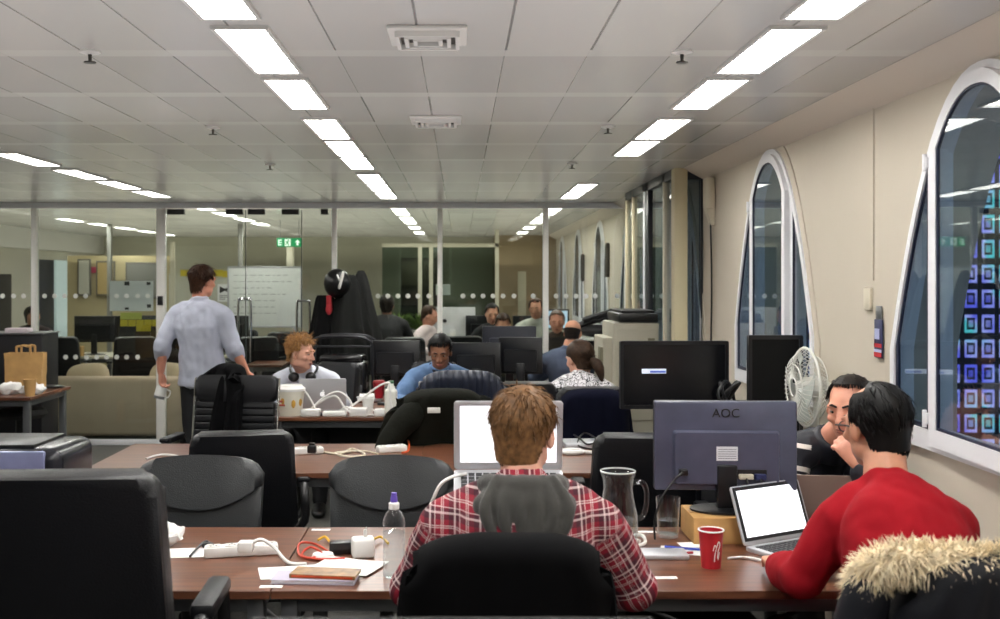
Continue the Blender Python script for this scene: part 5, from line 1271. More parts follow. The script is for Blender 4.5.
# jug
t = thing('water_jug', 'clear glass jug half full of water with a handle', 'jug', at(618, 541))
b_ = bm_(); pr = [(0, 0.003), (0.055, 0.0), (0.066, 0.008), (0.070, 0.045), (0.066, 0.10), (0.055, 0.15), (0.050, 0.185), (0.053, 0.215), (0.060, 0.235), (0.0625, 0.245), (0.061, 0.247), (0.056, 0.236), (0.049, 0.214), (0.0465, 0.185), (0.052, 0.15), (0.063, 0.10), (0.066, 0.045), (0.062, 0.012), (0, 0.010)]
lathe(b_, pr, n=40); obj('jug_body', b_, jug_glass, t, ang=80)
b_ = bm_(); lathe(b_, [(0, 0.0105), (0.0615, 0.0125), (0.0655, 0.045), (0.0645, 0.075), (0, 0.0755)], n=36); obj('water', b_, water, t, ang=50)
b_ = bm_(); tube(b_, smoothpts([(0.052, 0, 0.205), (0.085, 0, 0.205), (0.100, 0, 0.175), (0.098, 0, 0.12), (0.085, 0, 0.085), (0.064, 0, 0.078)], 6), 0.0085, 12); obj('handle', b_, jug_glass, t)
b_ = bm_(); lathe(b_, [(0.0618, 0.243), (0.063, 0.247), (0.0605, 0.249), (0.0595, 0.245)], n=40); obj('rim', b_, mat('glass_rim', '#cfd6d4', 0.2), t)
t = thing('drinking_glass', 'tumbler of water between the jug and the cardboard box', 'glass', at(668, 537))
b_ = bm_(); lathe(b_, [(0, 0.002), (0.034, 0.0), (0.036, 0.004), (0.043, 0.142), (0.0415, 0.142), (0.034, 0.012), (0, 0.010)], n=32); obj('glass_body', b_, jug_glass, t, ang=60)
b_ = bm_(); lathe(b_, [(0, 0.011), (0.0335, 0.013), (0.037, 0.062), (0, 0.0625)], n=32); obj('water', b_, water, t, ang=50)
# red paper cup
t = thing('paper_cup', 'red paper cup with white rim on the front desk', 'cup', at(711, 567)); t.rotation_euler = (0, 0, 0.3)
redcup = mat('cup_red', '#b3202a', 0.45)
b_ = bm_(); lathe(b_, [(0, 0.004), (0.029, 0.004), (0.0295, 0.0), (0.0305, 0.0), (0.039, 0.118), (0.037, 0.118), (0.029, 0.008), (0, 0.008)], n=36); obj('cup_wall', b_, redcup, t)
b_ = bm_(); tube(b_, [(0.0395*math.cos(k*PI/16), 0.0395*math.sin(k*PI/16), 0.119) for k in range(32)], 0.0028, 8, closed=True); obj('rim', b_, whitep, t)
b_ = bm_(); 
for ph_, pts in ((0, [(0.025, -0.2), (0.05, -0.15), (0.08, 0.05), (0.088, 0.2), (0.075, 0.3), (0.06, 0.15), (0.035, 0.1)]), (0, [(0.06, -0.35), (0.078, -0.2), (0.07, -0.05)]), (0, [(0.03, 0.18), (0.055, 0.3)])):
    P = [];
    for z, a in pts: r = 0.0306 + 0.0085*z/0.118 + 0.0004; P.append((r*math.sin(a), -r*math.cos(a), z))
    tube(b_, smoothpts(P, 4), 0.0017, 6)
obj('white_swirl', b_, whitep, t)
# papers, book, strips
def sheetpaper(name, label, px, py, w, d, rz, z=0.73, m=paper, h=0.0012, group=None, curl=0.0):
    p = at(px, py, z); b_ = bm_(); sheet(b_, lambda u, v: V(((u-.5)*w, (v-.5)*d, curl*(abs(u-.5)*2)**3 + curl*0.6*v**4)), 8, 6, h)
    bmesh.ops.translate(b_, vec=(0, 0, h+0.0003), verts=b_.verts)
    return one(name, b_, m, label, 'paper', p, rz, group)
sheetpaper('paper_sheet', 'white paper sheet under the exercise book on the front desk', 298, 572, 0.24, 0.13, 0.25, curl=0.002)
sheetpaper('paper_sheet', 'white paper sheet slanting beside the water bottle', 348, 567, 0.21, 0.17, -0.35, z=0.7315, curl=0.003)
t = thing('exercise_book', 'white-edged exercise book under the brown paperback', 'book', at(314, 582), -0.06)
b_ = bm_(); box(b_, (0, 0.02, 0.007), (0.25, 0.10, 0.010), 0.001); obj('pages', b_, mat('page_white', '#dcd9e0', 0.8), t)
b_ = bm_(); box(b_, (0, 0.02, 0.0128), (0.255, 0.104, 0.0012)); box(b_, (0, 0.02, 0.0012), (0.255, 0.104, 0.0012)); obj('cover', b_, mat('cover_lilac', '#b9b4c6', 0.5), t)
p = at(324, 577, 0.744); t = thing('paperback', 'brown and orange paperback lying on the exercise book', 'book', p, -0.14)
b_ = bm_(); box(b_, (0, 0.02, 0.006), (0.20, 0.085, 0.009)); obj('pages', b_, mat('page_cream', '#cdbd9c', 0.8), t)
b_ = bm_(); box(b_, (0, 0.02, 0.0112), (0.204, 0.088, 0.0015)); box(b_, (0, -0.0235, 0.006), (0.204, 0.0015, 0.011)); obj('cover', b_, mat('cover_brown', '#8a6a45', 0.4, var=0.5, vscale=30), t)
b_ = bm_(); box(b_, (0.0, -0.0245, 0.006), (0.19, 0.001, 0.006)); obj('spine_band', b_, mat('cover_orange', '#c4481e', 0.4), t)
p = at(363, 557); t = thing('plug_charger', 'white square plug charger with a prong beside the water bottle', 'charger', p, 0.2)
b_ = bm_(); box(b_, (0, 0, 0.033), (0.075, 0.06, 0.066), 0.010, seg=3); obj('charger_body', b_, whitep, t)
b_ = bm_(); box(b_, (0.008, 0, 0.078), (0.012, 0.006, 0.026), 0.002); prism(b_, [(0.004, 0.088), (0.014, 0.088), (0.012, 0.10)], 0.004); obj('prong', b_, whitep, t)
p = at(341, 553); t = thing('power_adapter', 'black power adapter block lying by the white plug charger', 'adapter', p, 0.1)
b_ = bm_(); box(b_, (0, 0, 0.02), (0.078, 0.05, 0.04), 0.006); obj('adapter_body', b_, blackp, t)
b_ = bm_(); cyl(b_, (0.04, 0, 0.018), (0.055, 0, 0.018), 0.006); obj('strain_relief', b_, blackp, t)
def cable(label, pts, r, m, name='cable', group=None, sub=6): 
    b_ = bm_(); tube(b_, smoothpts(pts, sub), r, 8); return one(name, b_, m, label, 'cable', group=group)
redc = mat('red_cable', '#c0402a', 0.45); yelc = mat('yellow_cable', '#d7a92c', 0.45)
zz = lambda px, py, h=0.006: V((*at(px, py)[:2], 0.73+h))
cable('red cable looped on the front desk by the black adapter', [zz(332, 556), zz(316, 546), zz(300, 549, 0.02), zz(299, 556), zz(310, 560), zz(322, 558, .015), zz(310, 553, 0.02), zz(302, 557), zz(318, 561), zz(345, 560)], 0.004, redc)
cable('yellow cable behind the white plug charger', [zz(318, 542), zz(325, 541, 0.015), zz(332, 545), zz(345, 550), zz(368, 548, .02), zz(380, 541, .015), zz(388, 545)], 0.0045, yelc)
b_ = bm_(); lathe(b_, [(0, 0), (0.03, 0), (0.034, 0.006), (0.03, 0.016), (0, 0.018)], n=24, sx=1.1); one('cable_reel', b_, whitep, 'small white round cable reel left of the black adapter', 'reel', at(323, 558))
def strip(label, pa, pb, z, w=0.055, n=4, hh=0.035, sockets=True, group=None):
    a, d = at(*pa, z), at(*pb, z); L = (d-a).length; ang = math.atan2(d.y-a.y, d.x-a.x)
    t = thing('power_strip', label, 'power strip', ((a+d)/2), ang, group)
    b_ = bm_(); box(b_, (0, 0, hh/2), (L, w, hh), 0.008); obj('strip_body', b_, whitep, t)
    for k in range(n):
        b_ = bm_(); x = -L/2 + L*(k+0.5)/n; box(b_, (x, 0, hh+0.001), (L/n*0.72, w*0.75, 0.002), 0.0008); s = obj('socket', b_, mat('socket_white', '#d9d8d2', 0.4), t)
        b_ = bm_(); box(b_, (x, w*0.16, hh+0.0022), (0.004, 0.008, 0.001)); 
        for g in (-1, 1): box(b_, (x+g*0.009, -w*0.12, hh+0.0022), (0.007, 0.004, 0.001))
        obj('slots', b_, blackp, s)
    return t
ps = strip('long white power strip lying across the left front desk', (204, 557), (278, 553), 0.73)
b_ = bm_(); box(b_, (0, 0, 0.018), (0.05, 0.045, 0.036), 0.008); tube(b_, smoothpts([(0.02, 0, 0.03), (0.05, 0.0, 0.04), (0.09, -0.01, 0.02), (0.14, -0.02, -0.028), (0.2, -0.03, -0.031)], 5), 0.006, 8); one('plug', b_, whitep, 'white plug with a cable pushed into the long power strip', 'plug', at(246, 552, 0.767))
p = at(182, 557); sheetpaper('paper_sheet', 'white paper sheet by the black pen at the left of the front desk', 186, 553, 0.20, 0.12, 0.1)
t = thing('tissue', 'crumpled white tissue beside the leftmost paper sheet', 'tissue', at(170, 546))
b_ = bm_(); ell(b_, (0, 0, 0.035), (0.05, 0.035, 0.035), None, 20, 12)
for v in b_.verts: v.co += v.co.normalized()*0.028*noise.noise(v.co*38) + V((0, 0, 0.05*max(0, noise.noise(v.co*15)))); v.co.z = max(0.001, v.co.z)
o_ = obj('tissue_sheet', b_, paper, t, ang=20)
cable('thin black cable end lying near the leftmost paper sheet', [zz(190, 558), zz(196, 553, .012), zz(206, 547, .02), zz(213, 549)], 0.004, blackp)
b_ = bm_(); ell(b_, (0, 0, 0.012), (0.022, 0.014, 0.012)); one('cable_plug', b_, blackp, 'small black plug behind the leftmost paper sheet', 'plug', at(208, 549))
for k, (px, py, lb) in enumerate(((271, 587, 'small white sticker at the desk edge below the exercise book'), (321, 530, 'small white sticker on the far desk edge behind the red cable'), (666, 578, 'small white sticker at the desk edge left of the red cup'), (647, 532, 'small white sticker on the desk beside the jug'))):
    b_ = bm_(); box(b_, (0, 0, 0.001), (0.068, 0.024, 0.002), 0.0008); one('sticker', b_, paper, lb, 'sticker', at(px, py), 0.0)
b_ = bm_(); box(b_, (0, 0, 0.008), (0.19, 0.10, 0.016), 0.005); one('hard_drive', b_, alu, 'slim pale box lying on the desk below the water jug', 'drive', at(658, 556), -0.03)
cable('white cable coiled behind the slim pale box', [zz(640, 543), zz(630, 541, .01), zz(626, 545, .015), zz(634, 549, .01), zz(645, 547, .015), zz(642, 541, .02), zz(632, 540, .015)], 0.006, whitep)
sheetpaper('paper_sheet', 'white paper sheet with a blue pen left of the red cup', 684, 551, 0.16, 0.10, -0.25)
b_ = bm_(); cyl(b_, (-0.065, 0, 0.006), (0.05, 0, 0.006), 0.0045, n=10); cyl(b_, (0.05, 0, 0.006), (0.067, 0, 0.006), 0.0045, 0.001, n=10); one('pen', b_, mat('pen_blue', '#2c3fa0', 0.35), 'blue pen lying on the paper left of the red cup', 'pen', at(684, 550, 0.7335), -0.35)
b_ = bm_(); cyl(b_, (-0.06, 0, 0.005), (0.06, 0, 0.005), 0.004, n=10); one('pen', b_, mat('pen_red', '#a0303a', 0.35), 'dark red pen lying just beside the red cup', 'pen', at(676, 555), 0.2)
sheetpaper('paper_sheet', 'folded white paper between the cardboard box and red cup', 694, 545, 0.10, 0.07, 0.1)
cable('white charging cable from the lit laptop to the right of the red cup', [zz(728, 560), zz(742, 559), zz(758, 561), zz(772, 566, .008), zz(780, 560, .01)], 0.004, whitep)
t = thing('desk_pedestal', 'black cabinet with tangled cables beneath the front desk', 'cabinet', (0.72, 3.55, 0))
b_ = bm_(); bx(b_, -0.2, 0.2, -0.28, 0.28, 0.03, 0.6, 0.006); obj('body', b_, blackm, t)
for k in range(3):
    b_ = bm_(); bx(b_, -0.19, 0.19, -0.30, -0.28, 0.05+k*0.185, 0.22+k*0.185, 0.004); d_ = obj('drawer', b_, blackp, t)
    b_ = bm_(); bx(b_, -0.06, 0.06, -0.312, -0.298, 0.17+k*0.185, 0.185+k*0.185, 0.003); obj('pull', b_, greym, d_)
cable('black cable sagging below the front desk edge', [V((0.55, 3.22, 0.66)), V((0.75, 3.2, 0.60)), V((0.95, 3.22, 0.62)), V((1.1, 3.25, 0.68))], 0.008, blackp)

# ------------------------------------------------------------------ printer at the left
t = thing('printer', 'dark grey desktop printer with shiny lilac front behind the left chair', 'printer', (-1.93, 4.52, 0.72))
b_ = bm_(); box(b_, (0, 0, 0.12), (0.62, 0.42, 0.24), 0.05, seg=4); obj('housing', b_, mat('printer_dark', '#24252c', 0.25), t)
b_ = bm_(); box(b_, (0.0, -0.205, 0.165), (0.50, 0.03, 0.135), 0.01); obj('front_panel', b_, mat('printer_panel', '#8084a8', 0.2, spec=0.7, var=0.2, vscale=5), t)
b_ = bm_(); box(b_, (-0.06, 0.0, 0.243), (0.5, 0.34, 0.02), 0.008); obj('lid', b_, blackp, t)
b_ = bm_(); box(b_, (0.13, -0.222, 0.125), (0.05, 0.01, 0.03), 0.002); obj('card_slot', b_, blackm, t)
b_ = bm_(); box(b_, (-0.02, -0.24, 0.06), (0.4, 0.1, 0.012), 0.003); obj('paper_tray', b_, blackp, t)
t = thing('printer_stand', 'grey drawer cabinet under the dark printer', 'cabinet', (-1.93, 4.55, 0))
b_ = bm_(); box(b_, (0, 0, 0.36), (0.6, 0.5, 0.72), 0.006); obj('body', b_, greym, t)
for k in range(3): b_ = bm_(); box(b_, (0, -0.255, 0.13+k*0.23), (0.56, 0.012, 0.2), 0.003); obj('drawer', b_, greym, t)

# ------------------------------------------------------------------ second row: strips, cables, fan
strip('white power strip with a black plug on the second-row desk', (283, 455), (323, 453), 0.73, n=3)
b_ = bm_(); box(b_, (0, 0, 0.02), (0.045, 0.04, 0.04), 0.008); box(b_, (0, 0, 0.045), (0.03, 0.025, 0.014), 0.004); one('plug', b_, blackp, 'black plug standing in the second-row power strip', 'plug', at(312, 453, 0.767))
strip('white power strip beside the orange cable loop on the second row', (377, 453), (406, 451), 0.73, n=3)
cable('orange cable loop on the second-row desk', [zz(398, 449), zz(405, 444, .03), zz(409, 447, .02), zz(408, 452), zz(402, 454)], 0.006, mat('orange_cable', '#d0582c', 0.45))
cable('beige cable snaking along the middle of the second-row desk', [zz(322, 453), zz(340, 455), zz(352, 451, .012), zz(365, 456), zz(350, 458), zz(335, 456, .015), zz(360, 452), zz(378, 455)], 0.006, mat('beige_cable', '#cfc6b0', 0.5))
cable('white cable lying on the left end of the second-row desk', [zz(146, 460), zz(160, 456), zz(176, 457), zz(182, 461)], 0.006, whitep)
b_ = bm_(); box(b_, (0, 0, 0.014), (0.30, 0.21, 0.028), 0.006); one('closed_laptop', b_, alu, 'closed silver laptop lying beyond the plaid man\'s ear on the second row', 'laptop', at(590, 446), 0.05)
cable('black cable tangled over the closed silver laptop', [zz(574, 440, .03), zz(580, 446, .04), zz(588, 450, .03), zz(597, 447, .04), zz(584, 441, .045), zz(578, 449, .02), zz(600, 452, .01)], 0.005, blackp)
t = thing('cable_hub', 'white round cable hub right of the plaid man\'s head', 'hub', at(572, 454))
b_ = bm_(); tube(b_, [(0.052*math.cos(k*PI/10), 0.04*math.sin(k*PI/10), 0.014) for k in range(20)], 0.013, 8, closed=True); obj('coil', b_, whitep, t)
b_ = bm_(); tube(b_, smoothpts([(0.05, 0, 0.014), (0.09, -0.01, 0.012), (0.14, -0.03, 0.01), (0.2, -0.04, 0.008)], 4), 0.008, 8); obj('lead', b_, whitep, t)
t = thing('cable_heap', 'heap of black cables between the dark monitor and upright monitor', 'cables', (1.365, 5.42, 0.73)); random.seed(9)
for k in range(5):
    b_ = bm_(); c_ = V((0, 0, 0.20)); ph_ = random.random()*6
    pts = [c_ + V((0.045*math.sin(2.1*q_+ph_)+random.gauss(0, .008), 0.05*math.cos(1.7*q_+ph_*2), 0.20*math.sin(1.3*q_+ph_)*0.9 + 0.02)) for q_ in [x*0.6 for x in range(14)]]
    for p_ in pts: p_.z = max(0.01, p_.z)
    tube(b_, smoothpts(pts, 4), 0.009, 8); obj('cable', b_, blackp if k else mat('grey_cable', '#9a9a9c', 0.4), t)
# desk fan
t = thing('pedestal_fan', 'white pedestal fan with a wire guard beside the right wall', 'fan', (1.56, 4.75, 0.0), -1.52)
gw = mat('fan_white', '#d9d9d2', 0.35); fc = V((0, 0, 1.168)); 
b_ = bm_(); lathe(b_, [(0, 0), (0.1, 0), (0.1, 0.01), (0.05, 0.025), (0, 0.03)], n=28); obj('fan_base', b_, gw, t)
b_ = bm_(); cyl(b_, (0, 0.03, 0.02), (0, 0.03, 1.17), 0.013); obj('stand', b_, gw, t)
b_ = bm_(); tube(b_, [fc + V((0, -0.02, 0)), fc + V((0, 0.06, 0)), fc + V((0, 0.09, 0))], [0.045, 0.05, 0.02], 18, rnd=True); obj('motor', b_, gw, t)
b_ = bm_()
for k in range(40):
    a = 2*PI*k/40; d_ = V((math.cos(a), 0, math.sin(a)))
    tube(b_, [fc + d_*0.04 + V((0, -0.075, 0)), fc + d_*0.13 + V((0, -0.068, 0)), fc + d_*0.175 + V((0, -0.02, 0)), fc + d_*0.13 + V((0, 0.03, 0)), fc + d_*0.04 + V((0, 0.035, 0))], 0.0016, 5)
for r, y in ((0.04, -0.075), (0.175, -0.02), (0.10, -0.072), (0.135, 0.03)): tube(b_, [fc + V((r*math.cos(q_*PI/18), y, r*math.sin(q_*PI/18))) for q_ in range(36)], 0.003 if r < 0.17 else 0.006, 6, closed=True)
obj('guard', b_, gw, t)
for k in range(4):
    a0 = 2*PI*k/4; b_ = bm_()
    sheet(b_, lambda u, v: fc + V(((0.03+0.125*u)*math.cos(a0+(v-.5)*(0.5+0.6*u)), -0.045 + (v-.5)*0.035, (0.03+0.125*u)*math.sin(a0+(v-.5)*(0.5+0.6*u)))), 8, 6, 0.002); obj('blade', b_, mat('fan_blade', '#b4bab4', 0.3), t)

# ------------------------------------------------------------------ third row: tub, cups, cables, bottle, fruit
t = thing('food_tub', 'white paper tub with lid and yellow print on the third-row desk', 'tub', at(291, 415)); 
b_ = bm_(); lathe(b_, [(0, 0), (0.072, 0), (0.093, 0.17), (0, 0.17)], n=36); obj('tub_wall', b_, mat('tub_white', '#e3dfcf', 0.5), t)
b_ = bm_(); lathe(b_, [(0.097, 0.165), (0.097, 0.182), (0.085, 0.19), (0.075, 0.205), (0, 0.208)], n=36); obj('lid', b_, whitep, t)
b_ = bm_(); 
for a in (-0.55, 0.35, 1.0):
    r = 0.0835; tube(b_, [((r+0.001)*math.sin(a+x_), -(r+0.001)*math.cos(a+x_), 0.085+0.02*math.sin(9*a)) for x_ in (-0.16, -0.08, 0, 0.08, 0.16)], [(0.014, 0.003), (0.026, 0.003), (0.03, 0.003), (0.024, 0.003), (0.012, 0.003)], 8, side=V((0, 0, 1)))
obj('print_patch', b_, mat('tub_yellow', '#c99a3d', 0.5), t)
b_ = bm_(); 
for z in (0.075, 0.10): box(b_, (-0.045, -0.073, z), (0.05, 0.006, 0.014), 0.002)
obj('print_band', b_, mat('tub_red', '#b5533f', 0.5), t)
def pcup(label, px, py, h=0.11, r=0.042, lid=False, m=whitep, group=None, band=None, z=0.73):
    t = thing('paper_cup', label, 'cup', at(px, py, z), group=group)
    b_ = bm_(); lathe(b_, [(0, 0.002), (r*0.72, 0.0), (r, h), (r*0.94, h), (r*0.68, 0.006), (0, 0.006)], n=24); obj('cup_wall', b_, m, t)
    b_ = bm_()
    if lid: lathe(b_, [(r*1.06, h-0.004), (r*1.06, h+0.006), (r*0.92, h+0.016), (0, h+0.018)], n=24); obj('lid', b_, band or whitep, t)
    else: tube(b_, [(r*math.cos(k*PI/12), r*math.sin(k*PI/12), h) for k in range(24)], 0.0025, 6, closed=True); obj('rim', b_, m, t)
    return t
pcup('white paper cup in front of the fruit on the third-row desk', 368, 415, 0.115, 0.042)
pcup('low white cup behind the tangled white cables', 345, 414, 0.06, 0.035) if False else None
pcup('red paper cup with dark lid behind the milk bottle', 379, 384+14, 0.12, 0.045, True, redcup, band=mat('lid_red', '#8f1820', 0.4))
t = thing('milk_bottle', 'tall white plastic milk bottle with a green cap', 'bottle', at(391, 414))
b_ = bm_(); box(b_, (0, 0, 0.085), (0.085, 0.085, 0.17), 0.02, seg=3); tube(b_, [(0, 0, 0.165), (0, 0, 0.195), (0, 0, 0.21)], [0.032, 0.02, 0.017], 16); obj('bottle_body', b_, mat('milk_white', '#e6e6de', 0.4), t)
b_ = bm_(); cyl(b_, (0, 0, 0.208), (0, 0, 0.226), 0.019); obj('cap', b_, mat('cap_green', '#3f6b4a', 0.4), t)
t = thing('fruit_bowl', 'white dish under the red and yellow apples', 'dish', at(409, 410))
b_ = bm_(); lathe(b_, [(0, 0), (0.04, 0), (0.09, 0.025), (0.087, 0.027), (0.04, 0.006), (0, 0.006)], n=28); obj('dish', b_, whitep, t)
for k, (dx_, dy_, col, lb) in enumerate(((-0.025, -0.02, '#c2412a', 'red apple on the white dish'), (0.03, -0.01, '#dba43a', 'yellow apple on the white dish'))):
    b0 = at(409, 410); t = thing('apple', lb, 'fruit', (b0.x+dx_, b0.y+dy_, 0.738))
    b_ = bm_(); lathe(b_, [(0, 0.006), (0.012, 0.0), (0.028, 0.012), (0.034, 0.034), (0.028, 0.056), (0.012, 0.063), (0, 0.056)], n=20); obj('flesh', b_, mat('apple_%s' % lb.split()[0], col, 0.35, var=0.25, vscale=20), t)
    b_ = bm_(); cyl(b_, (0, 0, 0.056), (0.004, 0, 0.074), 0.002, n=6); obj('stem', b_, blackp, t)
t = thing('cable_heap', 'tangle of white power cables before the silver laptop with fruit mark', 'cables', at(338, 416)); random.seed(3)
hp_ = [[(-0.25, -0.02, 0.015), (-0.18, 0.0, 0.05), (-0.10, 0.02, 0.12), (0.0, 0.02, 0.16), (0.08, 0.02, 0.10), (0.10, 0, 0.02)], [(-0.22, 0, 0.01), (-0.12, 0.04, 0.09), (-0.02, 0.03, 0.13), (0.05, 0.0, 0.05), (0.12, -0.02, 0.01)], [(0.02, 0.0, 0.02), (0.14, 0.03, 0.10), (0.26, 0.04, 0.19), (0.33, 0.04, 0.22), (0.345, 0.04, 0.20), (0.35, 0.02, 0.10), (0.37, 0.0, 0.03)], [(-0.30, 0.03, 0.12), (-0.24, 0.03, 0.17), (-0.18, 0.01, 0.10), (-0.15, 0, 0.03)], [(0.0, 0.02, 0.02), (0.06, 0.0, 0.06), (0.16, 0.0, 0.015), (0.24, -0.02, 0.01)]]
for P_ in hp_: b_ = bm_(); tube(b_, smoothpts(P_, 5), 0.007, 8); obj('cable', b_, whitep, t)
for x, w_, h_ in ((-0.18, 0.13, 0.05), (-0.02, 0.16, 0.035), (0.14, 0.12, 0.06), (0.28, 0.07, 0.05)):
    b_ = bm_(); box(b_, (x, -0.01, h_/2), (w_, 0.07, h_), 0.010, M=None); obj('adapter', b_, whitep, t)
b_ = bm_(); ell(b_, (-0.02, -0.05, 0.012), (0.06, 0.03, 0.013)); one('computer_mouse', b_, blackp, 'black mouse in front of the tangled white cables', 'mouse', at(324, 415))
for px, lb in ((382, 'scrap of white paper between the paper cup and milk bottle'), (420, 'scrap of white paper below the fruit dish')):
    sheetpaper('paper_sheet', lb, px, 411 if px < 400 else 413, 0.12, 0.08, 0.2, curl=0.004)
b_ = bm_(); box(b_, (0, 0, 0.01), (0.08, 0.05, 0.02), 0.005); one('phone', b_, blackp, 'black phone behind the white paper cup', 'phone', at(383, 405))
bottle('small clear water bottle with blue cap right of the blue-sweater man', (0.085, 7.55, 0.73), 0.9, mat('blue_cap', '#3b5aa0', 0.4))
bottle('small clear bottle at the navy quilted coat\'s right edge', (0.235, 7.2, 0.73), 0.7, whitep)
# side table further back with paper pile
t = thing('side_table', 'small walnut table with paper pile behind the milk bottle', 'table', (-0.72, 8.45, 0))
b_ = bm_(); box(b_, (0, 0, 0.69), (0.5, 0.4, 0.025), 0.003); obj('tabletop', b_, wal, t)
for sx in (-1, 1):
    for sy in (-1, 1): b_ = bm_(); box(b_, (sx*0.22, sy*0.17, 0.34), (0.04, 0.04, 0.68), 0.003); obj('leg', b_, greym, t)
for k in range(3): 
    b_ = bm_(); box(b_, (random.uniform(-.01, .01), 0, 0.006), (0.30, 0.21, 0.012), 0.002); one('paper_pile', b_, paper, ['lowest block of paper on the small walnut table', 'middle block of paper on the small walnut table', 'topmost block of paper on the small walnut table'][k], 'paper', (-0.76, 8.36, 0.703+k*0.0125), 0.1*k)

# ------------------------------------------------------------------ coat stand, trolley printer, copier
t = thing('coat_stand', 'coat stand buried under black coats in front of the glass partition', 'coat stand', (-1.12, 9.95, 0))
b_ = bm_(); cyl(b_, (0, 0, 0.02), (0, 0, 1.72), 0.018); obj('pole', b_, blackp, t)
for k in range(4): b_ = bm_(); a = k*PI/2+0.4; tube(b_, [(0, 0, 0.12), (0.15*math.cos(a), 0.15*math.sin(a), 0.06), (0.28*math.cos(a), 0.28*math.sin(a), 0.015)], 0.014, 8); obj('foot', b_, blackp, t)
for k in range(5): b_ = bm_(); a = k*PI*2/5; tube(b_, smoothpts([(0, 0, 1.6), (0.1*math.cos(a), 0.1*math.sin(a), 1.58), (0.14*math.cos(a), 0.14*math.sin(a), 1.66)], 3), 0.009, 8); obj('hook', b_, blackp, t)
def hung(label, x, y, zt, zb, rt, rb, seed, m, lean=0.0, sq=0.75, dx=0.0):
    def f(u, v):
        a = 2*PI*u; k = v; r = rt + (rb-rt)*min(1, k*1.5)**0.6
        fold = 1 + (0.10+0.14*k)*math.sin(7*a + seed + 2.0*noise.noise(V((k*1.5, seed, 0)))) * (0.3+0.7*k) + 0.12*noise.noise(V((math.cos(a)*1.5, math.sin(a)*1.5, k*2.5+seed)))
        z = zt - (zt-zb)*k
        return V((x + dx*k + r*fold*math.cos(a), y + r*sq*fold*math.sin(a), z + (0.04*math.cos(a+seed))*(k)))
    b_ = bm_(); sheet(b_, f, 64, 26); bmesh.ops.remove_doubles(b_, verts=b_.verts[:], dist=1e-4)
    bmesh.ops.holes_fill(b_, edges=b_.edges[:], sides=0)
    return one('coat', b_, m, label, 'coat', ang=80)
coatm = mat('charcoal_coat', '#1c1d1c', 0.85, spec=0.15, bump=0.2, bscale=200); coatb = mat('black_coat', '#0a0a0b', 0.85, spec=0.15)
hung('long charcoal coat hanging in the middle of the coat stand', -1.03, 9.86, 1.69, 0.75, 0.05, 0.20, 1.0, coatm)
hung('black coat hanging at the rightmost hook of the coat stand, pointed collar up', -0.93, 10.0, 1.73, 0.8, 0.025, 0.145, 2.6, mat('dark_grey_coat', '#242524', 0.85, spec=0.15), dx=0.05)
hung('short black coat with red lining hanging under the black hat', -1.25, 9.85, 1.50, 0.78, 0.07, 0.15, 4.2, coatb)
b_ = bm_(); box(b_, (-1.20, 9.76, 1.44), (0.05, 0.03, 0.12), 0.012); ell(b_, (-1.20, 9.75, 1.37), (0.03, 0.02, 0.05)); one('scarf', b_, mat('scarf_red', '#9c2028', 0.8), 'bit of red scarf on the short black coat', 'scarf')
t = thing('helmet', 'round black helmet with a white stripe hung on top of the coats', 'helmet', (-1.13, 9.80, 1.61))
b_ = bm_(); ell(b_, (0, 0, 0), (0.125, 0.11, 0.135), None, 28, 18); obj('shell', b_, mat('helmet_black', '#08080a', 0.3), t)
b_ = bm_(); tube(b_, [V((0.055+0.012*q_, -0.112+0.003*abs(q_), 0.045*q_+0.05)) for q_ in (-2, -1, 0, 1)], [0.014]*4, 8, rnd=True); tube(b_, [V((0.015, -0.108, 0.075)), V((0.03, -0.112, 0.03))], 0.008, 8, rnd=True); obj('stripe', b_, whitep, t)
t = thing('office_printer', 'black office printer in a rail-framed trolley behind the ginger-haired man', 'printer', (-0.99, 9.0, 0))
b_ = bm_(); box(b_, (0, 0, 0.78), (0.42, 0.36, 0.36), 0.03, seg=3); box(b_, (0, 0, 0.985), (0.36, 0.3, 0.06), 0.02); obj('printer_body', b_, mat('printer_gloss', '#141416', 0.22), t)
b_ = bm_(); box(b_, (0.02, -0.185, 0.91), (0.26, 0.02, 0.045), 0.006); box(b_, (0, -0.185, 0.72), (0.36, 0.02, 0.10), 0.006); obj('paper_slot', b_, mat('slot_grey', '#4c4d50', 0.3), t)
b_ = bm_(); 
for y in (-0.14, 0.16): tube(b_, smoothpts([(-0.26, y, 0.02), (-0.26, y, 1.0), (-0.23, y, 1.14), (-0.1, y, 1.17), (0.1, y, 1.17), (0.23, y, 1.14), (0.26, y, 1.0), (0.26, y, 0.02)], 4), 0.012, 8)
for z in (0.58, 0.3, 1.09): tube(b_, [(-0.26, -0.14, z), (0.26, -0.14, z)], 0.008, 8)
obj('rail_frame', b_, mat('rail_dark', '#3a3b3e', 0.35, 0.7), t)
b_ = bm_(); box(b_, (0, 0, 0.585), (0.5, 0.36, 0.02)); box(b_, (0, 0, 0.3), (0.5, 0.36, 0.02)); obj('shelf', b_, blackp, t)
cpm = mat('copier_beige', '#b4b09f', 0.5); t = thing('photocopier', 'large beige photocopier with a black lid by the glazed casing', 'photocopier', (1.285, 8.05, 0))
b_ = bm_(); bx(b_, -0.17, 0.165, -0.3, 0.3, 0.0, 1.33, 0.012); bx(b_, -0.24, -0.16, -0.25, 0.25, 0.5, 1.22, 0.01); obj('body', b_, cpm, t)
b_ = bm_(); bx(b_, -0.13, 0.16, -0.3, 0.3, 1.335, 1.40, 0.012); bx(b_, -0.10, 0.14, -0.25, 0.28, 1.40, 1.42, 0.005); obj('scanner_lid', b_, blackp, t)
b_ = bm_(); bx(b_, -0.15, 0.15, -0.312, -0.298, 0.62, 1.28, 0.006); obj('front_door', b_, cpm, t)
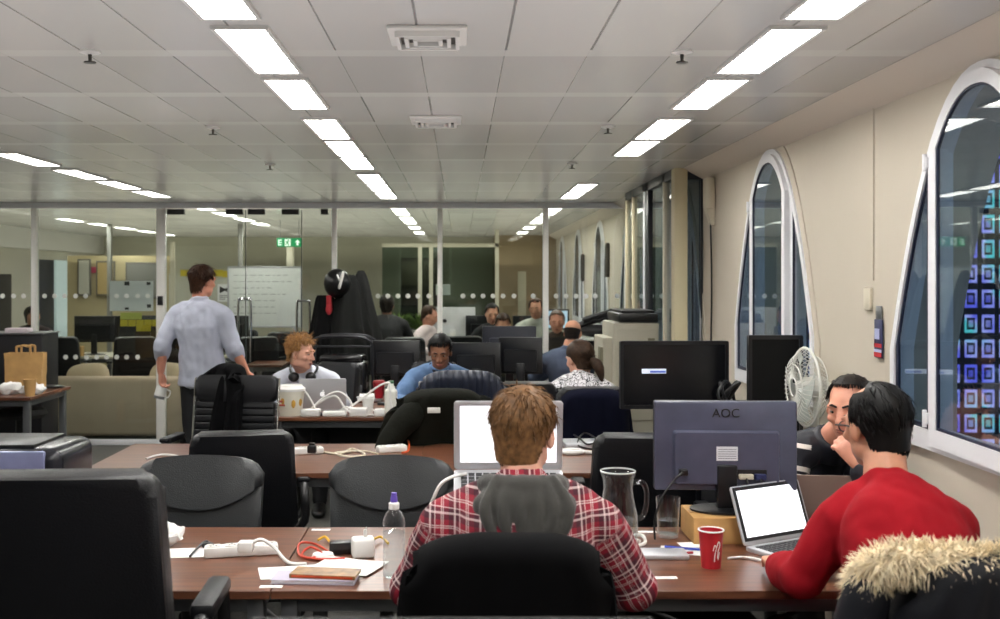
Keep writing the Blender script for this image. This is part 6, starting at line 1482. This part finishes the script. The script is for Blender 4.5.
b_ = bm_(); bx(b_, -0.255, -0.235, -0.25, -0.1, 0.9, 1.15, 0.004); obj('side_grille', b_, mat('copier_dark', '#77745f', 0.6), t); b_ = bm_(); bx(b_, 0.08, 0.13, -0.318, -0.31, 1.16, 1.22, 0.002); obj('door_grip', b_, mat('copier_dark', '#77745f', 0.6), t)
b_ = bm_(); bx(b_, -0.36, -0.24, -0.2, 0.2, 1.0, 1.02, 0.004); obj('output_tray', b_, mat('copier_dark', '#77745f'), t)
# black table and equipment left of the copier
t = thing('cabinet', 'low black cabinet topped with white edge behind the bald man', 'cabinet', (1.0, 10.2, 0)); 
b_ = bm_(); bx(b_, 0.14, 0.52, -0.2, 0.2, 0.02, 1.07, 0.008); obj('body', b_, blackm, t)
b_ = bm_(); bx(b_, 0.13, 0.53, -0.22, 0.2, 1.07, 1.095, 0.003); obj('top', b_, white_paint, t)
t = thing('bag_pile', 'heap of folded black umbrellas and bags on the black cabinet', 'bags', (1.30, 10.15, 1.097))
b_ = bm_(); ell(b_, (0, 0, 0.06), (0.18, 0.13, 0.06)); obj('lower_bag', b_, blackm, t)
b_ = bm_(); tube(b_, smoothpts([(-0.2, 0, 0.10), (-0.08, 0, 0.14), (0.06, 0, 0.18), (0.18, 0, 0.2)], 4), [(0.05, 0.03)]*13, 10, rnd=True); obj('upper_bag', b_, mat('bag_dark', '#1c1c1d', 0.6), t)
b_ = bm_(); tube(b_, smoothpts([(-0.12, -0.05, 0.17), (0.0, -0.05, 0.21), (0.14, -0.05, 0.25)], 4), 0.022, 8, rnd=True); obj('umbrella', b_, mat('bag_dark', '#1c1c1d'), t)

# ------------------------------------------------------------------ paper bag table and display board on the left
t = thing('paper_bag', 'brown paper carrier bag with twin handles on the side table', 'bag', (-3.60, 8.83, 0.73), 0.08)
kraft = mat('kraft_paper', '#c9a066', 0.8, var=0.12, vscale=9)
b_ = bm_()
for (wa, wb, za, zb) in ((0.28, 0.31, 0.0, 0.31),):
    P0 = [(-wa/2, -0.075), (wa/2, -0.075), (wa/2+0.0, 0.0), (wa/2, 0.075), (-wa/2, 0.075), (-wa/2, 0.0)]; P1 = [(-wb/2, -0.06), (wb/2, -0.06), (wb/2-0.03, 0.0), (wb/2, 0.06), (-wb/2, 0.06), (-wb/2+0.03, 0.0)]
    A = [b_.verts.new((x, y, za+0.001)) for x, y in P0]; B = [b_.verts.new((x, y, zb)) for x, y in P1]
    for k in range(6): b_.faces.new((A[k], A[(k+1) % 6], B[(k+1) % 6], B[k]))
    b_.faces.new(A)
bmesh.ops.subdivide_edges(b_, edges=b_.edges[:], cuts=5, use_grid_fill=True)
for v in b_.verts: v.co.y += 0.008*noise.noise(v.co*14); v.co.x += 0.005*noise.noise(v.co*11+V((5, 0, 0)))
bmesh.ops.solidify(b_, geom=b_.faces[:], thickness=0.0025); obj('bag_body', b_, kraft, t, ang=25)
for y in (-0.06, 0.06): b_ = bm_(); tube(b_, smoothpts([(-0.055, y, 0.29), (-0.055, y, 0.34), (-0.045, y, 0.365), (0.045, y, 0.365), (0.055, y, 0.34), (0.055, y, 0.29)], 4), [(0.010, 0.003)]*21, 8, side=V((1, 0, 0))); obj('bag_handle', b_, kraft, t)
t = thing('paper_wrapping', 'crumpled white paper wrapping in front of the brown bag', 'wrapping', (-3.50, 8.5, 0.73))
b_ = bm_(); ell(b_, (-0.09, 0, 0.045), (0.10, 0.06, 0.05), None, 24, 16); ell(b_, (0.09, 0, 0.04), (0.10, 0.06, 0.045), None, 24, 16)
for v in b_.verts: v.co += V((1, 1, 1))*0.02*noise.noise(v.co*30); v.co.z = max(0.001, v.co.z)
obj('wrap', b_, paper, t, ang=20)
pcup('kraft paper cup standing in the crumpled white wrapping', 30, 396, 0.13, 0.05, m=kraft)
b_ = bm_(); ell(b_, (0, 0, 0.012), (0.14, 0.10, 0.012)); one('tray', b_, blackp, 'flat black tray at the right end of the bag table', 'tray', (-3.48, 9.0, 0.73))
t = thing('display_cabinet', 'black cabinet standing behind the brown paper bag', 'cabinet', (-4.17, 9.75, 0))
b_ = bm_(); bx(b_, -0.42, 0.42, -0.2, 0.2, 0, 1.15, 0.01); obj('body', b_, mat('cabinet_black', '#15151a', 0.5), t); b_ = bm_(); bx(b_, -0.43, 0.43, -0.21, 0.21, 1.15, 1.165, 0.004); obj('top', b_, greym, t)
b_ = bm_(); box(b_, (0, 0, 0.02), (0.2, 0.14, 0.04), 0.004); one('paper_box', b_, mat('pale_pink_box', '#d9cdd2', 0.6), 'pale pink box lying on top of the black cabinet', 'box', (-4.0, 9.66, 1.166))
chair('black chair pushed under the paper bag table', (-3.55, 9.35), 2.6, 'plain', top=0.62, w=0.4, low=0.50, arms=False) if False else None
b_ = bm_(); 
ch_ = chair('black chair at the picture\'s left edge before the bag table', (-3.95, 7.75), 0.2, 'plain', top=1.06, w=0.5)
t = thing('stool', 'dark round-seated stool tucked under the paper bag table', 'stool', (-3.66, 8.85, 0))
b_ = bm_(); lathe(b_, [(0, 0.50), (0.2, 0.50), (0.22, 0.53), (0.2, 0.57), (0, 0.58)], n=28); obj('seat', b_, blackm, t); b_ = bm_(); cyl(b_, (0, 0, 0.03), (0, 0, 0.5), 0.03); obj('column', b_, blackp, t); b_ = bm_(); lathe(b_, [(0, 0), (0.2, 0), (0.2, 0.012), (0.04, 0.03), (0, 0.03)], n=28); obj('foot_plate', b_, greym, t)
b_ = bm_(); bx(b_, -0.06, 0.06, -0.05, 0.05, 0, 0.26, 0.003); one('carton', b_, mat('orange_carton', '#b5713c', 0.7), 'orange-brown carton on the floor below the bag table', 'box', (-3.95, 8.9, 0))
# papers on the wall above the sill
t = thing('leaflet_pouch', 'small hanging red and blue leaflet pouch on the right wall', 'leaflet', (1.655, 4.2, 1.415)); t.scale = (1, 0.75, 0.6)
b_ = bm_(); box(b_, (-0.004, 0, 0.0), (0.006, 0.10, 0.25), 0.001); obj('pouch', b_, mat('leaflet_navy', '#2a2f52', 0.5), t)
b_ = bm_(); box(b_, (-0.008, 0, -0.045), (0.002, 0.095, 0.025)); box(b_, (-0.008, 0, -0.105), (0.002, 0.095, 0.03)); obj('red_band', b_, mat('leaflet_red', '#b0262e', 0.5), t)
b_ = bm_(); box(b_, (-0.008, 0, -0.08), (0.002, 0.095, 0.018)); box(b_, (-0.008, 0.01, 0.03), (0.002, 0.06, 0.07)); obj('white_print', b_, mat('leaflet_white', '#b8bfe0', 0.5), t)
b_ = bm_(); box(b_, (-0.003, 0, 0.165), (0.006, 0.07, 0.10), 0.002); obj('clip', b_, greym, t)
b_ = bm_(); box(b_, (-0.008, 0, 0), (0.016, 0.07, 0.09), 0.005); o_ = one('light_switch', b_, mat('cream_plastic', '#cfc7b2'), 'cream switch plate above the leaflet pouch on the right wall', 'switch', (1.66, 4.31, 1.57))
b_ = bm_(); box(b_, (-0.003, 0, 0), (0.006, 0.012, 0.75)); one('cable_duct', b_, cream_wall, 'thin cream cable duct running up the right wall', 'duct', (1.66, 4.27, 2.02))
for px, z0, z1 in ((609, 1.67, 2.05), (584, 1.62, 1.98)):
    Y = 1.655*F/(px-CX); t = thing('slim_fitting', 'slim dark wall fitting %s arched windows beyond the partition' % ('nearer of two between' if px > 600 else 'farther of two between'), 'wall fitting', (1.655, Y, (z0+z1)/2))
    b_ = bm_(); box(b_, (-0.02, 0, 0), (0.04, 0.12, z1-z0), 0.01); obj('housing', b_, mat('fitting_brown', '#3a322a', 0.5), t); b_ = bm_(); box(b_, (-0.042, 0, 0), (0.006, 0.06, (z1-z0)*0.8), 0.002); obj('front_strip', b_, blackp, t)
# ------------------------------------------------------------------ beyond the glass
sofam = mat('sofa_beige', '#c8b29e', 0.9, var=0.05, vscale=4, bump=0.15, bscale=350)
t = thing('sofa', 'beige two-seat sofa seen from behind through the glass', 'sofa', (-3.25, 11.2, 0))
b_ = bm_(); box(b_, (0, -0.38, 0.36), (2.05, 0.2, 0.60), 0.05, seg=3); obj('backrest', b_, sofam, t, ang=60)
b_ = bm_(); box(b_, (0, 0.05, 0.26), (1.95, 0.75, 0.28), 0.05, seg=3); obj('seat', b_, sofam, t, ang=60)
for s in (-1, 1): b_ = bm_(); box(b_, (s*0.95, 0.0, 0.34), (0.2, 0.85, 0.5), 0.06, seg=3); obj('armrest', b_, sofam, t, ang=60)
for sx in (-1, 1):
    for sy in (-1, 1): b_ = bm_(); cyl(b_, (sx*0.9, sy*0.36, 0), (sx*0.9, sy*0.36, 0.1), 0.025); obj('leg', b_, blackp, t)
cm_ = mat('cushion_sand', '#cdb99f', 0.9)
for x, w_, lb in ((-0.05, 0.55, 'sand cushion leaning over the middle of the sofa back'), (-0.95, 0.45, 'sand cushion at the bag end of the sofa back')):
    b_ = bm_(); ell(b_, (0, 0, 0), (w_/2, 0.1, 0.2), None, 24, 16)
    for v in b_.verts: v.co.x = math.copysign(abs(v.co.x/(w_/2))**0.6*w_/2, v.co.x); v.co.z = math.copysign(abs(v.co.z/0.2)**0.6*0.2, v.co.z)
    o_ = one('cushion', b_, cm_, lb, 'cushion', (-3.25+x+0.35, 11.02, 0.58), 0.05); o_.rotation_euler = (-0.25, 0.12 if x > -.5 else -.1, 0)
# poster, sticky notes, whiteboard, exit sign
t = thing('paper_poster', 'white landscape paper with four black tabs stuck behind the glass', 'poster', W(131.5, 296, YP+0.012))
b_ = bm_(); box(b_, (0, 0, 0), (0.435, 0.003, 0.30)); obj('sheet', b_, mat('poster_white', '#f6f6f8', 0.7), t)
b_ = bm_(); 
for x, z, w_, h_ in ((-0.045, 0.125, 0.05, 0.04), (0.17, 0.125, 0.04, 0.03), (-0.045, -0.125, 0.04, 0.022), (0.175, -0.10, 0.04, 0.035)): box(b_, (x, -0.002, z), (w_, 0.004, h_))
obj('tab', b_, blackp, t)
ynote = mat('note_yellow', '#d6c13c', 0.7); gnote = mat('note_pale', '#c9cc6a', 0.7)
nn_ = 0
protos = {}
for (py, pxs, m) in ((323, (124, 132, 140, 148, 156), ynote), (316, (124, 131, 138), gnote), (328, (140, 147), ynote)):
    for px in pxs:
        p = W(px, py, YP+0.012); nn_ += 1; lb = 'yellow sticky note stuck under the white landscape paper'
        b_ = bm_(); sheet(b_, lambda u, v: V(((u-.5)*0.075, -0.01*max(0, .3-v), (v-.5)*0.065)), 3, 4, 0.001); one('sticky_note', b_, m, 'sticky note below the landscape paper, %s of its bunch' % ORD[nn_-1], 'sticky note', p, group='notes below the paper', smooth=False)
k = 0
for px in (130, 137, 146, 152, 184, 190, 206, 212, 219, 226):
    p = W(px, 273 if k % 3 else 274, 14.97 if px > 160 else 15.97); p.y = 14.985 if px > 160 else 15.985; k += 1
    b_ = bm_(); sheet(b_, lambda u, v: V(((u-.5)*0.11, -0.012*max(0, .3-v), (v-.5)*0.09)), 3, 4, 0.001); one('sticky_note', b_, ynote, 'yellow sticky note high on the far screens, %s from the sofa end' % ORD[k-1], 'sticky note', p, group='notes on the far screens', smooth=False)
t = thing('bow_tie_poster', 'white poster with a black bow-tie shape beside the standing man', 'poster', W(225, 293, 14.992))
b_ = bm_(); box(b_, (0, 0, 0), (0.21, 0.004, 0.25)); obj('sheet', b_, mat('poster_white', '#f6f6f8'), t)
b_ = bm_(); prism(b_, [(-0.075, 0.095), (-0.075, -0.005), (0, 0.03), (0, 0.06)], 0.002, Matrix.Translation((0, -0.0045, 0))); prism(b_, [(0.075, 0.095), (0.0, 0.06), (0, 0.03), (0.075, -0.005)], 0.002, Matrix.Translation((0, -0.0045, 0))); obj('bow_tie_mark', b_, blackp, t, smooth=False)
b_ = bm_(); 
for r in range(3):
    x = -0.075
    while x < (0.07 if r < 2 else 0.0): w_ = random.uniform(0.008, 0.02); box(b_, (x+w_/2, -0.003, -0.035-r*0.026), (w_, 0.002, 0.012)); x += w_+0.005
obj('print_lines', b_, mat('print_dark', '#3a3a3e', 0.6), t)
t = thing('whiteboard', 'wide whiteboard with faint writing behind the glass doors', 'whiteboard', (-2.62, 14.3, 0))
b_ = bm_(); bx(b_, -0.48, 0.48, -0.01, 0.01, 1.02, 1.80, 0.003); obj('board', b_, mat('board_white', '#eef0ee', 0.35), t)
b_ = bm_()
for z in (1.01, 1.81): box(b_, (0, 0, z), (1.0, 0.03, 0.025), 0.004)
for x in (-0.49, 0.49): box(b_, (x, 0, 1.41), (0.025, 0.03, 0.82), 0.004)
obj('board_frame', b_, alu, t)
b_ = bm_(); random.seed(5)
for r in range(7):
    x = -0.42
    while x < random.uniform(0.1, 0.4): w_ = random.uniform(0.03, 0.09); box(b_, (x+w_/2, -0.0115, 1.7-r*0.085), (w_, 0.001, 0.008)); x += w_+0.03
obj('marker_writing', b_, mat('marker_grey', '#a2a8aa', 0.6), t)
for x in (-0.4, 0.4): b_ = bm_(); bx(b_, x-0.02, x+0.02, -0.02, 0.02, 0, 1.02, 0.003); bx(b_, x-0.025, x+0.025, -0.25, 0.25, 0, 0.03, 0.003); obj('leg', b_, alu, t)
grn = mat('exit_green', '#1d9a5e', 0.4, emit=0.45); wsign = mat('exit_white', '#f0fff4', 0.4, emit=0.8)
t = thing('exit_sign', 'green emergency exit sign with a running figure hanging above the glass doors', 'exit sign', W(289.5, 242.5, 13.6))
b_ = bm_(); box(b_, (0, 0, 0), (0.32, 0.03, 0.115), 0.004); obj('sign_box', b_, grn, t)
b_ = bm_(); y = -0.017
def bar(pts, r=0.006): tube(b_, [V((p[0], y, p[1])) for p in pts], [(r, 0.002)]*len(pts), 6, side=V((0.3, 0, 1)))
box(b_, (-0.02, y, 0.0), (0.075, 0.003, 0.09)); 
obj('pictogram_door', b_, wsign, t); b_ = bm_()
for z in (0.03, 0.0, -0.03): box(b_, (-0.117, y, z), (0.045, 0.003, 0.011))
box(b_, (-0.135, y, 0), (0.011, 0.003, 0.07)); obj('pictogram_left', b_, wsign, t)
b_ = bm_(); cyl(b_, (-0.012, -0.020, 0.03), (-0.012, -0.0185, 0.03), 0.009, n=14); y = -0.019
bar([(-0.02, 0.018), (-0.026, -0.008)], 0.008); bar([(-0.026, -0.008), (-0.008, -0.02), (-0.012, -0.04)]); bar([(-0.026, -0.008), (-0.036, -0.022), (-0.052, -0.026)]); bar([(-0.02, 0.016), (-0.002, 0.008), (0.006, 0.014)], 0.004); bar([(-0.02, 0.016), (-0.04, 0.008), (-0.046, -0.004)], 0.004); obj('running_figure', b_, grn, t)
b_ = bm_(); prism(b_, [(0.105, 0.036), (0.072, 0.0), (0.092, 0.0), (0.092, -0.036), (0.118, -0.036), (0.118, 0.0), (0.138, 0.0)], 0.002, Matrix.Translation((0, -0.0185, 0))); obj('arrow', b_, wsign, t, smooth=False)
b_ = bm_(); 
for x in (-0.12, 0.12): cyl(b_, (x, 0, 0.055), (x, 0, ZC-t.location.z), 0.004, n=8)
obj('hanger', b_, greym, t)
# far desks with chairs and monitors
def fdesk(label, x0, x1, y0, y1, top=None): desk(label, x0, x1, y0, y1, 0.73, 'desks beyond the glass', top=top)
paleT = mat('pale_top', '#c9c2ae', 0.5)
fdesk('pale desk beyond the sofa', -4.9, -3.3, 12.6, 13.4, paleT)
fdesk('pale desk behind the standing man beyond the glass', -3.2, -2.4, 12.7, 13.4, paleT)
fdesk('walnut desk seen through the glass doors', -2.3, -1.9, 11.4, 12.0)
fdesk('pale desk with the white computer beyond the middle posts', -0.6, 0.5, 13.0, 13.7, paleT)
fdesk('dark desk beyond the last partition post', 0.55, 1.5, 12.9, 13.6)
cs_ = [('big black chair beyond the sofa, under the dots', -3.75, 12.3, 0.3), ('black chair beyond the glass at the yellow notes', -3.05, 12.3, -0.2), ('black chair at the left of the standing man\'s shoulder, beyond the glass', -2.42, 12.28, 0.5), ('black chair behind the glass door handle', -2.2, 13.4, 0.2), ('black chair under the whiteboard, sofa side', -2.85, 13.95, 0.1), ('black chair under the whiteboard, coat side', -1.85, 12.75, 2.8), ('black chair beyond the coats at the post, right of the suited man', -0.62, 12.2, 0.0), ('black chair beyond the glass near the white computer', 0.0, 12.45, 0.1), ('black chair at the far left beyond the first post', -4.6, 12.3, 0.2)]
fc0 = None
for lb, x, y, rz in cs_:
    if fc0 is None: fc0 = chair(lb, (x, y), rz, 'plain', top=1.0, w=0.5, group='chairs beyond the glass')
    else: dup(fc0, (x, y, 0), rz, lb)
fm0 = None
for lb, x, y, zb, rz in (('black monitor beyond the glass above the cushion', -4.45, 13.0, 0.88, PI), ('black monitor beyond the glass left of the landscape paper', -4.0, 13.1, 0.88, PI+0.3), ('black monitor beyond the glass under the yellow notes', -3.45, 13.0, 0.86, PI-0.2), ('black monitor beyond the glass next to the standing man', -2.85, 13.1, 0.86, PI), ('black monitor beyond the glass behind the brown-haired person', 0.32, 13.2, 0.9, PI), ('black monitor beyond the last partition post', 0.9, 13.1, 0.9, PI)):
    if fm0 is None: fm0 = monitor(lb, (x, y), rz, 0.5, 0.32, zb, back=mdark, group='monitors beyond the glass')
    else: dup(fm0, (x, y, 0.73), rz, lb)
wm = monitor('large white computer seen from behind beyond the middle post', (-0.09, 13.25), PI, 0.56, 0.40, 0.90, back=mat('white_computer', '#d9dadc', 0.3), bulge=False, frame=white_paint)
b_ = bm_(); cyl(b_, (0.1, 0.03, 0.40), (0.1, 0.033, 0.40), 0.025); obj('rear_mark', b_, blackp, wm)
lm = monitor('small lit screen beyond the bald man', (1.12, 12.4), 0.1, 0.3, 0.24, 1.06, back=mdark, screen=mat('lit_blue', '#bcd6ee', 0.4, emit=0.7), base_z=0.73)
desk('dark desk carrying the small lit screen', 0.85, 1.45, 12.15, 12.75)
# bowls of leaves on the far sill
leafm = mat('leaf_green', '#5d7d2c', 0.6, var=0.35, vscale=10)
random.seed(12)
for px, py, lb in ((398, 313, 'low green plant beside the suited man, beyond the glass'), (421, 313, 'low green plant left of the middle post, beyond the glass'), (436, 307, 'green plant behind the white computer')):
    p = W(px, py, 14.6); t = thing('potted_plant', lb, 'plant', (p.x, 14.6, 0), group='plants beyond the glass')
    b_ = bm_(); lathe(b_, [(0, 0), (0.10, 0), (0.13, 0.95), (0.11, 0.95), (0.1, 0.9), (0, 0.9)], n=20); obj('planter', b_, mat('planter_grey', '#8b8a84', 0.6), t)
    b_ = bm_()
    for k in range(60):
        a = random.random()*2*PI; r = random.uniform(0.05, 0.26); h = random.uniform(0.08, 0.3) - r*0.3
        q0 = V((0, 0, 0.93)); q2 = V((r*math.cos(a), r*math.sin(a), 0.95+h)); q1 = q0.lerp(q2, 0.5) + V((0, 0, 0.05)); s_ = V((-math.sin(a), math.cos(a), 0))*0.022
        vs = [b_.verts.new(x) for x in (q0-s_*.2, q0+s_*.2, q1+s_, q2, q1-s_)]; b_.faces.new(vs)
    obj('leaves', b_, leafm, t, fix=False)
# pictures and shelves deep in the room
b_ = bm_(); bx(b_, -0.08, 0.08, -0.03, 0.03, -0.2, 0.2, 0.004); one('wall_box', b_, mat('cream_plastic', '#cfc7b2'), 'cream notice box hanging at the middle partition post', 'notice', W(443, 290, 12.0)) if False else None
t = thing('notice_paper', 'small pale notice stuck on the glass across the middle post', 'notice', W(443, 290, YP+0.04))
b_ = bm_(); box(b_, (0, 0, 0), (0.145, 0.003, 0.10)); obj('sheet', b_, mat('notice_pale', '#cfd6d0', 0.7), t); b_ = bm_(); box(b_, (0, -0.002, 0.053), (0.145, 0.004, 0.008)); obj('tape', b_, whitep, t)
shm = mat('shelf_dark', '#3c3730', 0.7)
t = thing('shelf_unit', 'dark open shelves far behind the middle post', 'shelves', (-0.62, 17.6, 0))
b_ = bm_(); bx(b_, -0.35, 0.25, -0.18, 0.18, 0, 2.0); obj('carcass', b_, shm, t); 
for k in range(4): b_ = bm_(); bx(b_, -0.33, 0.23, -0.2, -0.18, 0.1+k*0.48, 0.5+k*0.48, 0.004); obj('door', b_, mat('shelf_mid', '#6b6251', 0.7) if k % 2 else shm, t)
for k, (x, y, w_, z0, z1, c_) in enumerate(((-4.75, 15.93, 0.5, 1.35, 1.9, '#8b8a84'), (-5.3, 15.93, 0.28, 1.4, 1.92, '#b79f6a'), (-5.62, 15.93, 0.2, 1.4, 1.95, '#c4c2b4'))):
    t = thing('framed_panel', ['grey framed panel on the beige screen', 'tan framed panel on the beige screen', 'pale framed panel on the beige screen'][k], 'picture', (x, y, (z0+z1)/2))
    b_ = bm_(); box(b_, (0, 0, 0), (w_, 0.03, z1-z0), 0.004); obj('picture_frame', b_, mat('pic_frame', '#6a675d', 0.5), t); b_ = bm_(); box(b_, (0, -0.017, 0), (w_-0.05, 0.006, z1-z0-0.05)); obj('panel', b_, mat('pic_%d' % k, c_, 0.6), t)
b_ = bm_(); box(b_, (0, 0, 0), (0.1, 0.02, 0.09), 0.002); one('pink_note', b_, mat('note_pink', '#d0506e', 0.6), 'pink note on the beige screen beyond the sofa', 'note', W(94, 270, 15.988))
for px, py, Y, w_, h_, lb, mm in ((72, 345, 12.7, 0.10, 0.12, 'white tissue box on the pale desk beyond the sofa', paper), (78, 352, 12.7, 0.12, 0.12, 'brown carton beside the tissue box beyond the sofa', kraft)):
    p = W(px, py, Y); b_ = bm_(); box(b_, (0, 0, h_/2), (w_, 0.1, h_), 0.008); one('desk_box', b_, mm, lb, 'box', (p.x, Y, 0.73))
